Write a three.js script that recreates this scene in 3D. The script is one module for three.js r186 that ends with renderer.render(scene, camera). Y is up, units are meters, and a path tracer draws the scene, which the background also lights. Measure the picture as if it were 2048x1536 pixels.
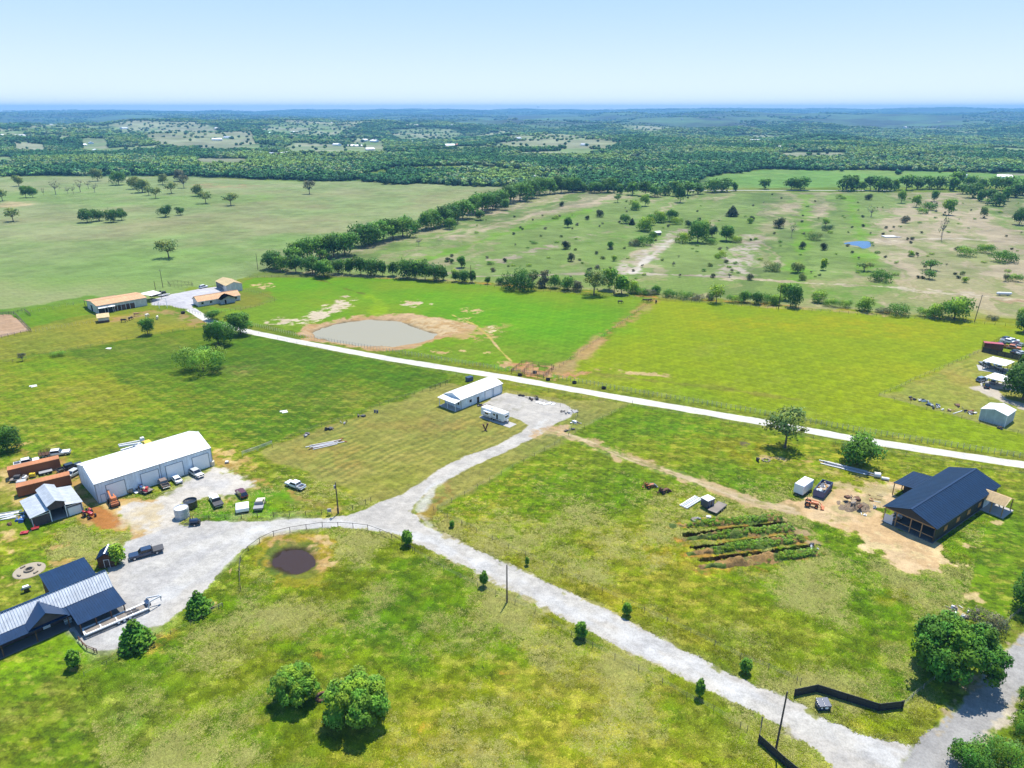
import * as THREE from 'three';
import { mergeGeometries } from 'three/addons/utils/BufferGeometryUtils.js';
import { RoundedBoxGeometry } from 'three/addons/geometries/RoundedBoxGeometry.js';

// ---------------------------------------------------------------- camera, sky, sun, exposure, haze
const scene = new THREE.Scene();
const CAM_H = 90, FOCAL = 1420;                       // metres above the pasture; focal length in photo pixels
const PITCH = Math.atan((768 - 217) / FOCAL);
const camera = new THREE.PerspectiveCamera(2 * Math.atan(768 / FOCAL) * 180 / Math.PI, 4 / 3, 1, 60000);
camera.position.set(0, CAM_H, 0);
camera.rotation.set(-PITCH, 0, 0);
scene.add(camera);

const EXPOSURE = 1.88;
const renderer = new THREE.WebGLRenderer({ antialias: true });
renderer.setSize(1024, 768);
renderer.toneMapping = THREE.LinearToneMapping;
renderer.toneMappingExposure = EXPOSURE;
renderer.shadowMap.enabled = true;

const SUN = new THREE.Vector3(0.13, 0.93, -0.345).normalize();
const sun = new THREE.DirectionalLight(0xffffff, 4.4);
sun.name = 'sun_light';
sun.color.setRGB(1.0, 0.935, 0.82);
sun.position.copy(SUN).multiplyScalar(600).add(new THREE.Vector3(0, 0, -250));
sun.target.position.set(0, 0, -250);
sun.castShadow = true; sun.shadow.mapSize.set(4096, 4096); sun.shadow.radius = 1;
Object.assign(sun.shadow.camera, { left: -420, right: 420, top: 420, bottom: -420, near: 1, far: 1600 });
scene.add(sun, sun.target);

{ // clear spring sky: pale at the horizon, deepening fast to blue
  const W = 64, Hh = 512, data = new Float32Array(W * Hh * 4);
  for (let r = 0; r < Hh; r++) {
    const el = ((r + 0.5) / Hh - 0.5) * 180, a = Math.max(0, el);
    const k1 = 1 - Math.exp(-a / 6.5), k2 = 1 - Math.exp(-a / 30);
    const hor = [0.92, 1.0, 1.04], low = [0.32, 0.64, 1.06], zen = [0.13, 0.33, 0.80];
    for (let c = 0; c < W; c++) for (let j = 0; j < 3; j++) {
      const v = hor[j] + (low[j] - hor[j]) * k1;
      data[(r * W + c) * 4 + j] = (v + (zen[j] - low[j]) * k2) * 0.60;
    }
    for (let c = 0; c < W; c++) data[(r * W + c) * 4 + 3] = 1;
  }
  const t = new THREE.DataTexture(data, W, Hh, THREE.RGBAFormat, THREE.FloatType);
  t.mapping = THREE.EquirectangularReflectionMapping; t.magFilter = THREE.LinearFilter; t.needsUpdate = true;
  scene.background = t; scene.environment = t;
}
scene.fog = new THREE.FogExp2(new THREE.Color().setRGB(0.24, 0.58, 1.0), 0.00009);

// ---------------------------------------------------------------- small helpers
let seed = 12345;
function rng(s) { let a = s >>> 0; return () => { a = (a + 0x6d2b79f5) | 0; let t = Math.imul(a ^ (a >>> 15), 1 | a); t = (t + Math.imul(t ^ (t >>> 7), 61 | t)) ^ t; return ((t ^ (t >>> 14)) >>> 0) / 4294967296; }; }
const R = rng(77);
const V3 = (x, y, z) => new THREE.Vector3(x, y, z);
const lerp = (a, b, t) => a + (b - a) * t, clamp = (x, a, b) => Math.min(b, Math.max(a, x));
const sstep = (a, b, x) => { const t = clamp((x - a) / (b - a), 0, 1); return t * t * (3 - 2 * t); };
// survey: a spot of the flat pasture sighted through a theodolite at the camera's place, in metres
function G(px, py, h = 0) {
  const dx = (px - 1024) / FOCAL, dy = -(py - 768) / FOCAL, c = Math.cos(PITCH), s = Math.sin(PITCH);
  const y = c * dy - s, z = -s * dy - c, t = (CAM_H - h) / -y;
  return V3(dx * t, h, z * t);
}
const Z = (x0, y0, s) => (x, y) => G(x0 + x / s, y0 + y / s);
const lin1 = (c) => (c <= 0.04045 ? c / 12.92 : Math.pow((c + 0.055) / 1.055, 2.4));
const srgb1 = (c) => (c <= 0.0031308 ? c * 12.92 : 1.055 * Math.pow(c, 1 / 2.4) - 0.055);
// colour as it looks in full sun -> base colour (linear)
const SUNLIT = 2.45;
const A = (r, g, b) => [lin1(r / 255) / SUNLIT, lin1(g / 255) / SUNLIT, lin1(b / 255) / SUNLIT];
const used = new Map();
function numbered(n) { const k = used.get(n) ?? 0; used.set(n, k + 1); return k ? n + '_' + String(k).padStart(3, '0') : n; }
function tag(o, label, category, group, kind) {
  if (label) o.userData.label = label;
  if (category) o.userData.category = category;
  if (group) o.userData.group = group;
  if (kind) o.userData.kind = kind;
  return o;
}
function thing(name, label, category, pos, turn = 0, group) {
  const o = new THREE.Group(); o.name = numbered(name); scene.add(o);
  if (pos) o.position.copy(pos); o.rotation.y = turn;
  return tag(o, label, category, group);
}
function mesh(name, geo, m, parent) {
  const o = new THREE.Mesh(Array.isArray(geo) ? merge(geo) : geo, m); o.name = parent ? name : numbered(name);
  o.castShadow = o.receiveShadow = true; (parent ?? scene).add(o); return o;
}
function struct(name, geo, m) { const o = mesh(name, geo, m); o.userData.kind = 'structure'; return o; }
function merge(list) {
  const out = list.map((g) => { const n = g.index ? g.toNonIndexed() : g; for (const k of Object.keys(n.attributes)) if (!['position', 'normal', 'uv'].includes(k)) n.deleteAttribute(k); if (!n.attributes.uv) n.setAttribute('uv', new THREE.BufferAttribute(new Float32Array(n.attributes.position.count * 2), 2)); return n; });
  return out.length === 1 ? out[0] : mergeGeometries(out);
}
const _e = new THREE.Euler();
function place(g, x = 0, y = 0, z = 0, rx = 0, ry = 0, rz = 0) { g.applyMatrix4(new THREE.Matrix4().makeRotationFromEuler(_e.set(rx, ry, rz)).setPosition(x, y, z)); return g; }
const box = (w, h, d, x, y, z, rx, ry, rz) => place(new THREE.BoxGeometry(w, h, d), x, y, z, rx, ry, rz);
const rbox = (w, h, d, r, x, y, z, rx, ry, rz) => place(new RoundedBoxGeometry(w, h, d, 2, r), x, y, z, rx, ry, rz);
const cyl = (r0, r1, h, n, x, y, z, rx, ry, rz) => place(new THREE.CylinderGeometry(r0, r1, h, n), x, y, z, rx, ry, rz);
const wheelGeo = (r, w, x, y, z) => cyl(r, r, w, 14, x, y, z, Math.PI / 2, 0, 0);
function bar(a, b, r, n = 5, r2) {
  const d = b.clone().sub(a), L = d.length(), g = new THREE.CylinderGeometry(r2 ?? r, r, L, n);
  g.applyQuaternion(new THREE.Quaternion().setFromUnitVectors(V3(0, 1, 0), d.normalize())); g.translate((a.x + b.x) / 2, (a.y + b.y) / 2, (a.z + b.z) / 2); return g;
}
function beam(a, b, w, h) { // square-section bar
  const d = b.clone().sub(a), L = d.length(), g = new THREE.BoxGeometry(L, h, w), yaw = Math.atan2(-d.z, d.x), pit = Math.asin(d.y / L);
  g.rotateZ(pit); g.rotateY(yaw); g.translate((a.x + b.x) / 2, (a.y + b.y) / 2, (a.z + b.z) / 2); return g;
}
// solid prism: profile in the x-y plane pushed along z from z0 to z1
function prism(pts, z0, z1, bevel = 0) {
  const s = new THREE.Shape(pts.map((p) => new THREE.Vector2(p[0], p[1])));
  const g = new THREE.ExtrudeGeometry(s, { depth: z1 - z0 - 2 * bevel, bevelEnabled: bevel > 0, bevelSize: bevel, bevelThickness: bevel, bevelSegments: 1, bevelOffset: -bevel });
  g.translate(0, 0, z0 + bevel); return g;
}
function quadGeo(a, b, c, d) { // a b c d counter-clockwise
  const g = new THREE.BufferGeometry(); g.setAttribute('position', new THREE.BufferAttribute(new Float32Array([...a, ...b, ...c, ...a, ...c, ...d]), 3));
  g.setAttribute('uv', new THREE.BufferAttribute(new Float32Array([0, 0, 1, 0, 1, 1, 0, 0, 1, 1, 0, 1]), 2)); g.computeVertexNormals(); return g;
}
// ---------------------------------------------------------------- noise
const NS = 512, NT = new Float32Array(NS * NS), NW = new Float32Array(NS * NS);
{ // a tileable fractal table and a white one
  const r = rng(5), tmp = new Float32Array(NS * NS);
  for (let i = 0; i < NS * NS; i++) NW[i] = r();
  let amp = 1, tot = 0;
  for (let o = 8; o <= 256; o *= 2) {
    const lat = new Float32Array(o * o); for (let i = 0; i < o * o; i++) lat[i] = r() * 2 - 1;
    for (let y = 0; y < NS; y++) for (let x = 0; x < NS; x++) {
      const fx = x * o / NS, fy = y * o / NS, ix = Math.floor(fx), iy = Math.floor(fy); let u = fx - ix, v = fy - iy; u = u * u * (3 - 2 * u); v = v * v * (3 - 2 * v);
      const a = lat[iy * o + ix], b = lat[iy * o + (ix + 1) % o], c = lat[((iy + 1) % o) * o + ix], d = lat[((iy + 1) % o) * o + (ix + 1) % o];
      tmp[y * NS + x] += amp * (a + (b - a) * u + (c - a) * v + (a - b - c + d) * u * v);
    }
    tot += amp * amp; amp *= 0.62;
  }
  const k = 1 / (0.42 * Math.sqrt(tot)); for (let i = 0; i < NS * NS; i++) NT[i] = clamp(tmp[i] * k, -2, 2);
}
function samp(T, x, y) {
  const ix = Math.floor(x), iy = Math.floor(y), u = x - ix, v = y - iy, x0 = ix & 511, x1 = (ix + 1) & 511, y0 = (iy & 511) << 9, y1 = ((iy + 1) & 511) << 9;
  const a = T[y0 + x0], b = T[y0 + x1], c = T[y1 + x0], d = T[y1 + x1]; return a + (b - a) * u + (c - a) * v + (a - b - c + d) * u * v;
}
const grit = (k) => { let h = Math.imul(k ^ (k >>> 15), 0x2c1b3c6d); h = Math.imul(h ^ (h >>> 12), 0x297a2d39); return ((h ^ (h >>> 15)) >>> 0) / 4294967296 - 0.5; }; // white noise
// fractal noise about -1..1; s = metres of the coarsest lump
const fbm = (x, z, s, o = 0) => { const k = 64 / s, a = 0.62 + o * 0.37, c = Math.cos(a) * k, q = Math.sin(a) * k; return samp(NT, x * c - z * q + o * 37.1, x * q + z * c + o * 91.7); };
// ---------------------------------------------------------------- ground colour maps (seen from above, in metres)
const PG = (str) => str.trim().split(/\s+/).map((p) => { const [x, y] = p.split(',').map(Number); return G(x, y); });
class Tile {
  constructor(x0, z0, x1, z1, w, h) {
    Object.assign(this, { x0, z0, x1, z1, w, h, sx: (x1 - x0) / w, sz: (z1 - z0) / h });
    this.c = new Float32Array(w * h * 3); this.g = new Float32Array(w * h).fill(1);
  }
  each(bx0, bz0, bx1, bz1, f) {
    const i0 = Math.max(0, Math.floor((bx0 - this.x0) / this.sx)), i1 = Math.min(this.w - 1, Math.ceil((bx1 - this.x0) / this.sx));
    const j0 = Math.max(0, Math.floor((bz0 - this.z0) / this.sz)), j1 = Math.min(this.h - 1, Math.ceil((bz1 - this.z0) / this.sz));
    for (let j = j0; j <= j1; j++) { const z = this.z0 + (j + 0.5) * this.sz; for (let i = i0; i <= i1; i++) f(this.x0 + (i + 0.5) * this.sx, z, j * this.w + i); }
  }
  blend(k, c, a, grass) {
    const o = k * 3; for (let q = 0; q < 3; q++) this.c[o + q] += (c[q] - this.c[o + q]) * a;
    if (grass !== undefined) this.g[k] += (grass - this.g[k]) * a;
  }
  texture() {
    const d = new Uint8Array(this.w * this.h * 4);
    for (let k = 0; k < this.w * this.h; k++) { for (let q = 0; q < 3; q++) d[k * 4 + q] = Math.round(255 * srgb1(clamp(this.c[k * 3 + q], 0, 1))); d[k * 4 + 3] = 255; }
    const t = new THREE.DataTexture(d, this.w, this.h, THREE.RGBAFormat); t.colorSpace = THREE.SRGBColorSpace; t.magFilter = THREE.LinearFilter; t.needsUpdate = true; return t;
  }
}
const AX = 310, AZ0 = -400, AZ1 = -56, BX = 860, BZ0 = -1180;
const tileL = new Tile(-AX, AZ0, 0, AZ1, 2048, 2048), tileR = new Tile(0, AZ0, AX, AZ1, 2048, 2048);
const tileB = new Tile(-BX, BZ0, BX, AZ0, 2048, 2048), tileC = new Tile(-3200, -4600, 3200, BZ0, 2048, 1024);
const NEAR = [tileL, tileR], MID = [tileL, tileR, tileB], ALL = [tileL, tileR, tileB, tileC];
function sdPoly(p, x, z) { // signed distance, positive inside
  let d = 1e18, inside = false;
  for (let i = 0, j = p.length - 1; i < p.length; j = i++) {
    const a = p[i], b = p[j], ex = b.x - a.x, ez = b.z - a.z, wx = x - a.x, wz = z - a.z, t = clamp((wx * ex + wz * ez) / (ex * ex + ez * ez + 1e-9), 0, 1);
    const qx = wx - ex * t, qz = wz - ez * t; d = Math.min(d, qx * qx + qz * qz);
    if ((a.z > z) !== (b.z > z) && x < (b.x - a.x) * (z - a.z) / (b.z - a.z) + a.x) inside = !inside;
  }
  return inside ? Math.sqrt(d) : -Math.sqrt(d);
}
function sdLine(p, x, z) {
  let d = 1e18;
  for (let i = 1; i < p.length; i++) { const a = p[i - 1], b = p[i], ex = b.x - a.x, ez = b.z - a.z, wx = x - a.x, wz = z - a.z, t = clamp((wx * ex + wz * ez) / (ex * ex + ez * ez + 1e-9), 0, 1), qx = wx - ex * t, qz = wz - ez * t; d = Math.min(d, qx * qx + qz * qz); }
  return Math.sqrt(d);
}
const bounds = (p, m) => [Math.min(...p.map((v) => v.x)) - m, Math.min(...p.map((v) => v.z)) - m, Math.max(...p.map((v) => v.x)) + m, Math.max(...p.map((v) => v.z)) + m];
let salt = 0;
// colour two-tone by noise; f feather, amp ragged edge, es its size, a strength, s size of the mottling, patch 0..1 how broken up
function paint(tiles, poly, cA, cB, o = {}) {
  const { f = 1.5, amp = 1, es = 8, a = 1, s = 12, grass, patch = 0, ps = 6, line } = o, sl = ++salt, m = f + amp * 2 + (line ?? 0), b = bounds(poly, m);
  for (const t of tiles) t.each(b[0], b[1], b[2], b[3], (x, z, k) => {
    let d = line ? line - sdLine(poly, x, z) : sdPoly(poly, x, z);
    if (d < -m) return;
    if (amp && d < m) d += amp * fbm(x, z, es, sl);
    let w = a * sstep(-f, f, d); if (w <= 0) return;
    if (patch) w *= sstep(patch - 0.35, patch + 0.35, 0.5 + 0.5 * fbm(x, z, ps, sl + 3));
    const mix = clamp(0.5 + 0.6 * fbm(x, z, s, sl + 7), 0, 1);
    t.blend(k, [lerp(cA[0], cB[0], mix), lerp(cA[1], cB[1], mix), lerp(cA[2], cB[2], mix)], w, grass);
  });
}
const stroke = (tiles, path, half, cA, cB, o = {}) => paint(tiles, path, cA, cB, { line: half, ...o });
// soft patch: centre and half sizes sighted in the photograph's plane
function blob(tiles, px, py, rx, ry, cA, cB, o = {}) {
  const c = G(px, py), pts = []; for (let i = 0; i < 14; i++) { const t = i / 14 * Math.PI * 2; pts.push(G(px + rx * Math.cos(t), py + ry * Math.sin(t))); }
  const w = pts[0].distanceTo(pts[7]) / 2; paint(tiles, pts, cA, cB, { f: w * (w > 6 ? 0.6 : 0.35), amp: w * 0.3, es: w * 0.8, s: 5, ...o, a: (o.a ?? 1) * (w > 6 && o.grass === undefined ? 0.8 : 1) });
}
// lines worn or mown in one direction
function streaks(tiles, poly, from, to, period, amp, o = {}) {
  const b = bounds(poly, 2), dx = to.x - from.x, dz = to.z - from.z, L = Math.hypot(dx, dz), nx = -dz / L, nz = dx / L, sl = ++salt;
  for (const t of tiles) t.each(b[0], b[1], b[2], b[3], (x, z, k) => {
    const d = sdPoly(poly, x, z); if (d < 0) return;
    const p = (x * nx + z * nz) / period + 0.35 * fbm(x, z, 25, sl), w = Math.sin(p * 6.283) * (0.6 + 0.5 * fbm(x, z, 10, sl + 2)), kf = 1 + amp * w * sstep(0, 3, d);
    for (let q = 0; q < 3; q++) t.c[k * 3 + q] *= q === 0 ? kf * (1 + amp * 0.4 * w) : kf;
  });
}
const FIELD = V3(0.43, 0, -0.9).normalize();  // the way the old terraces run
// --- first coat
for (const t of ALL) t.each(-1e5, -1e5, 1e5, 1e5, (x, z, k) => {
  const n = 0.5 + 0.5 * fbm(x, z, 60), m = 0.5 + 0.5 * fbm(x, z, 14, 2), a = A(122, 150, 48), b = A(138, 152, 72);
  const mix = clamp(0.6 * n + 0.4 * m, 0, 1); for (let q = 0; q < 3; q++) t.c[k * 3 + q] = lerp(a[q], b[q], mix);
});
// --- far country: dark woods with pale clearings
const WOOD_FLOOR = A(62, 104, 58), WOOD_FLOOR2 = A(92, 124, 72);
const WOODS = PG('-3000,352 0,353 330,353 600,363 705,362 716,352 740,345 800,335 960,330 1070,345 1088,360 1050,351 960,344 800,344 770,352 735,357 718,364 1010,376 1060,374 1180,383 1260,386 1410,378 1412,352 1540,339 1750,341 1960,346 2048,352 5000,352 12000,219.5 -9000,219.5');
const rectPts = (x0, y0, x1, y1) => { const o = []; for (let i = 0; i < 16; i++) { const t = i / 16 * 6.283, c = Math.cos(t), s = Math.sin(t); o.push(G((x0 + x1) / 2 + (x1 - x0) / 2 * Math.sign(c) * Math.pow(Math.abs(c), 0.6), (y0 + y1) / 2 + (y1 - y0) / 2 * Math.sign(s) * Math.pow(Math.abs(s), 0.6))); } return o; };
const CLEAR = `219,257,427,270 297,268,520,288 523,255,705,272 560,286,705,306 0,292,105,302 -30,313,40,327 150,286,215,299 385,317,490,330 0,270,60,279 100,276,170,284
680,243,726,254 690,272,785,308 790,258,925,268 985,280,1228,297 1242,241,1405,255 1350,242,1490,251 1640,237,1935,248 1561,307,1680,315 2010,289,2120,303 1940,349,2120,361 520,305,560,312 860,288,905,296 1100,265,1180,270 420,289,520,300 1480,262,1560,266 1760,262,1850,266 60,258,160,263 -80,300,-20,312 880,243,1010,247 330,243,470,248 1020,232,1150,235 180,236,330,239 1500,232,1640,235`.trim().split(/\s+/).map((s) => ((q) => rectPts(q[0] - 8, q[1] - 2, q[2] + 8, q[3] + 2.5))(s.split(',').map(Number)));
const CLB = CLEAR.map((p) => bounds(p, 60));
const wild = (x, z) => z < -1500 && fbm(x, z, 420, 77) + 0.25 * fbm(x * 0.4, z, 1500, 78) > 0.74;
const inClear = (x, z) => { if (wild(x, z)) return true; for (let i = 0; i < CLEAR.length; i++) { const b = CLB[i]; if (x > b[0] && x < b[2] && z > b[1] && z < b[3]) { const d = sdPoly(CLEAR[i], x, z), s = Math.min(30, -z * 0.01); if (d + s * fbm(x, z, s * 4, i) > 0) return true; } } return false; };
const inWoods = (x, z) => z < -600 && sdPoly(WOODS, x, z) + 8 * fbm(x, z, 60, 4) > 0 && !inClear(x, z);
paint([tileB, tileC], WOODS, WOOD_FLOOR, WOOD_FLOOR2, { f: 6, amp: 8, es: 40, s: 60 });
CLEAR.forEach((p, i) => paint([tileB, tileC], p, [A(150, 175, 125), A(165, 175, 130), A(140, 172, 110)][i % 3], A(176, 182, 148), { f: 8, amp: 12, es: 60, s: 80 }));
tileC.each(-1e5, -1e5, 1e5, 1e5, (x, z, k) => { if (wild(x, z)) tileC.blend(k, fbm(x, z, 300, 5) > 0 ? A(150, 176, 116) : A(178, 186, 146), 1); });
// --- open fields beyond the paddocks
paint(MID, PG('-600,352 0,353 330,353 600,363 720,362 1010,375 1035,380 960,405 870,440 800,470 720,495 600,525 520,545 300,600 120,610 -100,650 -600,800'), A(156, 176, 112), A(168, 178, 124), { f: 2, amp: 3, s: 60, grass: 0.15 });
for (const [px, py, rx, ry] of [[520, 420, 420, 8], [700, 400, 300, 7], [620, 450, 330, 10], [300, 480, 420, 12], [800, 385, 220, 6], [200, 440, 260, 6], [450, 385, 120, 5]]) blob(MID, px, py, rx, ry, A(166, 158, 118), A(160, 165, 108), { a: 0.6, patch: 0.35, ps: 60, s: 40 });
for (const [px, py, rx, ry] of [[130, 545, 300, 40], [420, 520, 260, 20], [700, 480, 120, 10], [120, 400, 150, 14], [420, 400, 120, 9]]) blob(MID, px, py, rx, ry, A(134, 176, 84), A(130, 170, 78), { a: 0.7 });
blob([tileB], 430, 370, 70, 4, A(196, 168, 124), A(170, 150, 110), { patch: 0.4, ps: 12 });
blob([tileB], 30, 408, 34, 4, A(226, 206, 160), A(200, 180, 130), {}); blob([tileB], 8, 412, 20, 3, A(226, 206, 160), A(200, 180, 130), {});
paint([tileB], PG('735,350 790,338 960,331 1060,346 1075,358 1040,352 960,346 800,346 790,362 735,362'), A(150, 178, 92), A(160, 186, 104), { f: 3, amp: 3, s: 40 });
paint([tileB], PG('1410,378 1412,352 1540,339 1750,341 1960,346 2060,352 2300,352 2300,372 1420,376'), A(128, 172, 84), A(142, 176, 92), { f: 3, amp: 3, s: 60 });
// --- the overgrown field with terraces
const OVER = PG('520,545 600,525 720,495 800,470 870,440 960,405 1060,382 1200,380 1420,384 1800,385 2300,385 2600,640 2048,640 1880,634 1600,612 1290,590 900,562 680,552');
paint(MID, OVER, A(162, 168, 112), A(182, 178, 134), { f: 1.5, amp: 2, s: 26, grass: 0.15 });
{ const b = bounds(OVER, 2), nx = -FIELD.z, nz = FIELD.x, grn = A(128, 164, 74), tan = A(202, 186, 156), drk = A(104, 130, 72);
  for (const t of MID) t.each(b[0], b[1], b[2], b[3], (x, z, k) => {
    const d = sdPoly(OVER, x, z); if (d < 0) return;
    const w = sstep(0, 10, d), p = x * nx + z * nz + 7 * fbm(x, z, 60, 3), q = x * FIELD.x + z * FIELD.z;
    const band = samp(NT, p * 64 / 52 + 11, q * 64 / 900), fine = samp(NT, p * 64 / 9, q * 64 / 120 + 40), n = fbm(x, z, 18, 5);
    t.blend(k, tan, w * 0.85 * sstep(-0.1, 0.7, 0.5 * band + 0.7 * fine + 0.35 * n));
    t.blend(k, grn, w * 0.75 * sstep(0.15, 0.9, -band + 0.3 * n - 0.15 * fine));
    t.blend(k, drk, w * 0.5 * sstep(0.5, 1.1, samp(NT, p * 64 / 30 + 200, q * 64 / 500 + 9) + 0.3 * n));
  }); }
for (const pth of ['1590,575 1604,500 1612,420 1612,390', '1735,545 1722,470 1704,420 1700,392', '790,540 1000,470 1180,420']) stroke(MID, PG(pth), 5, A(122, 176, 44), A(134, 172, 64), { f: 3, amp: 2.5, es: 14, a: 0.75 });
const BONE = A(206, 196, 176), BONE2 = A(186, 172, 146);
stroke(MID, PG('1245,545 1290,515 1330,485 1365,460'), 7, BONE, BONE2, { f: 2, amp: 2, es: 6, patch: 0.1, ps: 5, grass: 0.3 });
stroke(MID, PG('1262,546 1305,510 1345,478'), 2.2, A(226, 218, 204), BONE, { f: 1, amp: 1, grass: 0 });
stroke(MID, PG('1465,553 1490,505 1512,472'), 9, BONE, BONE2, { f: 2, amp: 2, es: 6, patch: 0.2, ps: 4, grass: 0.3 });
stroke(MID, PG('1240,545 1420,553 1640,568 1760,572 1860,584 1960,592 2100,608'), 2.4, A(214, 204, 180), BONE2, { f: 1, amp: 1.2, es: 6, grass: 0.2 });
stroke(MID, PG('1780,572 1880,584 1960,592 2060,604'), 6, A(216, 204, 186), A(190, 164, 138), { f: 2, amp: 4, es: 8, patch: 0.5, ps: 4, grass: 0.2 });
stroke(MID, PG('1760,483 1850,478 1920,477 1990,482 2100,490'), 2.4, A(220, 208, 184), BONE2, { f: 1, amp: 1, grass: 0.2 });
blob(MID, 1790, 482, 40, 6, A(214, 200, 172), BONE2, { patch: 0.4, ps: 8, grass: 0.3 });
stroke(MID, PG('900,545 1000,520 1180,470'), 3, A(188, 178, 150), BONE2, { f: 3, amp: 4, patch: 0.5 });
stroke(MID, PG('930,553 1100,549 1240,545'), 2, A(178, 174, 140), BONE2, { f: 1, amp: 1 });
for (const [px, py, rx, ry] of [[1610, 560, 40, 12], [1300, 440, 90, 8], [1240, 475, 60, 12], [1400, 480, 70, 14], [1700, 590, 80, 14], [1900, 500, 120, 12]]) blob(MID, px, py, rx, ry, A(112, 160, 54), A(120, 156, 60), { a: 0.7, patch: 0.3 });
// --- paddock with the pond, and the bright pasture to its right
paint(NEAR, PG('490,560 560,545 680,552 900,566 1180,590 1290,598 1195,690 1100,752 1000,735 800,705 600,668 480,640 400,610'), A(120, 166, 34), A(134, 168, 46), { f: 1.5, amp: 1.5, s: 30, grass: 0.55 });
paint(NEAR, PG('1305,600 1600,616 1880,638 2060,648 2200,660 2300,960 2048,912 1700,858 1500,822 1270,782 1110,752 1190,700'), A(154, 174, 22), A(146, 172, 28), { f: 1.5, amp: 1, s: 34, grass: 0.5 });
for (const [px, py, rx, ry] of [[1900, 650, 170, 14], [1650, 650, 140, 14], [1500, 640, 120, 10]]) blob(NEAR, px, py, rx, ry, A(176, 174, 22), A(160, 176, 28), { a: 0.75 });
for (const [px, py, rx, ry] of [[1430, 770, 130, 26], [1700, 830, 90, 18], [1230, 740, 90, 20], [1480, 700, 90, 18]]) blob(NEAR, px, py, rx, ry, A(164, 172, 74), A(150, 166, 64), { a: 0.7, patch: 0.3, ps: 20 });
stroke(NEAR, PG('1130,742 1230,752 1400,772 1600,800'), 1.0, A(150, 140, 80), A(130, 140, 60), { a: 0.6, f: 1.2 });
for (const [px, py, rx, ry] of [[1150, 650, 140, 24], [820, 600, 160, 16], [1000, 625, 160, 16], [590, 575, 80, 12]]) blob(NEAR, px, py, rx, ry, A(104, 180, 26), A(118, 184, 30), { a: 0.6 });
for (const [px, py, rx, ry] of [[900, 700, 150, 14], [1080, 715, 90, 16], [560, 600, 70, 8]]) blob(NEAR, px, py, rx, ry, A(140, 164, 62), A(128, 160, 48), { a: 0.7, patch: 0.3 });
const SANDY = A(224, 196, 150), REDSAND = A(204, 160, 112), CREAM = A(232, 216, 186), OCHRE = A(190, 150, 92);
// pale scraped banks, the pond's shore
paint(NEAR, PG('528,636 560,634 600,634 620,626 650,612 680,596 700,592 716,600 704,612 668,625 640,640 600,648 548,648'), CREAM, A(214, 196, 160), { f: 1, amp: 1.5, es: 5, patch: 0.25, ps: 4, grass: 0 });
paint(NEAR, PG('790,602 840,600 862,608 830,616 800,612'), CREAM, SANDY, { f: 1, amp: 2, es: 5, patch: 0.35, ps: 4, grass: 0 });
paint(NEAR, PG('500,570 540,566 560,572 520,580'), CREAM, SANDY, { f: 1, amp: 2, patch: 0.4, ps: 3, grass: 0.2 });
paint(NEAR, PG('590,668 610,650 660,640 720,630 780,628 850,630 900,638 945,652 935,668 890,676 850,690 800,702 720,698 640,684 600,676'), A(218, 186, 146), A(206, 168, 122), { f: 1.2, amp: 1.5, es: 6, s: 5, grass: 0.1 });
paint(NEAR, PG('800,640 860,634 930,645 940,662 890,670 860,664 830,650'), A(226, 200, 154), A(206, 170, 116), { f: 1.5, amp: 1, s: 3, grass: 0 });
blob(NEAR, 960, 668, 50, 14, A(196, 172, 124), A(206, 180, 130), { patch: 0.4, ps: 4, grass: 0.3 });
blob(NEAR, 985, 660, 14, 10, CREAM, SANDY, { patch: 0.35, ps: 3, grass: 0.2 });
stroke(NEAR, PG('905,630 950,650 975,670 1000,700 1025,725'), 0.5, A(210, 190, 110), SANDY, { f: 0.4, amp: 0.3, grass: 0.2 });
for (const [px, py, rx, ry] of [[880, 703, 16, 3], [925, 702, 10, 2.5], [975, 706, 9, 2], [1010, 730, 18, 6], [930, 640, 20, 4], [940, 622, 22, 6]]) blob(NEAR, px, py, rx, ry, A(210, 178, 130), SANDY, { patch: 0.25, ps: 2.5, grass: 0.2 });
stroke(NEAR, PG('640,560 700,580 740,592'), 1.2, A(118, 120, 50), A(140, 136, 60), { f: 0.8, a: 0.7 }); stroke(NEAR, PG('740,592 760,605 755,628'), 3, A(152, 190, 34), A(150, 186, 50), { a: 0.8 });
// cattle pen and the worn strip along the dividing fence
paint(NEAR, PG('1020,728 1045,726 1105,730 1140,735 1180,745 1155,760 1090,762 1040,750'), A(208, 158, 110), A(216, 178, 130), { f: 1, amp: 1, es: 4, grass: 0.1, patch: 0.15, ps: 3 });
stroke(NEAR, PG('1120,742 1200,680 1305,602'), 3.2, A(190, 158, 108), A(176, 168, 108), { f: 2, amp: 1, a: 0.85, patch: 0.2, ps: 8, grass: 0.4 });
stroke(NEAR, PG('1120,742 1165,710 1200,682'), 3.4, A(206, 166, 122), A(190, 168, 118), { f: 2, amp: 1, grass: 0.2, a: 0.8 });
stroke(NEAR, PG('1180,735 1260,745 1330,752'), 1.4, A(206, 178, 128), SANDY, { f: 1, amp: 1, patch: 0.4, ps: 4, grass: 0.3 });
stroke(NEAR, PG('640,548 900,562 1290,592 1600,612 1900,634'), 1.4, A(196, 160, 108), A(166, 160, 90), { f: 1, amp: 1, patch: 0.35, ps: 9 });
stroke(NEAR, PG('1480,610 1640,618 1760,630'), 3, A(190, 176, 130), A(160, 160, 90), { f: 2, amp: 2, patch: 0.4, ps: 6 });
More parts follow.
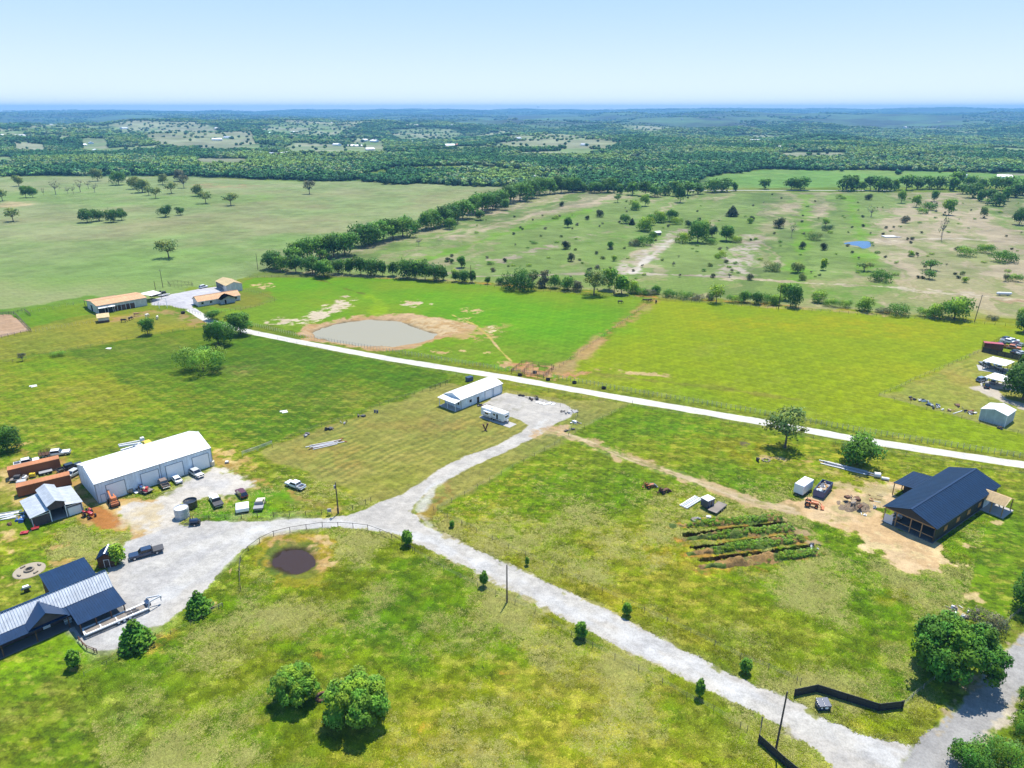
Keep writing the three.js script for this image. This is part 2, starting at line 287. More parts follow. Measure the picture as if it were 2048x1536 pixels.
// barnyard at the far left
paint(NEAR, PG('-200,670 0,660 240,630 300,622 410,640 400,650 130,700 -200,760'), A(156, 160, 88), A(150, 158, 78), { f: 2, amp: 1.5, s: 14 });
paint(NEAR, PG('-200,640 60,612 200,588 205,620 60,655 -200,690'), A(112, 158, 52), A(124, 160, 60), { f: 1.5, amp: 1, s: 20 });
stroke(NEAR, PG('215,642 300,622 360,628 405,648'), 4, A(186, 156, 108), A(180, 164, 112), { f: 2, amp: 1.5, patch: 0.3, ps: 4, grass: 0.3 });
paint(NEAR, PG('455,580 520,575 560,600 480,622 410,612'), A(142, 150, 62), A(130, 156, 60), { f: 1 });
paint(NEAR, PG('-60,632 22,629 62,660 -60,690'), A(206, 172, 138), A(216, 186, 156), { f: 0.6, amp: 0.4, grass: 0 });
// parcel with tall weeds
const PARCEL = PG('128,703 440,648 600,690 890,748 893,770 720,832 560,885 500,900');
paint(NEAR, PARCEL, A(92, 130, 28), A(108, 140, 44), { f: 1, amp: 1, s: 16 });
for (const [px, py, rx, ry] of [[240, 700, 90, 26], [480, 740, 70, 18], [330, 690, 60, 14], [600, 800, 120, 18], [700, 770, 90, 16]]) blob(NEAR, px, py, rx, ry, A(132, 146, 96), A(112, 138, 74), { a: 0.7, patch: 0.35, ps: 6 });
for (const [px, py, rx, ry] of [[500, 690, 60, 14], [640, 740, 130, 24], [420, 790, 110, 26], [560, 850, 70, 18]]) blob(NEAR, px, py, rx, ry, A(96, 146, 12), A(118, 146, 20), { a: 0.65 });
blob(NEAR, 480, 738, 34, 9, A(168, 160, 126), A(140, 140, 100), { patch: 0.35, ps: 3 });
// left strip outside the parcel
paint(NEAR, PG('-300,760 128,703 500,900 560,960 740,1000 690,1030 440,1040 430,950 330,860 150,930 -300,1000'), A(118, 152, 34), A(136, 152, 58), { f: 2, amp: 2, s: 22 });
for (const [px, py, rx, ry] of [[40, 770, 80, 26], [150, 790, 60, 20], [60, 830, 90, 20]]) blob(NEAR, px, py, rx, ry, A(150, 158, 110), A(128, 150, 74), { a: 0.8, patch: 0.35, ps: 5 });
for (const [px, py, rx, ry] of [[200, 860, 70, 16], [90, 740, 100, 12], [420, 850, 60, 20], [60, 890, 70, 14]]) blob(NEAR, px, py, rx, ry, A(108, 160, 16), A(120, 160, 26), { a: 0.6 });
// mown yard round the white barn
const YARD = PG('505,905 560,882 720,828 895,766 1000,780 1160,800 1250,806 1130,880 875,1020 800,1000 740,1006 640,960');
paint(NEAR, YARD, A(160, 160, 96), A(152, 158, 88), { f: 1, amp: 0.8, s: 12, grass: 0.5 });
for (const [px, py, rx, ry] of [[760, 850, 110, 14], [700, 930, 90, 26], [900, 860, 90, 18], [640, 900, 60, 14]]) blob(NEAR, px, py, rx, ry, A(176, 152, 98), A(160, 150, 84), { a: 0.6, patch: 0.35, ps: 6 });
for (const [px, py, rx, ry] of [[820, 950, 60, 20], [960, 930, 80, 18], [760, 975, 60, 14], [1130, 850, 40, 16], [930, 800, 60, 10]]) blob(NEAR, px, py, rx, ry, A(144, 158, 64), A(148, 158, 68), { a: 0.6 });
streaks(NEAR, YARD, G(860, 990), G(1080, 880), 2.2, 0.11);
blob(NEAR, 1130, 800, 60, 5, A(168, 160, 108), A(150, 150, 90), { patch: 0.3, ps: 3 });
// pasture with the black barn
const EAST = PG('878,1022 1125,882 1270,808 1500,848 1700,885 2048,944 2300,980 2300,1300 2000,1240 1830,1400 1785,1418 1400,1262 1100,1122');
paint(NEAR, EAST, A(118, 152, 32), A(130, 152, 50), { f: 1, amp: 1, s: 20 });
for (const [px, py, rx, ry] of [[1100, 930, 90, 30], [1300, 860, 130, 22], [1420, 880, 100, 26], [1700, 1180, 130, 40], [1200, 1000, 90, 26], [1480, 940, 90, 24], [1960, 1080, 70, 60]]) blob(NEAR, px, py, rx, ry, A(106, 154, 16), A(124, 154, 26), { a: 0.7, patch: 0.2, ps: 9 });
for (const [px, py, rx, ry] of [[1500, 1280, 190, 60], [1250, 1150, 140, 50], [1650, 1340, 110, 40], [1080, 1050, 110, 30], [1180, 1090, 90, 26]]) blob(NEAR, px, py, rx, ry, A(150, 160, 84), A(134, 154, 62), { a: 0.75, patch: 0.25, ps: 5 });
for (const [px, py, rx, ry] of [[1470, 900, 90, 26], [1640, 900, 60, 16], [1350, 1100, 50, 20], [1830, 1190, 60, 20]]) blob(NEAR, px, py, rx, ry, A(164, 150, 54), A(140, 146, 50), { a: 0.6, patch: 0.3, ps: 5 });
blob(NEAR, 1487, 888, 9, 5, A(120, 116, 96), A(130, 124, 100), { grass: 0.4 });
streaks(NEAR, PG('1000,960 1110,900 1300,960 1250,1060 1000,1040'), G(1000, 990), G(1110, 930), 1.8, 0.07);
// building site sand
paint(NEAR, PG('1560,1010 1640,985 1730,970 1800,965 1830,985 1770,1015 1765,1035 1880,1090 1900,1115 1870,1135 1800,1130 1740,1090 1650,1050 1580,1030'), A(240, 210, 164), A(230, 196, 146), { f: 1, amp: 1.6, es: 6, s: 5, grass: 0 });
paint(NEAR, PG('1640,985 1720,965 1840,960 1840,985 1740,1030 1680,1030'), A(228, 212, 176), A(206, 188, 138), { f: 1.5, amp: 2.5, es: 5, patch: 0.3, ps: 3, grass: 0.1 });
paint(NEAR, PG('1700,1060 1780,1080 1900,1110 1930,1130 1870,1150 1790,1140 1740,1110'), A(240, 216, 172), A(220, 200, 140), { f: 2, amp: 2.5, es: 4, patch: 0.35, ps: 3, grass: 0.2 });
for (const [px, py, rx, ry, k] of [[1690, 945, 50, 6, 0.4], [1860, 985, 40, 10, 0.4], [2000, 1045, 12, 4, 0.1], [1940, 1090, 14, 7, 0.3], [1930, 1225, 26, 14, 0.2], [1945, 1195, 20, 10, 0.4], [1530, 915, 14, 5, 0.3], [1600, 920, 40, 8, 0.5], [1465, 1035, 8, 4, 0.1]]) blob(NEAR, px, py, rx, ry, A(222, 200, 150), A(206, 180, 120), { patch: k, ps: 2.5, grass: 0.2 });
// verge along the drive, the foreground pasture
paint(NEAR, PG('845,1010 878,1024 1100,1124 1400,1264 1785,1420 1850,1400 1900,1420 1830,1482 1640,1436 1400,1306 1150,1180 900,1080'), A(134, 152, 40), A(150, 156, 66), { f: 0.8, amp: 0.6, s: 8 });
blob(NEAR, 870, 985, 30, 26, A(156, 146, 84), A(170, 150, 100), { patch: 0.3, ps: 3, grass: 0.5 }); stroke(NEAR, PG('850,1030 868,1012 900,985'), 0.6, A(160, 130, 80), OCHRE, { f: 0.5, a: 0.7, grass: 0.4 });
const FRONT = PG('-100,1700 -100,1390 210,1312 300,1272 400,1200 480,1180 482,1110 560,1066 700,1056 820,1068 1000,1160 1230,1265 1480,1420 1700,1560 1700,1800');
paint(NEAR, FRONT, A(116, 148, 34), A(132, 150, 50), { f: 0.8, amp: 0.5, s: 14 });
for (const [px, py, rx, ry] of [[800, 1140, 140, 50], [560, 1150, 60, 40], [860, 1250, 120, 50], [500, 1260, 90, 30], [330, 1420, 80, 60], [620, 1300, 110, 50], [720, 1060, 60, 20]]) blob(NEAR, px, py, rx, ry, A(104, 148, 14), A(116, 150, 20), { a: 0.75, patch: 0.15, ps: 10 });
for (const [px, py, rx, ry] of [[420, 1270, 110, 50], [1150, 1400, 200, 100], [980, 1500, 150, 60], [150, 1430, 150, 40], [1350, 1470, 150, 60], [200, 1520, 160, 50], [1280, 1320, 110, 40], [1100, 1260, 100, 30]]) blob(NEAR, px, py, rx, ry, A(160, 160, 96), A(142, 154, 68), { a: 0.6, patch: 0.25, ps: 5 });
for (const [px, py, rx, ry] of [[480, 1420, 80, 80], [920, 1290, 60, 30], [90, 1510, 60, 40], [950, 1380, 70, 40], [580, 1500, 80, 40], [1080, 1320, 34, 30], [640, 1190, 60, 20]]) blob(NEAR, px, py, rx, ry, A(140, 146, 18), A(130, 144, 24), { a: 0.5, patch: 0.2, ps: 6 });
for (const [px, py, rx, ry] of [[1080, 1330, 22, 26], [930, 1500, 60, 30], [1180, 1170, 40, 16]]) blob(NEAR, px, py, rx, ry, A(84, 96, 20), A(100, 112, 24), { a: 0.6 });
for (const [px, py, rx, ry] of [[855, 1450, 16, 14], [330, 1290, 40, 16], [640, 1310, 14, 8], [1000, 1345, 20, 5]]) blob(NEAR, px, py, rx, ry, A(200, 172, 110), A(180, 164, 90), { patch: 0.35, ps: 2 });
for (const [px, py, rx, ry] of [[230, 1440, 60, 30], [600, 1530, 90, 24], [520, 1240, 50, 20]]) blob(NEAR, px, py, rx, ry, A(150, 170, 124), A(130, 156, 84), { a: 0.6, patch: 0.4, ps: 3 });
// dry rim of the small pond
paint(NEAR, rectPts(515, 1062, 668, 1168), A(196, 170, 70), A(160, 156, 50), { f: 1.2, amp: 1, es: 4, s: 4, a: 0.9, grass: 0.4 });
paint(NEAR, rectPts(536, 1070, 664, 1150), A(212, 176, 122), A(190, 152, 84), { f: 1, amp: 1, es: 4, patch: 0.1, ps: 3, grass: 0.3 });
paint(NEAR, rectPts(533, 1086, 640, 1156), A(96, 126, 50), A(126, 136, 56), { f: 1, amp: 1, es: 4, a: 0.9, grass: 0.3 });
paint(NEAR, rectPts(610, 1074, 668, 1122), A(224, 196, 140), A(206, 176, 120), { f: 1, amp: 1.5, es: 4, patch: 0.2, ps: 3, grass: 0.1 });
// round the shop, the red shed and the house
paint(NEAR, PG('-120,905 60,925 150,935 205,1010 250,1040 180,1070 20,1075 -120,1130'), A(212, 186, 122), A(150, 154, 58), { f: 1.5, amp: 2.5, es: 6, s: 4, patch: 0.3, ps: 4, grass: 0.3 });
paint(NEAR, PG('-60,1085 20,1040 90,1030 200,1040 235,1050 260,1072 180,1110 20,1150 -60,1190'), A(126, 160, 26), A(140, 160, 44), { f: 1.5, amp: 1.5, es: 5, s: 8 });
for (const [px, py, rx, ry, k] of [[20, 1085, 26, 26, 0.25], [110, 1085, 28, 18, 0.35], [60, 905, 60, 14, 0.4], [15, 955, 16, 22, 0.35], [470, 930, 36, 16, 0.3], [150, 1130, 40, 8, 0.4], [25, 1160, 20, 10, 0.5], [460, 905, 30, 16, 0.35], [520, 990, 60, 14, 0.5]]) blob(NEAR, px, py, rx, ry, A(226, 200, 140), A(206, 176, 108), { patch: k, ps: 2.5, grass: 0.2 });
stroke(NEAR, PG('430,912 470,940 520,965 580,990 640,1015 690,1040'), 1.5, A(216, 186, 120), A(190, 160, 90), { f: 0.8, amp: 1, es: 3, patch: 0.2, ps: 3, grass: 0.2 });
stroke(NEAR, PG('520,985 600,1015 680,1045'), 1.6, A(110, 146, 24), A(120, 150, 30), { f: 1, amp: 0.6 });
paint(NEAR, PG('100,900 150,925 200,1020 215,1040 250,1060 190,1060 150,1000 100,940'), A(196, 156, 96), A(206, 170, 106), { f: 1.2, amp: 1, es: 4, patch: 0.1, ps: 3, grass: 0.2 });
paint(NEAR, PG('190,1000 236,1030 262,1050 250,1075 225,1085 300,1080 380,1040 345,1000 240,990'), A(226, 196, 130), A(216, 176, 106), { f: 1, amp: 1.2, es: 4, s: 4, grass: 0 });
stroke(NEAR, PG('190,1020 210,1040 222,1050'), 1.6, A(204, 140, 76), A(190, 130, 70), { f: 0.6, amp: 0.6, grass: 0 });
paint(NEAR, PG('-80,1310 130,1258 165,1300 178,1320 60,1350 -80,1400'), A(118, 166, 10), A(130, 168, 18), { f: 1, amp: 0.5, s: 10 });
paint(NEAR, PG('360,1012 400,1000 480,980 560,985 640,1030 520,1036 380,1050'), A(112, 164, 24), A(136, 164, 44), { f: 1, amp: 1, s: 8 });
blob(NEAR, 460, 995, 16, 12, A(220, 186, 126), SANDY, { patch: 0.2, ps: 2.5, grass: 0.2 }); blob(NEAR, 640, 1010, 50, 14, A(156, 152, 92), A(150, 154, 80), { a: 0.8 });
for (const [px, py] of [[468, 1142], [465, 1162], [425, 1205], [150, 1335], [205, 1282]]) blob(NEAR, px, py, 9, 7, A(226, 196, 140), A(206, 170, 110), { patch: 0.2, ps: 2, grass: 0.2 });
// neighbour's lot
paint(NEAR, PG('1765,792 1960,700 2150,720 2150,890 2048,868 1900,830'), A(156, 168, 84), A(164, 168, 94), { f: 0.8, amp: 0.8, s: 9, grass: 0.5 });
streaks(NEAR, PG('1790,790 1940,715 1960,740 1850,800'), G(1800, 790), G(1930, 730), 2.6, 0.1);
blob(NEAR, 1890, 757, 60, 18, A(178, 160, 100), A(166, 160, 90), { a: 0.6, patch: 0.3, ps: 4 });
// halos of loose stone past the edges of the drives
const STRAW = A(196, 192, 132), WEED = A(86, 124, 36), GRAVEL = A(220, 218, 213), GRAVEL2 = A(200, 200, 200);
// --- drives, lanes and yards: outlines in metres, their stone painted into the same maps
const DRIVE = PG(`1829,1486 1800,1534 1764,1600 1700,1600 1660,1536 1640,1510 1616,1490 1582,1471 1555,1454 1521,1432 1494,1422 1459,1402 1410,1380 1371,1361 1337,1341 1305,1326 1273,1309 1237,1297 1200,1278 1185,1267 1151,1252 1116,1236 1082,1219 1058,1199 1024,1185 994,1170 975,1164 963,1155 936,1138 897,1119 865,1102 833,1089 799,1069 757,1063 727,1060 683,1057 631,1056 581,1060 552,1066 522,1072 496,1090 483,1100
449,1132 411,1179 388,1205 358,1226 326,1249 297,1258 250,1289 212,1305 165,1296 130,1250 200,1180 214,1140 236,1112 247,1085 297,1067 329,1053 352,1044 376,1051 399,1043 434,1041 493,1044 566,1040 639,1036 692,1031 727,1020 757,1005 792,994 816,980 848,960 885,936 930,912
1000,888 1042,864 1056,850 1034,838 1000,828 962,812 985,795 1010,785 1062,793 1130,808 1152,822 1140,834 1108,848 1088,868 1042,888 985,915 940,936 894,960 865,975 850,989 833,1004 825,1021 836,1036 855,1053 882,1063 916,1077 936,1089 967,1104 992,1116 1024,1128 1065,1148 1107,1168 1141,1185 1182,1206 1212,1216 1246,1235 1283,1253 1322,1273 1357,1295 1396,1312 1440,1336 1484,1353 1525,1373 1562,1388 1601,1407 1640,1432 1675,1446 1700,1458 1760,1476 1800,1486`);
const ROAD = PG('1764,1600 1796,1532 1829,1485 1903,1420 1992,1319 2048,1265 2140,1190 2220,1240 2120,1320 2048,1376 2013,1432 1957,1500 1935,1530 1890,1600');
const LANE_C = PG('380,618 420,642 470,657 520,668 600,684 690,701 780,718 900,737 1000,752.5 1130,776 1270,801 1400,823 1500,840 1600,858 1700,876 1850,900 2048,930 2200,953');
const SHOPYARD = PG('232,1002 250,1010 300,1000 425,934 445,935 500,962 504,975 470,985 400,1000 360,1010 345,1030 352,1042 300,1066 268,1062 240,1040');
const APRON = PG('298,600 345,588 395,578 430,574 470,584 452,592 400,600 384,613 405,628 382,620 340,612 305,610');
const TRACK = PG('1085,860 1125,868 1170,882 1250,914 1350,948 1420,972 1500,1003 1590,1022');
const LOTDRIVE = PG('1944,776 1972,770 1995,777 2010,797 2060,810 2150,822 2150,838 2048,820 1985,797');
function ribbon(path, half) { const l = [], r = []; path.forEach((p, i) => { const a = path[Math.max(0, i - 1)], b = path[Math.min(path.length - 1, i + 1)], d = b.clone().sub(a).normalize(), n = V3(-d.z, 0, d.x); l.push(p.clone().addScaledVector(n, half)); r.unshift(p.clone().addScaledVector(n, -half)); }); return l.concat(r); }
const LANE = ribbon(LANE_C, 2.35), TRACKP = ribbon(TRACK, 2.3);
paint(NEAR, DRIVE, A(220, 214, 203), A(210, 205, 196), { f: 0.3, amp: 0.22, es: 2.5, s: 5, grass: 0 });
paint(NEAR, PG('240,1090 300,1080 400,1046 560,1042 640,1046 520,1080 470,1120 380,1190 280,1260 180,1300 140,1260 210,1170'), A(216, 216, 216), A(200, 201, 204), { f: 4, amp: 2, es: 10, s: 4, a: 0.5, grass: 0 });
for (const [pth, w] of [['1820,1510 1600,1440 1400,1336 1230,1246 1020,1145 880,1078 840,1030', 1.3], ['1790,1520 1560,1436 1400,1356 1200,1256 1000,1152 860,1080 700,1046 600,1050', 1.2], ['840,1020 870,970 960,915 1060,872 1090,840', 0.9], ['600,1050 520,1066 440,1110 330,1190 230,1270', 2.2], ['560,1046 460,1070 360,1110 280,1150', 1.8]]) stroke(NEAR, PG(pth), w, A(232, 232, 230), A(226, 222, 212), { f: 0.7, amp: 0.5, es: 5, a: 0.7, grass: 0 });
for (const [px, py, rx, ry] of [[1290, 1300, 60, 14], [1090, 1190, 40, 10], [1480, 1390, 50, 12], [1100, 830, 30, 8], [1130, 826, 20, 7], [400, 1120, 60, 20], [250, 1220, 40, 20], [300, 1150, 30, 12], [1700, 1500, 40, 16]]) blob(NEAR, px, py, rx, ry, A(182, 180, 178), A(196, 194, 192), { a: 0.4, patch: 0.3, ps: 3, grass: 0 });
blob(NEAR, 1020, 810, 40, 8, A(190, 184, 170), A(160, 158, 120), { a: 0.7, patch: 0.4, ps: 2.5 });
stroke(NEAR, PG('1640,1508 1582,1470 1494,1421 1410,1379 1337,1340 1237,1296 1151,1251 1058,1198 975,1163 897,1118'), 0.45, A(196, 188, 160), A(150, 156, 80), { f: 0.5, amp: 0.6, es: 2, patch: 0.3, ps: 2, grass: 0.4 });
stroke(NEAR, PG('855,1053 936,1089 1024,1128 1107,1168 1212,1216 1322,1273 1440,1336 1562,1388 1640,1432'), 0.45, A(196, 188, 160), A(150, 156, 80), { f: 0.5, amp: 0.6, es: 2, patch: 0.3, ps: 2, grass: 0.4 });
paint(NEAR, ROAD, A(188, 186, 182), A(182, 180, 177), { f: 0.35, amp: 0.3, es: 3, s: 12, grass: 0 });
stroke(NEAR, PG('1840,1560 1905,1476 2000,1368 2070,1310'), 0.8, A(200, 198, 194), A(190, 188, 184), { f: 0.8, amp: 0.4, a: 0.5, grass: 0 });
stroke(NEAR, PG('1829,1485 1903,1420 1992,1319 2048,1265'), 0.5, A(206, 188, 158), A(186, 170, 130), { f: 0.5, amp: 0.5, es: 2, patch: 0.2, ps: 2, grass: 0.1 });
stroke(NEAR, PG('1935,1530 1957,1500 2013,1432 2048,1376'), 0.45, A(226, 214, 196), A(200, 190, 170), { f: 0.4, amp: 0.4, es: 2, patch: 0.2, ps: 2, grass: 0.1 });
paint(NEAR, LANE, A(250, 248, 240), A(244, 241, 230), { f: 0.25, amp: 0.1, es: 5, s: 9, grass: 0 });
for (const s of [-0.9, 0.9]) stroke(NEAR, LANE_C.map((p, i) => p.clone().add(V3(0.15 * s, 0, s))), 0.45, A(255, 254, 250), A(250, 248, 240), { f: 0.5, amp: 0.3, a: 0.6, grass: 0 });
paint(NEAR, TRACKP, A(212, 186, 140), A(196, 172, 122), { f: 0.8, amp: 1, es: 4, s: 4, grass: 0.1, patch: 0.05, ps: 4 });
for (const s of [-0.95, 0.95]) stroke(NEAR, TRACK.map((p) => p.clone().add(V3(0.3 * s, 0, s))), 0.4, A(228, 206, 166), A(214, 190, 146), { f: 0.4, amp: 0.3, a: 0.8, grass: 0 });
stroke(NEAR, TRACK.map((p) => p.clone()), 0.35, A(160, 156, 90), A(180, 164, 110), { f: 0.4, amp: 0.4, es: 3, a: 0.6, patch: 0.2, ps: 4, grass: 0.5 });
blob(NEAR, 1105, 862, 40, 10, A(214, 180, 130), A(206, 186, 150), { patch: 0.1, ps: 3, grass: 0 });
paint(NEAR, PG('-80,1322 126,1262 160,1292 186,1326 60,1356 -80,1404'), A(120, 168, 14), A(132, 170, 26), { f: 0.8, amp: 0.4, s: 10 });
paint(NEAR, SHOPYARD, A(236, 228, 214), A(226, 218, 204), { f: 1, amp: 1, es: 4, s: 5, grass: 0 });
blob(NEAR, 420, 965, 60, 14, A(216, 214, 212), A(206, 204, 200), { a: 0.7, grass: 0 }); blob(NEAR, 300, 1035, 40, 20, A(230, 206, 150), A(226, 210, 176), { a: 0.7, grass: 0 });
paint(NEAR, APRON, A(228, 226, 230), A(214, 212, 218), { f: 0.6, amp: 0.4, grass: 0 });
paint(NEAR, LOTDRIVE, A(222, 210, 190), A(206, 196, 172), { f: 0.6, amp: 0.5, es: 3, grass: 0 });
// --- ponds and the dug trenches: bed heights of the ground sheet
const POND_Y = -0.92, POND = '620,665 640,656 688,644 740,640 784,641 820,648 848,660 872,669 864,677 832,688 784,694 720,692 660,685 632,675'.split(' ').map((s) => { const [x, y] = s.split(',').map(Number); return G(x, y, POND_Y); });
const SUMP_Y = -0.5, SUMP = []; for (let i = 0; i < 22; i++) { const t = i / 22 * 6.283; SUMP.push(G(588 + 40 * Math.cos(t) * (1 + 0.05 * Math.sin(3 * t)), 1122 + 26 * Math.sin(t) * (1 + 0.06 * Math.cos(2 * t + 1)), SUMP_Y)); }
const PUDDLE = PG('1688,487 1700,484 1722,482 1737,483 1742,489 1738,495 1726,497 1715,492 1700,490');
paint(NEAR, POND, A(150, 140, 110), A(140, 128, 100), { f: 1.5, amp: 0.3, grass: 0 });
paint(NEAR, SUMP, A(70, 60, 48), A(84, 66, 50), { f: 1, amp: 0.4, grass: 0 });
paint([tileB], PUDDLE, A(96, 130, 90), A(110, 136, 80), { f: 4, amp: 2 });
const ZT = Z(1240, 880, 2.5347);
const TRENCH = [[320, 482, 830, 421], [370, 549, 886, 486], [412, 611, 965, 541]].map(([a, b, c, d]) => [ZT(a, b), ZT(c, d)]);
const MOUND = [[250, 446, 830, 402], [316, 514, 895, 455], [340, 590, 945, 508], [402, 656, 1012, 580]].map(([a, b, c, d]) => [ZT(a, b), ZT(c, d)]);
for (const t of TRENCH) { stroke(NEAR, t, 0.85, A(96, 66, 46), A(120, 84, 56), { f: 0.3, amp: 0.15, es: 1.5, grass: 0 }); }
for (const m of MOUND) stroke(NEAR, m, 1.7, A(112, 140, 44), A(190, 150, 90), { f: 0.8, amp: 0.8, es: 3, s: 3, grass: 0.6 });
stroke(NEAR, [ZT(840, 400), ZT(1000, 520)], 1.4, A(176, 152, 110), A(196, 172, 130), { f: 1, amp: 0.8, patch: 0.2, ps: 2, grass: 0.1 });
const tLine = (p, x, z) => sdLine(p, x, z), POND_B = bounds(POND, 12), SUMP_B = bounds(SUMP, 6), TR_B = bounds(TRENCH.flat(), 3);
function groundY(x, z) {
  let y = 0; const hit = (b) => x > b[0] && x < b[2] && z > b[1] && z < b[3];
  if (hit(POND_B)) y -= 1.18 * sstep(-5, 3, sdPoly(POND, x, z) + 0.7 * fbm(x, z, 7, 3));
  if (hit(SUMP_B)) y -= 0.74 * sstep(-3, 1.8, sdPoly(SUMP, x, z) + 0.5 * fbm(x, z, 4, 6));
  if (hit(TR_B)) { let d = 9; for (const t of TRENCH) d = Math.min(d, tLine(t, x, z)); y -= 1.6 * sstep(0.66, 0.5, d + 0.1 * fbm(x, z, 2)); }
  return y;
}
// --- grass and stone grain
for (const t of NEAR) t.each(-1e5, -1e5, 1e5, 1e5, (x, z, k) => {
  const g = t.g[k], o = k * 3, near = sstep(-330, -140, z);
  const n1 = fbm(x, z, 3), n2 = fbm(x * 0.8 + z * 0.25, z * 1.2 - x * 0.25, 1.1, 5), n3 = fbm(x, z, 30, 9);
  const straw = g * g * (0.16 + 0.3 * near) * sstep(0.4, 0.95, fbm(x * 0.6 + z * 0.2, z * 1.3 - x * 0.2, 0.95, 11) + 0.3 * n3) * (0.4 + 0.6 * near);
  const weed = g * g * 0.16 * sstep(0.6, 1.4, fbm(x, z, 2.6, 13) - 0.3 * n3);
  t.blend(k, STRAW, straw); t.blend(k, WEED, weed);
  const fade = 0.45 + 0.55 * sstep(-390, -230, z), f = (1.05 - 0.03 * g) * (1 + fade * g * (0.05 * n1 + (0.1 + 0.1 * near) * n2 + (0.1 + 0.42 * near) * grit(k) + 0.04 * n3) + (1 - g) * (0.03 * n1 + 0.06 * n2 + (0.1 + 0.2 * near) * grit(k))), w = g * 0.06 * n3;
  t.c[o] *= f * (1 + w) * (1 + 0.04 * g); t.c[o + 1] *= f; t.c[o + 2] *= f * (1 - w) * (1 - 0.6 * g);
  for (let q = 0; q < 3; q++) if (t.c[o + q] < 0.004) t.c[o + q] = 0.004;
});
tileB.each(-1e5, -1e5, 1e5, 1e5, (x, z, k) => { const n1 = fbm(x, z, 9), n2 = fbm(x, z, 40, 4), f = 1.06 * (1 + 0.07 * n1 + 0.05 * n2), o = k * 3; for (let q = 0; q < 3; q++) tileB.c[o + q] *= f; });
tileC.each(-1e5, -1e5, 1e5, 1e5, (x, z, k) => { const f = 1.02 + 0.12 * fbm(x, z, 60) , o = k * 3; for (let q = 0; q < 3; q++) tileC.c[o + q] *= f; });

// ---------------------------------------------------------------- the ground sheet
const bumpTex = (() => { const N = 512, d = new Uint8Array(N * N * 4); for (let j = 0; j < N; j++) for (let i = 0; i < N; i++) { const v = clamp(0.5 + 0.22 * NT[j * NS + i] + 0.12 * (NW[j * NS + i] - 0.5), 0, 1) * 255, k = (j * N + i) * 4; d[k] = d[k + 1] = d[k + 2] = v; d[k + 3] = 255; } const t = new THREE.DataTexture(d, N, N, THREE.RGBAFormat); t.wrapS = t.wrapT = THREE.RepeatWrapping; t.magFilter = THREE.LinearFilter; t.needsUpdate = true; return t; })();
const texRep = (t, rx, ry) => { const c = t.clone(); c.repeat.set(rx, ry); c.needsUpdate = true; return c; };
const tileMat = (t, name, bump, metres) => { const m = new THREE.MeshStandardMaterial({ map: t.texture(), roughness: 1, bumpMap: texRep(bumpTex, (t.x1 - t.x0) / metres, (t.z1 - t.z0) / metres), bumpScale: bump }); m.specularIntensity = 0.15; m.name = name; return m; };
const phys = (o) => new THREE.MeshPhysicalMaterial(o);
const matL = tileMat(tileL, 'pasture', 0.07, 37), matR = tileMat(tileR, 'pasture', 0.07, 37), matB = tileMat(tileB, 'far pasture', 0.8, 60), matC = tileMat(tileC, 'far country', 2, 500);
const stoneL = matL.clone(), stoneR = matR.clone(); for (const m of [stoneL, stoneR]) { m.bumpScale = 0.06; m.name = 'stone'; }
function tileUV(g, t) { const p = g.attributes.position, uv = new Float32Array(p.count * 2); for (let i = 0; i < p.count; i++) { uv[i * 2] = (p.getX(i) - t.x0) / (t.x1 - t.x0); uv[i * 2 + 1] = (p.getZ(i) - t.z0) / (t.z1 - t.z0); } g.setAttribute('uv', new THREE.BufferAttribute(uv, 2)); return g; }
const farY = (x, z) => {
  const d = Math.hypot(x, z), k = sstep(1250, 3200, d); if (k <= 0) return 0;
  const roll = 16 * fbm(x, z, 1500, 21) + 5 * fbm(x, z, 420, 22);
  const ridge = sstep(10500, 16000, d), big = ridge * (76 + 14 * clamp(x / -z / 0.72, -1, 1) + 7 * fbm(x, z, 5000, 23) + 4 * fbm(x, z, 1400, 25)) + sstep(3000, 9000, d) * (1 - ridge) * (8 + 14 * fbm(x, z, 2600, 27));
  return k * roll - (d * d) / 12.7e6 * sstep(1250, 6000, d) + big;
};
function gridGeo(xs, zs, yf, keep) {
  const nx = xs.length, nz = zs.length, pos = new Float32Array(nx * nz * 3), idx = [];
  for (let j = 0; j < nz; j++) for (let i = 0; i < nx; i++) { const o = (j * nx + i) * 3; pos[o] = xs[i]; pos[o + 1] = yf(xs[i], zs[j]); pos[o + 2] = zs[j]; }
  for (let j = 0; j < nz - 1; j++) for (let i = 0; i < nx - 1; i++) { if (keep && !keep((xs[i] + xs[i + 1]) / 2, (zs[j] + zs[j + 1]) / 2)) continue; const a = j * nx + i, b = a + 1, c = a + nx, d = c + 1; idx.push(a, c, b, b, c, d); }
  const g = new THREE.BufferGeometry(); g.setAttribute('position', new THREE.BufferAttribute(pos, 3)); g.setIndex(idx); g.computeVertexNormals(); return g;
}
function steps(a, b, s, fine) { const o = []; let x = a; while (x < b - 1e-6) { o.push(x); let st = s; for (const [f0, f1, fs] of fine ?? []) if (x >= f0 - fs && x < f1) st = Math.min(st, fs); else if (x < f0 && x + st > f0) st = Math.min(st, Math.max(0.05, f0 - x)); x = x + st; } o.push(b); return o; }
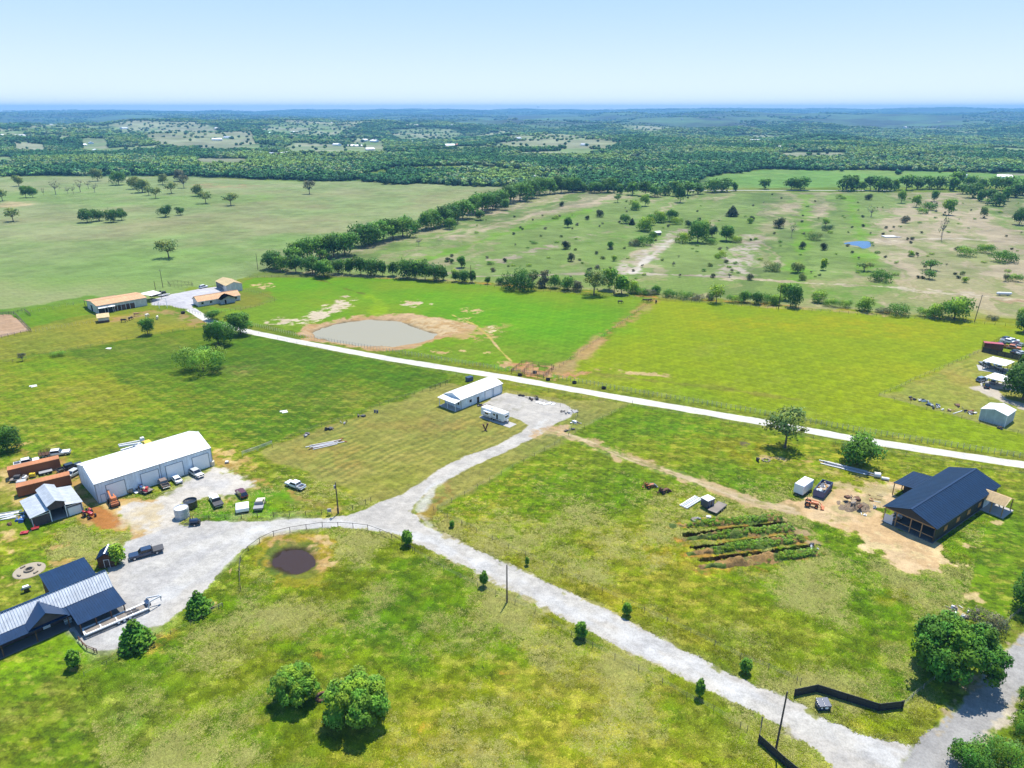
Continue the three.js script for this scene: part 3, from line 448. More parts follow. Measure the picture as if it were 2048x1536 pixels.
{
  const fx = [[TR_B[0], TR_B[2], 0.26], [POND_B[0], POND_B[2], 1.2], [SUMP_B[0], SUMP_B[2], 0.7]], fz = [[TR_B[1], TR_B[3], 0.26], [POND_B[1], POND_B[3], 1.2], [SUMP_B[1], SUMP_B[3], 0.7]];
  const zs = steps(AZ0, AZ1, 8, fz), parts = [];
  parts.push([tileUV(gridGeo(steps(-AX, 0, 8, fx), zs, groundY), tileL), matL]);
  parts.push([tileUV(gridGeo(steps(0, AX, 8, fx), zs, groundY), tileR), matR]);
  parts.push([tileUV(gridGeo(steps(-BX, BX, 40), steps(BZ0, AZ0, 40), () => 0), tileB), matB]);
  const inAB = (x, z) => (Math.abs(x) < AX && z > AZ0 && z < AZ1) || (Math.abs(x) < BX && z > BZ0 && z < AZ0);
  const inC = (x, z) => Math.abs(x) < 3200 && z > -4600 && z < BZ0;
  const far = []; for (let v = 3200; v < 17500; v *= 1.05) far.push(v);
  const cx = [...far.map((v) => -v).reverse(), ...steps(-3160, -BX, 46), ...steps(-BX, -AX, 50), ...steps(-AX, AX, 62), ...steps(AX, BX, 50), ...steps(BX, 3160, 46)]; cx.push(...far);
  const xsU = [...new Set(cx.map((v) => Math.round(v * 100) / 100))].sort((a, b) => a - b);
  const zr = []; for (let v = 4600; v < 17500; v *= 1.035) zr.push(-v);
  const zsU = [...new Set([...zr.reverse(), ...steps(-4560, BZ0, 38), ...steps(BZ0, AZ0, 78), ...steps(AZ0, AZ1, 43), ...steps(AZ1, 3000, 300)].map((v) => Math.round(v * 100) / 100))].sort((a, b) => a - b);
  parts.push([tileUV(gridGeo(xsU, zsU, farY, (x, z) => inC(x, z) && !inAB(x, z)), tileC), matC]);
  const farMat = new THREE.MeshStandardMaterial({ color: new THREE.Color().setRGB(...A(74, 112, 56)), roughness: 1, map: texRep(bumpTex, 1, 1) }); farMat.map.colorSpace = THREE.NoColorSpace; farMat.color.multiplyScalar(1.9); farMat.name = 'far woods';
  const fg = gridGeo(xsU, zsU, farY, (x, z) => !inC(x, z) && !inAB(x, z)); { const p = fg.attributes.position, uv = new Float32Array(p.count * 2); for (let i = 0; i < p.count; i++) { uv[i * 2] = p.getX(i) / 2600; uv[i * 2 + 1] = p.getZ(i) / 2600; } fg.setAttribute('uv', new THREE.BufferAttribute(uv, 2)); }
  parts.push([fg, farMat]);
  const geos = parts.map((p) => { const n = p[0].toNonIndexed(); return n; }), g = mergeGeometries(geos, true);
  const o = new THREE.Mesh(g, parts.map((p) => p[1])); o.name = 'ground'; o.receiveShadow = true; o.userData.kind = 'structure'; o.userData.label = 'grassland, scrub and far wooded country to the horizon'; scene.add(o);
}
// a flush sheet on the ground, cut at x = 0 between the two maps
function sheet(name, poly, lift, rag, label) {
  const pts = []; const r = rng(poly.length * 131 + 7);
  poly.forEach((p, i) => { const q = poly[(i + 1) % poly.length], L = p.distanceTo(q), n = Math.max(1, Math.round(L / 1.5)), d = q.clone().sub(p).normalize(); for (let k = 0; k < n; k++) { const t = p.clone().lerp(q, k / n), off = rag * fbm(t.x, t.z, 3, 17); t.x += -d.z * off; t.z += d.x * off; pts.push(t); } });
  const geos = [], flatPts = pts.map((p) => new THREE.Vector2(p.x, -p.z)), tris = THREE.ShapeUtils.triangulateShape(flatPts, []), ccw = !THREE.ShapeUtils.isClockWise(flatPts);
  for (const side of [-1, 1]) {
    const P = [];
    for (const t of tris) {
      const T = (ccw ? t : [t[0], t[2], t[1]]).map((k) => pts[k]), out = [];
      for (let i = 0; i < 3; i++) { const a = T[i], b = T[(i + 1) % 3], ia = a.x * side >= 0, ib = b.x * side >= 0; if (ia) out.push(a); if (ia !== ib) out.push(a.clone().lerp(b, a.x / (a.x - b.x))); }
      for (let i = 1; i < out.length - 1; i++) for (const v of [out[0], out[i], out[i + 1]]) P.push(v.x, lift, v.z);
    }
    if (!P.length) continue;
    const g = new THREE.BufferGeometry(); g.setAttribute('position', new THREE.BufferAttribute(new Float32Array(P), 3)); g.computeVertexNormals();
    geos.push([tileUV(g, side < 0 ? tileL : tileR), side < 0 ? stoneL : stoneR]);
  }
  const m = new THREE.Mesh(mergeGeometries(geos.map((g) => g[0]), true), geos.map((g) => g[1])); m.name = name; m.receiveShadow = true; m.userData.kind = 'structure'; m.userData.label = label; scene.add(m); return m;
}
sheet('farm_lane', LANE, 0.004, 0.05, 'long straight white gravel lane across the pastures');
sheet('gravel_drive', DRIVE, 0.008, 0.1, 'pale grey gravel driveway with forks to the houses');
sheet('county_road', ROAD, 0.012, 0.12, 'grey paved road in the bottom right corner');
sheet('shop_yard', SHOPYARD, 0.004, 0.3, 'beige gravel yard in front of the white shop');
sheet('barn_apron', APRON, 0.012, 0.2, 'pale concrete apron between the orange roofed barns');
sheet('dirt_track', TRACKP, 0.012, 0.4, 'tan dirt track to the black barn');
sheet('lot_drive', LOTDRIVE, 0.004, 0.2, 'curved beige gravel drive at the right edge');
// water
const flat = (poly, y) => { const g = new THREE.ShapeGeometry(new THREE.Shape(new THREE.CatmullRomCurve3(poly, true).getPoints(poly.length * 5).map((p) => new THREE.Vector2(p.x, -p.z)))); g.rotateX(-Math.PI / 2); g.translate(0, y, 0); return g; };
const grow = (poly, k) => { const c = poly.reduce((a, p) => a.add(p), V3(0, 0, 0)).multiplyScalar(1 / poly.length); return poly.map((p) => c.clone().lerp(p, k)); };
const waterMat = (c, rough) => { const m = phys({ color: new THREE.Color().setRGB(...c), roughness: rough, bumpMap: texRep(bumpTex, 0.15, 0.15), bumpScale: 0.01 }); m.ior = 1.33; return m; };
struct('pond_water', flat(grow(POND, 1.03), POND_Y), waterMat(A(204, 196, 166), 0.35)).userData.label = 'silty grey green pond with bare sandy banks';
struct('small_pond_water', flat(grow(SUMP, 1.07), SUMP_Y), waterMat(A(86, 66, 56), 0.25)).userData.label = 'small round brown pond beside the curved drive';
struct('puddle_water', flat(PUDDLE, 0.02), waterMat(A(70, 130, 190), 0.08)).userData.label = 'small blue pool in the overgrown field';
// ---------------------------------------------------------------- trees: leaf sprays spread through lobed crowns, tapered trunks with limbs
const leafMat = (name, thru = 0.35) => { const m = phys({ vertexColors: true, roughness: 0.85, side: THREE.DoubleSide, transmission: thru, thickness: 0 }); m.specularIntensity = 0.3; m.name = name; return m; };
const leafM = leafMat('foliage'), farLeafM = new THREE.MeshStandardMaterial({ vertexColors: true, roughness: 1, side: THREE.DoubleSide }); farLeafM.name = 'distant foliage';
const barkM = new THREE.MeshStandardMaterial({ color: new THREE.Color().setRGB(0.11, 0.085, 0.06), roughness: 1, bumpMap: texRep(bumpTex, 2, 4), bumpScale: 0.03 }), greyBarkM = new THREE.MeshStandardMaterial({ color: new THREE.Color().setRGB(0.2, 0.18, 0.155), roughness: 1 });
// lobes: [x, y, z, radius, squash]; leaves sit in the outer shell of each lobe, facing roughly outward
function foliage(lobes, n, size, colA, colB, r, o = {}) {
  const { shell = 0.45, long = 1.5, core = 0, droop = 0 } = o;
  const P = new Float32Array(n * 18), N = new Float32Array(n * 18), C = new Float32Array(n * 18), cum = []; let tot = 0;
  for (const l of lobes) { tot += l[3] * l[3]; cum.push(tot); }
  const cx = lobes.reduce((a, l) => a + l[0], 0) / lobes.length, cy = Math.min(...lobes.map((l) => l[1])), cz = lobes.reduce((a, l) => a + l[2], 0) / lobes.length;
  const d = V3(), t = V3(), b = V3(), nn = V3(), c = V3(), q = V3();
  for (let i = 0; i < n; i++) {
    const pick = r() * tot; let k = 0; while (cum[k] < pick) k++; const l = lobes[k];
    const u = r() * 2 - 1, ph = r() * 6.283, s = Math.sqrt(1 - u * u); d.set(s * Math.cos(ph), u, s * Math.sin(ph));
    if (d.y < -0.35 && r() < 0.6) d.y = -d.y;
    const lump = 1 + 0.14 * r() * r() + 0.2 * Math.sin(d.x * 7 + k * 2.1) * Math.sin(d.z * 6 + k) + 0.1 * Math.sin(d.y * 9 + k);
    const rad = l[3] * (1 - shell * Math.pow(r(), 1.6)) * lump;
    c.set(l[0] + d.x * rad, l[1] + d.y * rad * l[4], l[2] + d.z * rad);
    nn.copy(d).multiplyScalar(0.7).add(q.set(r() - 0.5, r() - 0.5 + 0.25, r() - 0.5).multiplyScalar(1.5)).normalize();
    t.set(r() - 0.5, r() - 0.5 - droop, r() - 0.5).cross(nn).normalize(); if (!t.lengthSq()) t.set(1, 0, 0); b.crossVectors(nn, t);
    const w = size * (0.6 + 0.8 * r()), L = w * long, bend = w * 0.25;
    const pts = [[-L / 2, 0, 0], [0, -w / 2, bend], [L / 2, 0, 0], [0, w / 2, bend]].map(([a, e, f]) => [c.x + t.x * a + b.x * e + nn.x * f, c.y + t.y * a + b.y * e + nn.y * f, c.z + t.z * a + b.z * e + nn.z * f]);
    // each leaf mixes the two greens at random, tone shifting from lobe to lobe
    const g = clamp(0.15 + 0.75 * r(), 0, 1), v = (0.82 + 0.36 * r()), lob = 0.9 + 0.2 * Math.sin(k * 12.9 + 1.7), warm = [1.06 + 0.22 * Math.sin(k * 7.3 + 0.4), 1, 1 - 0.2 * Math.sin(k * 7.3 + 0.4)];
    q.set(c.x - cx, (c.y - cy) * 0.8 + 0.3, c.z - cz).normalize().multiplyScalar(0.45).addScaledVector(d, 0.45).addScaledVector(nn, 0.55).normalize();
    [0, 1, 2, 0, 2, 3].forEach((m, j) => { const o3 = i * 18 + j * 3; for (let e = 0; e < 3; e++) { P[o3 + e] = pts[m][e]; C[o3 + e] = lerp(colA[e], colB[e], g) * v * lob * warm[e] * (o.gain ?? 1.95); } N[o3] = q.x; N[o3 + 1] = q.y; N[o3 + 2] = q.z; });
  }
  const g = new THREE.BufferGeometry(); g.setAttribute('position', new THREE.BufferAttribute(P, 3)); g.setAttribute('normal', new THREE.BufferAttribute(N, 3)); g.setAttribute('color', new THREE.BufferAttribute(C, 3)); return g;
}
function lobesOf(r, count, w, h0, h1, rad, sq = 0.85) { // lobes filling a crown of half-width w between heights h0..h1
  const o = [[0, (h0 + h1) / 2 + (h1 - h0) * 0.08, 0, Math.min(w, (h1 - h0) / 2) * 0.82, sq]];
  for (let i = 0; i < count; i++) { const a = i * 2.4 + r() * 0.9, y = lerp(h0 + rad * 0.6, h1 - rad * 0.75, r()), k = Math.sin(clamp((y - h0) / (h1 - h0), 0, 1) * 2.6 + 0.35), q = (w - rad * 0.75) * (0.55 + 0.45 * r()) * k; o.push([Math.cos(a) * q, y, Math.sin(a) * q, rad * (0.75 + 0.5 * r()), sq]); }
  return o;
}
function limbs(r, h, base, lobes, k = 6) { // tapered trunk forking towards the lobes
  const gs = [], fork = V3((r() - 0.5) * base, h, (r() - 0.5) * base);
  gs.push(bar(V3(0, -0.15, 0), fork, base, 7, base * 0.6)); gs.push(bar(V3(0, -0.1, 0), V3(0, base * 1.2, 0), base * 1.45, 7, base));
  for (let i = 0; i < Math.min(k, lobes.length); i++) { const l = lobes[(i + 1) % lobes.length], e = V3(l[0], l[1], l[2]), m = fork.clone().lerp(e, 0.5).add(V3(0, h * 0.05, 0)); gs.push(bar(fork, m, base * 0.5, 5, base * 0.32), bar(m, e, base * 0.32, 5, base * 0.1)); }
  return merge(gs);
}
const GREEN = { dark: [A(48, 98, 26), A(92, 150, 50)], mid: [A(66, 120, 28), A(114, 174, 52)], fresh: [A(100, 156, 34), A(160, 208, 70)], pale: [A(104, 138, 58), A(152, 176, 92)], cedar: [A(30, 58, 30), A(58, 88, 46)], blue: [A(44, 90, 52), A(84, 130, 76)], grey: [A(96, 112, 78), A(134, 142, 108)], lime: [A(122, 170, 30), A(168, 206, 60)] };
const protos = new Map();
// kinds are about one metre of height each: unit trees scaled on placement (h = height), so leaf size is relative
function proto(kind, detail, v) {
  const key = kind + detail + v; if (protos.has(key)) return protos.get(key);
  const r = rng(key.split('').reduce((a, c) => a * 31 + c.charCodeAt(0), 7)), n = [500, 1500, 3600, 14000][detail], s = [0.1, 0.062, 0.045, 0.03][detail];
  let lobes, col = GREEN.mid, o = {}, trunk, base = 0.035, fork = 0.25, dens = 1, bark = barkM, stems = 6, size = s;
  const K = kind.split('_')[0], tone = kind.split('_')[1];
  if (K === 'oak') { lobes = lobesOf(r, 9, 0.56, 0.16, 1, 0.26); fork = 0.3; }
  else if (K === 'broad') { lobes = lobesOf(r, 12, 0.75, 0.12, 1, 0.3); fork = 0.25; base = 0.045; dens = 1.3; }
  else if (K === 'bush') { lobes = lobesOf(r, 9, 0.72, -0.05, 1, 0.34); fork = 0.1; base = 0.03; dens = 1.1; }
  else if (K === 'low') { lobes = lobesOf(r, 10, 1.25, -0.1, 1, 0.42, 0.8); fork = 0.1; base = 0.03; dens = 1.2; }
  else if (K === 'airy') { lobes = lobesOf(r, 12, 0.55, 0.25, 1, 0.2); fork = 0.3; dens = 0.36; o = { shell: 0.95 }; stems = 12; }
  else if (K === 'bare') { lobes = lobesOf(r, 12, 0.5, 0.3, 1, 0.18); dens = 0.03; o = { shell: 0.9 }; stems = 13; bark = greyBarkM; fork = 0.35; base = 0.03; }
  else if (K === 'cone') { lobes = []; for (let i = 0; i < 8; i++) { const t = i / 7; lobes.push([(r() - 0.5) * 0.05, 0.12 + 0.8 * t, (r() - 0.5) * 0.05, 0.3 * (1 - t) + 0.07, 0.9]); } fork = 0.1; o = { shell: 0.35 }; }
  else if (K === 'oval') { lobes = [[0, 0.34, 0, 0.24, 1.1], [0.03, 0.55, 0.02, 0.25, 1.15], [-0.02, 0.76, 0, 0.17, 1.2], [0.1, 0.42, 0.08, 0.16, 1], [-0.11, 0.48, -0.07, 0.16, 1], [0.05, 0.62, -0.12, 0.14, 1], [-0.06, 0.6, 0.12, 0.14, 1]]; fork = 0.15; base = 0.022; stems = 3; }
  else if (K === 'tall') { lobes = lobesOf(r, 8, 0.32, 0.1, 1, 0.17, 1.1); fork = 0.3; base = 0.025; }
  if (tone) col = GREEN[tone];
  if (K === 'broad' && detail >= 3) { lobes = [[0, 0.5, 0, 0.36, 0.9]]; for (let i = 0; i < 52; i++) { const u = 1 - 1.55 * (i + 0.5) / 52, a = i * 2.4 + r(), q = Math.sqrt(Math.max(0, 1 - u * u)), k = 0.72 + 0.3 * r(); lobes.push([Math.cos(a) * q * 0.66 * k, 0.5 + u * 0.4 * k, Math.sin(a) * q * 0.66 * k, 0.11 + 0.08 * r(), 0.8]); } }
  const crown = foliage(lobes, Math.max(24, Math.round(n * dens)), size * (detail >= 3 ? 1.15 : 1), col[0], col[1], r, o);
  trunk = limbs(r, fork, base, lobes, stems);
  if (K === 'bare') { const gs = [trunk]; for (let i = 0; i < 26; i++) { const l = lobes[1 + i % 12], e = V3(l[0], l[1], l[2]); gs.push(bar(e, e.clone().add(V3((r() - 0.5) * 0.4, r() * 0.25, (r() - 0.5) * 0.4)), 0.006, 3, 0.002)); } trunk = merge(gs); }
  const p = { crown, trunk, bark }; protos.set(key, p); return p;
}
let treeV = 0;
function tree(name, kind, detail, pos, h, label, category = 'tree', group, wide = 1) {
  const p = proto(kind, detail, treeV++ % 3), o = thing(name, label, category, pos, R() * 6.28, group);
  o.scale.set(h * wide, h, h * wide);
  mesh('trunk', p.trunk, p.bark, o); mesh('crown', p.crown, leafM, o); return o;
}
// base sighted at (px, py), top of the crown at pixel height topY
function treeAt(px, py, topY, kind, detail, name, label, category, group, wide) {
  const b = G(px, py), dy = -(topY - 768) / FOCAL, c = Math.cos(PITCH), s = Math.sin(PITCH), t = b.z / (-s * dy - c), h = Math.max(0.8, CAM_H + (c * dy - s) * t);
  return tree(name, kind, detail, b, h, label, category, group, wide);
}
// ---------------------------------------------------------------- far woods (one mass that nobody could count)
function canopy(r, n, size, col) { // a squat crown, leaves over a lumpy core
  const core = new THREE.IcosahedronGeometry(0.42, 1), p = core.attributes.position; for (let i = 0; i < p.count; i++) { const k = 1 + 0.22 * Math.sin(p.getX(i) * 17 + p.getZ(i) * 11) * Math.cos(p.getY(i) * 13); p.setXYZ(i, p.getX(i) * k, 0.5 + p.getY(i) * k * 0.95, p.getZ(i) * k); }
  core.computeVertexNormals(); const cc = new Float32Array(p.count * 3); for (let i = 0; i < p.count; i++) for (let e = 0; e < 3; e++) cc[i * 3 + e] = col[0][e]; core.setAttribute('color', new THREE.BufferAttribute(cc, 3)); core.deleteAttribute('uv');
  return mergeGeometries([core.index ? core.toNonIndexed() : core, foliage(lobesOf(r, 5, 0.52, 0.1, 1, 0.26), n, size, col[0], col[1], r)]);
}
{
  const r = rng(909), WH = [[1, 1, 1], [1, 1, 1]];
  const variants = [0, 1, 2].map((v) => canopy(rng(40 + v), 70, 0.2, [[0.75, 0.75, 0.75], [1.15, 1.15, 1.15]]));
  const tones = [A(60, 124, 66), A(96, 152, 72), A(122, 170, 84), A(56, 112, 70), A(156, 178, 120), A(96, 146, 100), A(140, 176, 84)];
  const spots = [[], [], []];
  const put = (x, z, w, h) => { const k = Math.floor(r() * 3), pick = 0.5 + 0.5 * fbm(x, z, 160, 31) + (r() - 0.5) * 0.55, t = tones[clamp(Math.floor(pick * tones.length), 0, tones.length - 1)], v = 0.82 + 0.3 * r(); spots[k].push([x, z, w, h, t.map((q, e) => q * v * [0.88, 0.98, 1.02][e])]); };
  // within 2.2 km: crown by crown
  for (let z = -620; z > -2300; z -= 7.4) for (let x = z * 0.8; x < -z * 0.8; x += 7.4) { const X = x + (r() - 0.5) * 6, Zz = z + (r() - 0.5) * 6; if (!inWoods(X, Zz)) { if (z < -1050 && r() < 0.006) put(X, Zz, 7 + 4 * r(), 6 + 3 * r()); continue; } if (fbm(X, Zz, 90, 33) > 1.05 && r() < 0.8) continue; put(X, Zz, 6.5 + 5 * r(), 5 + 5 * r()); }
  for (let z = -2300; z > -5200; z -= 15) for (let x = z * 0.8; x < -z * 0.8; x += 15) { const X = x + (r() - 0.5) * 13, Zz = z + (r() - 0.5) * 13; if (!inWoods(X, Zz)) { if (r() < 0.09) put(X, Zz, 11, 6 + 3 * r()); continue; } put(X, Zz, 13 + 8 * r(), 6 + 6 * r()); }
  for (let z = -5200; z > -17000;) { const s = -z / 75; for (let x = z * 0.8; x < -z * 0.8; x += 23) { const X = x + (r() - 0.5) * 20, Zz = z + (r() - 0.5) * s; if (fbm(X, Zz, 1200, 35) > 0.85 || !inWoods(X, Zz)) continue; put(X, Zz, 20 + 9 * r(), 8 + 9 * r()); } z -= s; }
  const M4 = new THREE.Matrix4(), q = new THREE.Quaternion(), up = V3(0, 1, 0), col = new THREE.Color();
  variants.forEach((g, k) => {
    const im = new THREE.InstancedMesh(g, farLeafM, spots[k].length); im.name = ['far_woods', 'far_woods_001', 'far_woods_002'][k]; im.userData.kind = 'stuff'; im.userData.label = 'wooded country reaching to the horizon'; im.castShadow = im.receiveShadow = true;
    spots[k].forEach(([x, z, w, h, c], i) => { q.setFromAxisAngle(up, r() * 6.28); M4.compose(V3(x, farY(x, z) - 0.06 * h, z), q, V3(w, h, w)); im.setMatrixAt(i, M4); im.setColorAt(i, col.setRGB(...c)); });
    scene.add(im);
  });
  console.log('far trees', spots.map((s) => s.length).join(' '));
}
const ONES = 'first second third fourth fifth sixth seventh eighth ninth tenth eleventh twelfth thirteenth fourteenth fifteenth sixteenth seventeenth eighteenth nineteenth'.split(' '), TENS = ['', '', 'twenty', 'thirty', 'forty'], nth = (i) => (i < 19 ? ONES[i] : (i + 1) % 10 ? TENS[Math.floor((i + 1) / 10)] + '-' + ONES[(i + 1) % 10 - 1] : ['', '', 'twentieth', 'thirtieth', 'fortieth'][(i + 1) / 10]);
// ---------------------------------------------------------------- single trees (base x, base y, top y as sighted)
// big ones near the camera
tree('bushy_tree', 'broad_fresh', 3, G(594, 1398), 6.2, 'bright green bushy tree, smaller and left one of the pair in the front pasture', 'tree', undefined, 0.86);
tree('bushy_tree', 'broad_fresh', 3, G(716, 1440), 8.0, 'bright green bushy tree, bigger and right one of the pair in the front pasture', 'tree', undefined, 0.88);
tree('spreading_oak', 'broad_mid', 3, G(1902, 1350), 10.5, 'large dark green spreading oak casting its shadow on the paved road', 'tree', undefined, 0.92);
tree('roadside_tree', 'broad_mid', 2, G(2072, 1225), 8, 'dark green tree cut by the right edge above the paved road', 'tree', undefined, 0.75);
tree('roadside_tree', 'oak_mid', 2, G(2070, 1170), 6, 'tree behind the roadside tree at the right edge', 'tree', undefined, 0.9);
tree('roadside_bush', 'broad_mid', 2, G(1930, 1536), 4.6, 'leafy bush at the bottom beside the mouth of the gravel drive', 'bush', undefined, 0.9);
tree('roadside_bush', 'low_mid', 2, G(2015, 1528), 4.0, 'low leafy bush right of the guard rail in the bottom right corner', 'bush', undefined, 0.9);
tree('roadside_bush', 'low_fresh', 2, G(2052, 1474), 3.8, 'dark bush at the right edge between road and guard rail', 'bush', undefined, 0.6);
tree('roadside_bush', 'bush_mid', 2, G(2062, 1424), 4.8, 'upper bush at the right edge beyond the paved road', 'bush', undefined, 0.7);
treeAt(1975, 1255, 1225, 'low_grey', 1, 'roadside_bush', 'greyish scrub along the road fence below the edge tree', 'bush', undefined, 0.9);
for (const [x, y, t, k, w, l] of [
  [815, 1098, 1060, 'oval_mid', 1.1, 'small dark tree at the fork of the gravel drive'], [968, 1180, 1141, 'oval_mid', 0.75, 'slim dark sapling left of the pole beside the gravel drive'],
  [1162, 1284, 1243, 'oval_mid', 1.0, 'small round green tree below the long drive, right of the pole'], [1399, 1402, 1357, 'oval_mid', 0.7, 'slim sapling below the drive near the black entry fence'],
  [904, 1062, 1041, 'oval_mid', 1.2, 'tiny dark tree on the verge under the corner of the parcel fence'], [1054, 1138, 1113, 'oval_mid', 0.7, 'tiny thin sapling on the verge above the pole'],
  [1253, 1238, 1205, 'oval_mid', 1.05, 'small dark tree on the verge halfway down the drive'], [1490, 1352, 1316, 'oval_mid', 1.1, 'small dark tree on the verge before the dumpster'],
  [398, 1232, 1182, 'cone_mid', 1.3, 'conical evergreen beside the curve of the house drive'], [273, 1300, 1240, 'cone_mid', 1.35, 'bushy conical evergreen behind the long flat trailer'],
  [150, 1342, 1300, 'oval_mid', 1.1, 'small tree in a ring of bare soil in front of the house lawn'], [237, 1135, 1087, 'oval_fresh', 1.15, 'round light green tree beside the little wooden shed']])
  treeAt(x, y - 7, t, k, 1, 'yard_tree', l, 'tree', undefined, w);
treeAt(15, 902, 850, 'bush_dark', 2, 'round_tree', 'dark round tree at the left edge above the rust red containers', 'tree', undefined, 0.75);
treeAt(1570, 895, 818, 'airy_pale', 2, 'mesquite_tree', 'pale airy tree beside the white lane', 'tree', undefined, 1.0);
treeAt(1714, 928, 870, 'oak_mid', 2, 'oak', 'dense green oak between the white lane and the stacked pipes', 'tree', undefined, 1.1);
treeAt(296, 670, 636, 'oak_mid', 2, 'oak', 'small green oak at the back fence of the weedy parcel', 'tree', undefined, 0.8);
treeAt(425, 640, 622, 'oak_mid', 2, 'oak', 'oak behind the big one at the corner of the lane', 'tree', undefined, 1.6);
treeAt(437, 690, 640, 'broad_mid', 2, 'oak', 'broad dark oak at the top corner of the weedy parcel', 'tree', undefined, 0.8);
treeAt(482, 668, 624, 'oak_mid', 2, 'oak', 'oak right of the broad one where the lane bends', 'tree', undefined, 1.05);
treeAt(407, 742, 696, 'low_fresh', 2, 'willow_thicket', 'rounded bright green thicket in the weedy parcel', 'bush', undefined, 0.9);
treeAt(45, 722, 706, 'airy_grey', 1, 'scrub_bush', 'small grey twiggy bush on the fence line left of the parcel', 'bush', undefined, 1);
treeAt(116, 712, 702, 'low_fresh', 1, 'scrub_bush', 'low green clump at the left corner of the parcel', 'bush', undefined, 1.3);
treeAt(2044, 800, 735, 'broad_dark', 2, 'edge_tree', 'dark tree at the right edge beside the white carports', 'tree', undefined, 0.8);
treeAt(2050, 775, 700, 'oak_dark', 2, 'edge_tree', 'upper dark tree at the right edge behind the carports', 'tree', undefined, 0.7);
treeAt(2046, 665, 630, 'oak_dark', 1, 'edge_tree', 'dark tree at the right edge above the junk yard', 'tree', undefined, 1.0);
treeAt(2022, 752, 739, 'bush_fresh', 1, 'yard_bush', 'small bush between the two white carports', 'bush', undefined, 0.9);
// pasture trees at the upper left
for (const [x, y, t, k, w, l] of [
  [338, 516, 475, 'airy_pale', 1.1, 'lone pale airy tree in the big left pasture behind the orange roofed barn'], [175, 445, 418, 'broad_dark', 0.9, 'leftmost dark oak of the clump of four in the pasture'], [199, 442, 418, 'broad_dark', 0.9, 'second dark oak of the clump of four in the pasture'],
  [228, 444, 418, 'bush_dark', 0.9, 'third, lower oak of the clump of four in the pasture'], [244, 440, 417, 'broad_dark', 0.7, 'rightmost dark oak of the clump of four in the pasture'], [331, 434, 410, 'broad_dark', 0.8, 'left dark oak of the pair in the middle of the pasture'], [361, 430, 414, 'oak_dark', 1.1, 'right, smaller dark oak of the pair in the middle of the pasture'],
  [27, 443, 413, 'airy_pale', 1.1, 'pale tree at the left edge beside the sand patch'], [5, 402, 374, 'airy_pale', 0.9, 'pale tree cut by the left edge of the picture'], [52, 395, 371, 'oak_mid', 0.8, 'left green oak of the close pair at upper left'], [66, 395, 372, 'oak_mid', 0.75, 'right green oak of the close pair at upper left'],
  [38, 372, 350, 'oak_pale', 0.9, 'pale round tree beside the far left wood edge'], [196, 362, 337, 'oak_pale', 0.9, 'pale tree standing alone before the wood edge'], [238, 370, 343, 'broad_mid', 0.85, 'round green oak nearest the wood edge'],
  [268, 378, 352, 'oak_pale', 0.9, 'leftmost of the three overlapping pale trees before the woods'], [285, 385, 356, 'broad_pale', 0.8, 'middle of the three overlapping pale trees before the woods'], [312, 397, 372, 'airy_pale', 0.9, 'front pale tree right of the three overlapping ones'], [298, 391, 370, 'airy_pale', 0.9, 'pale tree between the three overlapping ones and the front one'],
  [326, 369, 348, 'oak_pale', 1.0, 'pale tree at the back of the middle cluster by the woods'], [343, 387, 361, 'airy_pale', 1.0, 'airy tree in front of the middle cluster by the woods'], [368, 376, 350, 'airy_grey', 0.9, 'grey twiggy tree on the right of the middle cluster'], [360, 362, 338, 'oak_grey', 1.0, 'greyish tree touching the wood edge above the middle cluster'],
  [397, 392, 368, 'oak_pale', 0.95, 'left, further tree of the pair right of the cluster'], [412, 407, 379, 'airy_pale', 1.05, 'right, nearer tree of the pair right of the cluster'], [462, 411, 383, 'airy_pale', 1.1, 'single pale tree right of the pair in the pasture'], [619, 388, 361, 'airy_grey', 1.0, 'lone greyish tree far right in the big left pasture']])
  treeAt(x, y, t, k, 1, 'pasture_tree', l, 'tree', undefined, w);
[[112, 389, 357], [88, 392, 375], [136, 388, 371], [147, 388, 368], [161, 384, 358], [190, 385, 364], [177, 377, 358]].forEach(([x, y, t], i) => treeAt(x, y, t, 'bare_grey', 1, 'dead_tree', ['tallest bare grey tree of the dead grove', 'leftmost short bare tree of the dead grove', 'bare tree right of the tallest in the dead grove', 'thin bare tree in the middle of the dead grove', 'wide bare tree in the middle of the dead grove', 'rightmost bare tree of the dead grove', 'bare tree at the back of the dead grove'][i], 'dead tree', undefined, [0.9, 0.5, 0.9, 0.6, 1, 0.9, 1][i]));
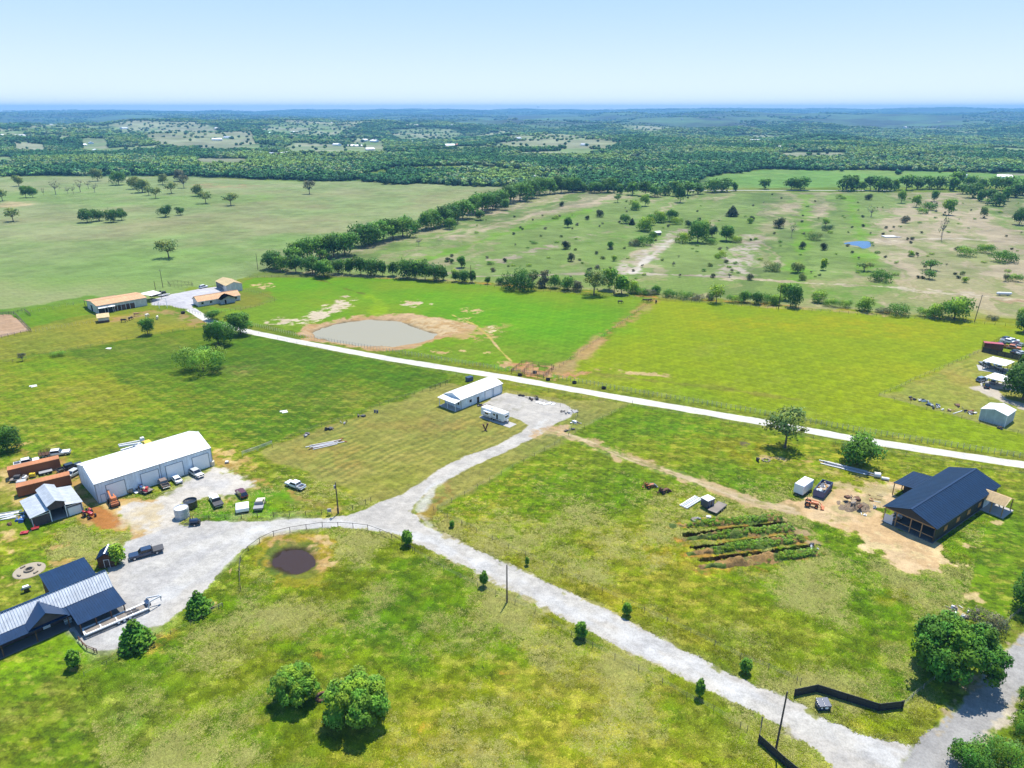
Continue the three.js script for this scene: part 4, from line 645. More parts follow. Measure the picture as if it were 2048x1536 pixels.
// hedgerow running away between pasture and overgrown field
{ const hk = ['bush_dark', 'oak_dark', 'bush_mid', 'broad_mid', 'oak_mid'], line = [[548, 538, 36], [566, 542, 30], [592, 545, 36], [625, 548, 36], [648, 552, 32], [606, 520, 42], [640, 518, 46], [668, 515, 50], [690, 510, 44], [590, 528, 36], [730, 492, 46], [748, 487, 44], [768, 481, 42], [786, 478, 40], [806, 474, 40], [832, 465, 22], [852, 460, 36], [868, 456, 40], [890, 452, 40], [905, 447, 40], [925, 437, 40], [946, 429, 38], [965, 424, 38], [985, 419, 36], [1002, 413, 36], [1020, 407, 36], [1040, 402, 38], [1060, 396, 38], [1080, 390, 36], [1100, 388, 34], [1122, 386, 34], [1145, 384, 30], [1010, 420, 22], [960, 440, 20], [900, 458, 22]];
  line.sort((a, b) => a[0] - b[0]).forEach(([x, y, h], i) => treeAt(x, y, y - h, hk[(i * 7) % 5], 1, 'hedgerow_tree', nth(i) + ' green tree from the left in the hedgerow running away behind the left pasture', 'tree', 'trees of the long hedgerow', 0.85 + 0.25 * R()));
  const low = [[677, 548, 30], [700, 549, 34], [722, 550, 36], [744, 551, 34], [765, 552, 32], [786, 552, 28], [815, 556, 38], [832, 558, 36], [850, 560, 38], [870, 562, 34], [888, 560, 26], [912, 563, 20], [930, 565, 24], [945, 565, 26], [975, 568, 14], [1000, 569, 14]];
  low.forEach(([x, y, h], i) => treeAt(x, y, y - h, ['bush_dark', 'oak_dark', 'tall_dark'][(i * 5) % 3], 1, 'fence_tree', nth(i) + ' dark tree from the left in the row along the top of the pond paddock', 'tree', 'trees along the top fence of the pond paddock', 0.9)); }
treeAt(1040, 579, 531, 'low_dark', 2, 'round_oak', 'big round dark oak on the top fence of the pond paddock', 'tree', undefined, 0.7);
treeAt(1188, 590, 538, 'airy_pale', 2, 'leafing_tree', 'tall half leafed tree on the top fence right of the round oak', 'tree', undefined, 1);
treeAt(1432, 606, 568, 'airy_lime', 1, 'leafing_tree', 'thin pale tree on the fence over the bright pasture', 'tree', undefined, 0.9);
treeAt(648, 555, 520, 'oak_mid', 1, 'hedge_oak', 'small oak standing out in front of the hedge corner', 'tree', undefined, 1);
let bushN = 0;
for (const [x, y, h, k, w] of [[1085, 575, 22, 'bush_grey', 0.8], [1065, 572, 26, 'airy_grey', 1], [1110, 576, 26, 'bush_mid', 0.8], [1135, 580, 28, 'bush_mid', 0.9], [1155, 582, 20, 'bush_grey', 0.9], [1218, 580, 44, 'oak_fresh', 0.8], [1243, 588, 40, 'tall_fresh', 1.2], [1268, 586, 26, 'bush_fresh', 0.8], [1300, 590, 12, 'low_grey', 0.9], [1312, 588, 18, 'bush_mid', 0.8], [1340, 594, 16, 'low_mid', 0.9], [1370, 597, 14, 'low_mid', 1], [1395, 600, 12, 'low_grey', 1], [1470, 605, 16, 'low_fresh', 0.9], [1490, 604, 24, 'bush_mid', 0.8], [1512, 608, 24, 'bush_dark', 0.8], [1535, 608, 20, 'low_mid', 0.8], [1552, 610, 22, 'bush_fresh', 0.8], [1570, 600, 34, 'oak_fresh', 0.9], [1585, 614, 44, 'bush_dark', 0.6], [1636, 605, 24, 'bush_fresh', 0.9], [1660, 612, 16, 'low_fresh', 0.9], [1690, 615, 16, 'low_fresh', 0.8], [1728, 622, 30, 'bush_fresh', 0.8], [1765, 626, 12, 'low_grey', 1], [1795, 630, 22, 'low_mid', 0.9], [1868, 636, 30, 'bush_fresh', 0.9], [1908, 638, 46, 'broad_fresh', 0.9], [1850, 634, 18, 'low_fresh', 0.8], [1985, 640, 10, 'low_grey', 1], [2046, 640, 26, 'bush_fresh', 0.8], [1090, 574, 34, 'airy_grey', 0.8], [1420, 600, 14, 'bush_grey', 0.9], [1285, 590, 14, 'low_mid', 1]].sort((a, b) => a[0] - b[0]))
  treeAt(x, y, y - h, k, 1, 'fence_bush', nth(bushN++) + ' bush from the left on the brushy fence line over the bright pasture', 'bush', 'bushes of the brushy fence line', w);
// the thickets and single bushes of the overgrown field
for (const [x, y, h, k, w, l] of [[1250, 447, 18, 'broad_mid', 0.9, 'left oak of the thicket by the pale track'], [1264, 450, 14, 'cone_cedar', 1.2, 'dark cedar in the thicket by the pale track'], [1290, 462, 30, 'bush_fresh', 0.9, 'fresh green bush left of the pale track'], [1300, 450, 24, 'oak_mid', 0.9, 'green tree at the left thicket behind the pale track'], [1320, 445, 24, 'bush_fresh', 0.9, 'rounded bush in the left thicket'], [1343, 443, 24, 'broad_mid', 0.8, 'tallest tree of the left thicket'], [1352, 449, 16, 'low_lime', 0.8, 'lime green bush at the right of the left thicket'], [1285, 490, 22, 'low_mid', 0.9, 'front bush at the left of the pale track'], [1268, 492, 14, 'low_grey', 0.8, 'greyish bush at the foot of the left thicket'], [1305, 480, 18, 'bush_mid', 0.8, 'small bush beside the pale track'],
  [1395, 485, 42, 'broad_mid', 0.75, 'biggest tree of the thicket between the two pale tracks'], [1408, 465, 26, 'bush_fresh', 0.9, 'fresh tree at the back of the middle thicket'], [1424, 475, 24, 'oak_blue', 0.8, 'bluish tree in the middle thicket'], [1452, 482, 32, 'oak_mid', 0.95, 'right hand tree of the middle thicket'], [1365, 485, 20, 'low_lime', 0.9, 'lime bush left of the middle thicket'], [1472, 485, 14, 'low_lime', 0.9, 'lime bush right of the middle thicket'], [1420, 488, 14, 'low_mid', 0.9, 'low bush in front of the middle thicket'], [1376, 455, 14, 'oak_blue', 0.9, 'small tree behind the middle thicket'],
  [1464, 433, 22, 'cone_cedar', 1.5, 'pointed dark cedar behind the middle thicket'], [1557, 456, 20, 'bush_cedar', 0.9, 'round black green cedar right of the thickets'], [1500, 447, 12, 'bush_fresh', 0.8, 'small pale bush right of the pointed cedar'], [1504, 442, 10, 'bush_cedar', 0.8, 'little dark cedar beside a pale bush'],
  [1604, 498, 14, 'bush_cedar', 0.8, 'small dark cedar left of the blue pool'], [1647, 500, 14, 'bush_cedar', 0.85, 'round dark cedar nearest the blue pool'], [1627, 480, 16, 'low_pale', 0.9, 'pale low bush above the two cedars'], [1742, 434, 24, 'bare_pale', 1.3, 'forked half bare tree above the blue pool'], [1930, 512, 20, 'low_fresh', 0.95, 'left bush of the three rounded bushes at right'], [1970, 506, 20, 'low_fresh', 0.8, 'upper bush of the three rounded bushes at right'], [2010, 524, 26, 'low_mid', 0.9, 'right bush of the three rounded bushes at right'],
  [1762, 563, 26, 'low_mid', 0.8, 'dense bright bush above the stony track'], [1860, 540, 22, 'airy_mid', 1.6, 'upper airy bush in the middle of the right field'], [1858, 558, 20, 'airy_mid', 1.5, 'lower airy bush in the middle of the right field'], [1728, 542, 20, 'airy_pale', 1.6, 'pale airy bush below the blue pool'], [2025, 562, 16, 'low_fresh', 0.9, 'bright bush at the right edge over the white tank'], [2010, 563, 14, 'airy_grey', 1, 'grey twiggy bush at the right edge'], [1930, 565, 12, 'bush_lime', 0.8, 'little lime bush at the right of the field'], [1822, 513, 12, 'bush_fresh', 0.9, 'little bush in the right middle of the field'],
  [1897, 430, 32, 'oak_fresh', 0.8, 'shapely green tree in the upper right field'], [1802, 406, 26, 'oak_fresh', 0.7, 'tree at the top of the right field'], [1832, 414, 24, 'oak_fresh', 0.8, 'tree with a broad crown at the top right'], [1858, 420, 18, 'low_mid', 0.8, 'round bush at the top right'], [1845, 427, 12, 'low_fresh', 0.9, 'low bush at the top right'], [1868, 403, 24, 'oak_mid', 0.6, 'narrow dark tree at the top right'], [1967, 436, 22, 'oak_pale', 0.7, 'pale tree right of the shapely one'], [2038, 450, 34, 'broad_dark', 0.7, 'dark broad tree at the right edge of the field'], [1736, 400, 12, 'bush_cedar', 1, 'dark cedar near the top of the field'], [1682, 398, 10, 'low_lime', 1, 'low light bush near the top of the field'], [1882, 482, 60, 'bare_grey', 0.35, 'dead grey snag beside the old pole'],
  [1545, 542, 18, 'low_pale', 0.9, 'pale rounded bush over the track'], [1605, 560, 14, 'bush_pale', 0.9, 'pale bush right of the bright strip'], [1595, 545, 22, 'bush_pale', 1, 'rounded pale bush left of the bright strip'], [1500, 560, 14, 'bush_grey', 0.7, 'spiky greyish bush on the track'], [1440, 515, 14, 'low_lime', 0.8, 'lime bush between the pale tracks'], [1583, 475, 34, 'bare_grey', 0.5, 'grey dead trunk in the middle of the field'], [1810, 446, 16, 'bush_grey', 0.8, 'grey green bush in the upper field'], [1650, 455, 20, 'airy_fresh', 0.9, 'fresh airy bush in the middle of the field'], [1655, 462, 12, 'low_blue', 0.9, 'low bluish bush in the middle of the field'],
  [1142, 523, 16, 'bush_cedar', 0.75, 'left one of two near dark cedars'], [1132, 498, 16, 'bush_cedar', 0.9, 'upper one of two near dark cedars'], [1220, 498, 16, 'oak_mid', 0.8, 'tiny green tree right of the near cedars'], [1200, 434, 14, 'bush_cedar', 0.9, 'pair like dark cedar high on the left terrace'], [1174, 440, 9, 'bush_cedar', 0.8, 'small dark cedar high on the left terrace'], [1123, 413, 10, 'bush_cedar', 0.8, 'dark cedar at the top of the left terrace'], [1136, 455, 22, 'tall_dark', 1.2, 'narrow dark tree on the left terrace'], [923, 535, 22, 'tall_mid', 1.4, 'upright bright tree near the hedge corner'], [904, 527, 10, 'bush_dark', 0.7, 'small tree near the hedge corner'], [1235, 405, 18, 'airy_mid', 0.9, 'thin tree at the top of the field'], [1110, 438, 8, 'low_lime', 1, 'lime bush on the left terrace'], [838, 492, 20, 'bare_grey', 1, 'bare grey bush in front of the hedge'], [1228, 522, 12, 'bush_lime', 0.7, 'lime sprout near the pale track'], [1646, 540, 24, 'tall_lime', 0.9, 'tall lime sapling in the middle of the field'], [1010, 524, 8, 'bush_cedar', 0.9, 'little cedar on the left terrace'], [1270, 420, 20, 'bush_fresh', 0.9, 'light bush at the upper left of the field'], [1290, 412, 24, 'oak_fresh', 0.9, 'fresh tree at the upper left of the field'], [1360, 405, 36, 'oak_dark', 0.7, 'dark tree before the wood at the top of the field']])
  treeAt(x, y, y - h, k, 1, h > 20 ? 'field_tree' : 'field_bush', l, h > 20 ? 'tree' : 'bush', undefined, w);
{ const r = rng(31), kinds = ['bush_cedar', 'low_fresh', 'bush_pale', 'low_mid', 'bush_cedar', 'low_lime', 'airy_grey', 'bush_grey'];
  for (let i = 0; i < 210; i++) { const y = lerp(388, 560, Math.pow(r(), 0.8)), x = lerp(1010 - (y - 400) * 1.1, 2046, r()), b = G(x, y); if (sdPoly(OVER, b.x, b.z) < 8) continue; const k = kinds[Math.floor(r() * 8)]; tree('scrub_bush', k, 0, b, 1 + 1.6 * r() * r() + (k[0] === 'l' ? 0 : 0.4), k === 'bush_cedar' ? 'tiny dark cedar scattered in the overgrown field' : 'tiny scrub bush scattered in the overgrown field', 'bush', k === 'bush_cedar' ? 'tiny cedars of the overgrown field' : 'tiny scrub of the overgrown field', 0.9 + 0.4 * r()); }
  // trees along the road at the top of the field and at its right
  [[1425, 385], [1443, 384], [1468, 382], [1352, 392], [1375, 390], [1396, 388], [1290, 392], [1310, 394], [1330, 391], [1530, 378], [1582, 380], [1600, 380], [1692, 382], [1706, 381], [1722, 382], [1740, 381], [1756, 382], [1774, 382], [1790, 381], [1812, 380], [1835, 379], [1858, 378], [1880, 378], [1905, 382], [1925, 388], [1945, 396], [1960, 402], [1978, 406], [1992, 412], [2010, 402], [2030, 395], [2044, 390], [1915, 372], [1940, 376], [1965, 378], [1990, 380], [2015, 380], [1240, 388], [1265, 390], [1190, 386], [1215, 385], [1165, 384]].sort((a, b) => a[0] - b[0]).forEach(([x, y], i) => treeAt(x, y, y - 20 - 12 * r(), ['oak_dark', 'bush_dark', 'oak_mid', 'broad_mid', 'tall_mid'][(i * 3) % 5], 0, 'roadside_oak', nth(i) + ' green tree from the left in the broken row along the far road', 'tree', 'trees along the far road', 0.9 + 0.3 * r()));
  const wall = (px) => px; }
// ---------------------------------------------------------------- materials
const M = {};
{
  const wear = (() => { const N = 256, d = new Uint8Array(N * N * 4); for (let j = 0; j < N; j++) for (let i = 0; i < N; i++) { const v = clamp(0.96 + 0.02 * NT[j * 2 * NS + i * 2] + 0.03 * samp(NT, i * 6, j * 0.4), 0.6, 1) * 255, k = (j * N + i) * 4; d[k] = d[k + 1] = d[k + 2] = v; d[k + 3] = 255; } const t = new THREE.DataTexture(d, N, N, THREE.RGBAFormat); t.wrapS = t.wrapT = THREE.RepeatWrapping; t.magFilter = THREE.LinearFilter; t.colorSpace = THREE.SRGBColorSpace; t.needsUpdate = true; return t; })();
  const m = (name, c, rough = 0.8, o = {}) => { const mm = phys({ color: new THREE.Color().setRGB(...c), roughness: rough, ...o }); mm.name = name; M[name.replace(/ (.)/g, (_, q) => q.toUpperCase())] = mm; };
  const w = { map: texRep(wear, 0.13, 0.13) };
  m('white metal', [0.74, 0.75, 0.75], 0.45, w); m('white wall', [0.70, 0.78, 0.84], 0.6, w); m('cream metal', [0.62, 0.60, 0.54], 0.55, w); m('grey wall', [0.42, 0.47, 0.48], 0.7, w);
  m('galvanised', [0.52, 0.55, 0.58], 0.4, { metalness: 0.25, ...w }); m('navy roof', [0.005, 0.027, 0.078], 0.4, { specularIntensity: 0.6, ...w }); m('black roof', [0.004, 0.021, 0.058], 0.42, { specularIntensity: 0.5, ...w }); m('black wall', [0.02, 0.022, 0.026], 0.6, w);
  m('rust roof', [0.36, 0.17, 0.10], 0.8, w); m('orange roof', [0.52, 0.30, 0.15], 0.75, w); m('tan roof', [0.50, 0.38, 0.20], 0.8, w); m('rust paint', [0.30, 0.10, 0.035], 0.8, w); m('rust roof paint', [0.42, 0.17, 0.07], 0.85, w);
  m('brown wall', [0.085, 0.058, 0.055], 0.8, w); m('brown wood', [0.12, 0.055, 0.028], 0.85, w); m('tan wood', [0.38, 0.23, 0.10], 0.85, w); m('raw wood', [0.36, 0.27, 0.17], 0.9, w); m('grey wood', [0.22, 0.19, 0.16], 0.9, w); m('osb', [0.44, 0.20, 0.06], 0.85);
  m('white trim', [0.75, 0.76, 0.76], 0.5); m('dark trim', [0.03, 0.035, 0.045], 0.6); m('grey trim', [0.3, 0.33, 0.36], 0.6); m('dark slab', [0.1, 0.1, 0.1], 0.8); m('concrete', [0.32, 0.31, 0.295], 0.9); m('dark', [0.012, 0.012, 0.014], 0.8); m('tyre', [0.015, 0.015, 0.016], 0.9); m('rim', [0.45, 0.46, 0.48], 0.35, { metalness: 0.6 });  // dark slab: floor colour darkened to hold the shade under roofs
  m('glass', [0.01, 0.014, 0.02], 0.06, { clearcoat: 1 }); m('steel', [0.4, 0.41, 0.42], 0.45, { metalness: 0.5 }); m('dark steel', [0.06, 0.06, 0.065], 0.6, { metalness: 0.3 }); m('rusty steel', [0.13, 0.06, 0.035], 0.85);
  const paintM = (n, c, r = 0.35) => m(n, c, r, { clearcoat: 0.6, clearcoatRoughness: 0.15 });
  paintM('white paint', [0.72, 0.73, 0.74]); paintM('silver paint', [0.42, 0.44, 0.46]); paintM('grey paint', [0.2, 0.21, 0.23]); paintM('brown paint', [0.2, 0.15, 0.12]); paintM('maroon paint', [0.09, 0.015, 0.022]); paintM('black paint', [0.012, 0.013, 0.016]); paintM('navy paint', [0.012, 0.03, 0.075]); paintM('blue grey paint', [0.16, 0.22, 0.28]); paintM('blue paint', [0.02, 0.05, 0.16]);
  paintM('red paint', [0.36, 0.02, 0.02], 0.5); paintM('orange paint', [0.45, 0.13, 0.03], 0.55); paintM('yellow paint', [0.6, 0.42, 0.02], 0.5); paintM('beige paint', [0.5, 0.45, 0.34], 0.5);
  m('fence black', [0.018, 0.024, 0.032], 0.6, w); m('pale post', [0.42, 0.40, 0.32], 0.9); m('post', [0.11, 0.095, 0.075], 0.95); m('dark post', [0.045, 0.035, 0.028], 0.9); m('wire', [0.2, 0.2, 0.2], 0.7); m('pole', [0.085, 0.06, 0.045], 0.95); m('horse black', [0.018, 0.015, 0.013], 0.7); m('cow tan', [0.36, 0.2, 0.1], 0.8); m('cow white', [0.6, 0.56, 0.5], 0.8); m('ceramic', [0.25, 0.24, 0.22], 0.5);
  m('junk grey', [0.24, 0.24, 0.25], 0.8); m('junk white', [0.6, 0.6, 0.6], 0.7); m('blue tarp', [0.03, 0.1, 0.32], 0.6); m('stone', [0.28, 0.24, 0.18], 0.95, { bumpMap: texRep(bumpTex, 1, 1), bumpScale: 0.05 }); m('earth', [0.24, 0.15, 0.085], 1, { bumpMap: texRep(bumpTex, 1, 1), bumpScale: 0.1 });
}
// ---------------------------------------------------------------- buildings
// frame of a rectangular plan from three sighted corners: front left, front right, back left
function plan(fl, fr, bl) {
  const u = fr.clone().sub(fl).setY(0), L = u.length(); u.normalize(); const n = V3(-u.z, 0, u.x), w = bl.clone().sub(fl), W = Math.abs(w.dot(n)), back = n.clone().multiplyScalar(Math.sign(w.dot(n)));
  return { c: fl.clone().addScaledVector(u, L / 2).addScaledVector(back, W / 2).setY(0), turn: Math.atan2(-u.z, u.x), L, W };
}
// one roof slope as a slab with raised seams; from eave line to ridge line, x0..x1 along the ridge, (z,y) pairs
function slope(x0, x1, ze, ye, zr, yr, t = 0.08, seam = 0, sh = 0.035) {
  const L = x1 - x0, dz = zr - ze, dy = yr - ye, S = Math.hypot(dz, dy), a = dz < 0 ? Math.atan2(dy, -dz) : Math.atan2(-dy, dz), gs = [];
  const slab = new THREE.BoxGeometry(L, t, S); slab.translate(0, -t / 2, 0); gs.push(slab);
  if (seam) { const n = Math.max(1, Math.round(L / seam)); for (let i = 0; i <= n; i++) { const r = new THREE.BoxGeometry(0.06, sh, S); r.translate(-L / 2 + 0.03 + (L - 0.06) * i / n, sh / 2, 0); gs.push(r); } }
  const g = merge(gs); { const p = g.attributes.position, uv = g.attributes.uv; for (let i = 0; i < p.count; i++) uv.setXY(i, p.getX(i), p.getZ(i)); }
  g.rotateX(a); g.translate((x0 + x1) / 2, (ye + yr) / 2, (ze + zr) / 2); return g;
}
const metricUV = (g) => { const p = g.attributes.position, n = g.attributes.normal, uv = g.attributes.uv; for (let i = 0; i < p.count; i++) { if (Math.abs(n.getX(i)) > 0.6) uv.setXY(i, p.getZ(i), p.getY(i)); else if (Math.abs(n.getY(i)) > 0.6) uv.setXY(i, p.getX(i), p.getZ(i)); else uv.setXY(i, p.getX(i), p.getY(i)); } return g; };
function gableBlock(L, W, eave, ridge, x = 0) { const g = prism([[-W / 2, 0], [W / 2, 0], [W / 2, eave], [0, ridge], [-W / 2, eave]], -L / 2, L / 2); g.rotateY(Math.PI / 2); g.rotateY(Math.PI); g.translate(x, 0, 0); return metricUV(g); }
function ribsOn(L, y0, y1, z, step = 0.9, w = 0.06, d = 0.03) { const gs = []; const n = Math.round(L / step); for (let i = 1; i < n; i++) gs.push(box(w, y1 - y0, d, -L / 2 + L * i / n, (y0 + y1) / 2, z)); return gs; }
// overhead door on a wall facing +z (turn for the others)
function bigDoor(parent, w, h, x, z, ry = 0, mat = M.whiteTrim, frame = M.greyTrim, name = 'garage_door') {
  const d = new THREE.Group(); d.name = name; d.position.set(x, 0, z); d.rotation.y = ry; parent.add(d);
  const gs = []; const n = Math.max(3, Math.round(h / 0.62)); for (let i = 0; i < n; i++) gs.push(box(w - 0.04, h / n - 0.04, 0.05, 0, h * (i + 0.5) / n, 0.02)); gs.push(box(w - 0.02, h - 0.02, 0.03, 0, h / 2, 0.0)); mesh('door_leaf', gs, mat, d);
  mesh('frame', [box(0.14, h + 0.14, 0.1, -w / 2 - 0.07, h / 2 + 0.07, 0.03), box(0.14, h + 0.14, 0.1, w / 2 + 0.07, h / 2 + 0.07, 0.03), box(w, 0.14, 0.1, 0, h + 0.07, 0.03)], frame, d); return d;
}
function doorWin(parent, name, w, h, x, y, z, ry = 0, mat = M.glass, frame = M.whiteTrim) { const d = new THREE.Group(); d.name = name; d.position.set(x, y, z); d.rotation.y = ry; parent.add(d); mesh(name === 'window' ? 'pane' : 'door_leaf', box(w, h, 0.04, 0, h / 2, 0.015), mat, d); mesh('frame', [box(0.09, h + 0.18, 0.09, -w / 2 - 0.045, h / 2, 0.03), box(0.09, h + 0.18, 0.09, w / 2 + 0.045, h / 2, 0.03), box(w, 0.09, 0.09, 0, h + 0.045, 0.03), box(w, 0.09, 0.09, 0, -0.045, 0.03)], frame, d); return d; }
function gable(o, b) { // o: thing; b: L W eave ridge over seam roof wall
  const { L, W, eave, ridge, over = 0.35, end = 0.3, seam = 0.9, roof = M.whiteMetal, roofBack = roof, wall = M.whiteWall, trim = M.darkTrim, t = 0.1 } = b;
  const w = mesh('wall', [gableBlock(L, W, eave, ridge), ...ribsOn(L, 0.1, eave - 0.1, W / 2), ...ribsOn(L, 0.1, eave - 0.1, -W / 2)], wall, o);
  const k = (ridge - eave) / (W / 2), x0 = -L / 2 - end, x1 = L / 2 + end;
  mesh('roof', slope(x0, x1, W / 2 + over, eave - k * over + t + 0.02, 0, ridge + t + 0.02, t, seam), roof, o);
  mesh('roof', slope(x0, x1, -W / 2 - over, eave - k * over + t + 0.02, 0, ridge + t + 0.02, t, seam), roofBack, o);
  mesh('ridge_cap', box(x1 - x0, 0.05, 0.4, 0, ridge + t + 0.05, 0), roof, o);
  mesh('trim', [...[-1, 1].flatMap((sx) => [-1, 1].map((sz) => box(0.16, eave, 0.16, sx * (L / 2), eave / 2, sz * (W / 2)))), ...[-1, 1].map((sz) => box(x1 - x0, 0.12, 0.06, 0, eave - k * over - 0.02, sz * (W / 2 + over + 0.03)))], trim, o);
  return w;
}
// flat or single pitch carport on posts: corners a b c d of the roof (world, with heights), thing at their middle
function carport(name, label, category, cs, roofM, postM, o = {}) {
  const c = cs.reduce((s, p) => s.add(p), V3(0, 0, 0)).multiplyScalar(0.25).setY(0), t = thing(name, label, category, c), q = cs.map((p) => p.clone().sub(c)), th = o.t ?? 0.14;
  const g = new THREE.BufferGeometry(), P = []; const tri = (...v) => v.forEach((p) => P.push(p.x, p.y, p.z)), lo = q.map((p) => p.clone().add(V3(0, -th, 0)));
  tri(q[0], q[1], q[2], q[0], q[2], q[3]); tri(lo[0], lo[2], lo[1], lo[0], lo[3], lo[2]); for (let i = 0; i < 4; i++) { const j = (i + 1) % 4; tri(q[i], lo[i], lo[j], q[i], lo[j], q[j]); }
  g.setAttribute('position', new THREE.BufferAttribute(new Float32Array(P), 3)); g.computeVertexNormals(); const gs = [g];
  if (o.seam) { const n = Math.round(q[0].distanceTo(q[1]) / o.seam); for (let i = 0; i <= n; i++) gs.push(beam(q[0].clone().lerp(q[1], i / n).add(V3(0, 0.02, 0)), q[3].clone().lerp(q[2], i / n).add(V3(0, 0.02, 0)), 0.07, 0.05)); }
  mesh('roof', gs, roofM, t);
  const at = [[0.04, 0.06], [0.96, 0.06], [0.96, 0.94], [0.04, 0.94], [0.5, 0.06], [0.5, 0.94]].slice(0, o.posts ?? 4);
  if (o.posts !== 0) for (const [u, v] of at) { const p = q[0].clone().lerp(q[1], u).lerp(q[3].clone().lerp(q[2], u), v); mesh('post', beam(V3(p.x, 0, p.z), V3(p.x, p.y - th, p.z).add(V3(0.001, 0, 0)), o.pw ?? 0.14, o.pw ?? 0.14), postM, t); }
  return t;
}
// ---------------------------------------------------------------- vehicles, local +x is the way they face
function heading(rear, front) { const d = front.clone().sub(rear); return [rear.clone().add(front).multiplyScalar(0.5).setY(0), Math.atan2(-d.z, d.x)]; }
function wheels(t, xs, half, r, w = 0.26, rim = M.rim) { for (const x of xs) for (const s of [-1, 1]) { const wh = new THREE.Group(); wh.name = 'wheel'; wh.position.set(x, r, s * half); t.add(wh); mesh('tyre', wheelGeo(r, w, 0, 0, 0), M.tyre, wh); mesh('rim', wheelGeo(r * 0.6, w + 0.03, 0, 0, 0), rim, wh); } }
function cabGeo(prof, half, tuck) { const g = prism(prof, -half, half), p = g.attributes.position, ys = prof.map((q) => q[1]), lo = Math.min(...ys), hi = Math.max(...ys); for (let i = 0; i < p.count; i++) { const k = (p.getY(i) - lo) / (hi - lo); p.setZ(i, p.getZ(i) * (1 - tuck * k)); } g.computeVertexNormals(); return g; }
function pickup(name, label, rear, front, o = {}) {
  const [pos, turn] = heading(rear, front), t = thing(name, label, o.cat ?? 'pickup truck', pos, turn), m = o.paint ?? M.whitePaint, L = o.L ?? 5.9, h = L / 2;
  const cabX = o.crew === false ? -0.1 : -0.55;
  mesh('body', [rbox(L * 0.36, 0.55, 1.92, 0.12, h - L * 0.18 - 0.05, 0.84, 0), rbox(L * 0.34, 0.62, 1.96, 0.1, 0.12, 0.8, 0), box(L * 0.9, 0.22, 1.5, -0.1, 0.46, 0)], m, t);
  mesh('cab', cabGeo([[cabX - 0.75, 1.08], [h - L * 0.36 + 0.5, 1.08], [h - L * 0.36 - 0.1, 1.78], [cabX - 0.55, 1.8]], 0.93, 0.14), m, t);
  mesh('windshield', cabGeo([[h - L * 0.36 + 0.49, 1.12], [h - L * 0.36 + 0.54, 1.12], [h - L * 0.36 - 0.04, 1.74], [h - L * 0.36 - 0.09, 1.74]], 0.86, 0.12), M.glass, t);
  for (const s of [-1, 1]) { const g = prism([[cabX - 0.6, 1.16], [h - L * 0.36 + 0.3, 1.16], [h - L * 0.36 - 0.12, 1.68], [cabX - 0.5, 1.68]], -0.02, 0.02); g.rotateX(s * -0.19); g.translate(0, s > 0 ? 0.02 : 0.02, s * 1.12); const p = g.attributes.position; for (let i = 0; i < p.count; i++) { const k = (p.getY(i) - 1.08) / 0.72; p.setZ(i, s * (0.93 * (1 - 0.14 * k) + 0.012 + (Math.abs(p.getZ(i)) > 1.12 ? 0.01 : 0))); } mesh('side_window', g, M.glass, t); }
  mesh('rear_window', cabGeo([[cabX - 0.79, 1.2], [cabX - 0.74, 1.2], [cabX - 0.57, 1.7], [cabX - 0.62, 1.7]], 0.8, 0.12), M.glass, t);
  const b0 = -h + 0.05, b1 = cabX - 0.82, bl = b1 - b0, bc = (b0 + b1) / 2;
  if (o.bed === 'flat') { mesh('flatbed', [box(bl + 0.3, 0.12, 2.25, bc - 0.1, 1.0, 0), box(0.08, 0.7, 2.1, b1 + 0.02, 1.4, 0), ...[-1, 1].map((s) => box(bl * 0.5, 0.35, 0.4, bc, 0.75, s * 0.85))], o.bedPaint ?? M.darkSteel, t); }
  else if (o.bed === 'stake') { mesh('stake_bed', [box(bl + 0.5, 0.12, 2.3, bc - 0.2, 1.0, 0), ...[-1, 1].flatMap((s) => [0.25, 0.55, 0.85].map((y) => box(bl + 0.5, 0.1, 0.05, bc - 0.2, 1 + y, s * 1.12))), ...[-1, 1].flatMap((s) => [0, 0.33, 0.66, 1].map((k) => box(0.08, 0.95, 0.08, lerp(b0 - 0.4, b1, k), 1.5, s * 1.12))), ...[0.25, 0.55, 0.85].map((y) => box(0.05, 0.1, 2.2, b0 - 0.45, 1 + y, 0))], M.brownWood, t); }
  else { mesh('bed', [...[-1, 1].map((s) => rbox(bl, 0.6, 0.12, 0.04, bc, 0.86, s * 0.9)), box(0.1, 0.58, 1.8, b0 + 0.03, 0.86, 0), box(0.1, 0.58, 1.8, b1 - 0.03, 0.86, 0)], m, t); mesh('bed_floor', box(bl - 0.15, 0.06, 1.68, bc, 0.66, 0), o.cover ? M.blackPaint : M.darkSteel, t); if (o.cover) mesh('bed_cover', box(bl - 0.1, 0.05, 1.7, bc, 1.17, 0), M.blackPaint, t); }
  mesh('bumper', [rbox(0.18, 0.24, 1.9, 0.05, h + 0.02, 0.62, 0)], M.rim, t); mesh('bumper', [rbox(0.16, 0.2, 1.9, 0.05, -h - 0.02, 0.6, 0)], M.rim, t); mesh('grille', box(0.06, 0.3, 1.2, h - 0.03, 0.88, 0), M.dark, t);
  for (const s of [-1, 1]) { mesh('headlight', box(0.06, 0.16, 0.28, h - 0.04, 0.92, s * 0.78), M.glass, t); mesh('taillight', box(0.05, 0.28, 0.14, -h + 0.02, 0.9, s * 0.88), M.redPaint, t); }
  wheels(t, [h - 1.0, -h + 1.25], 0.86, 0.4); return t;
}
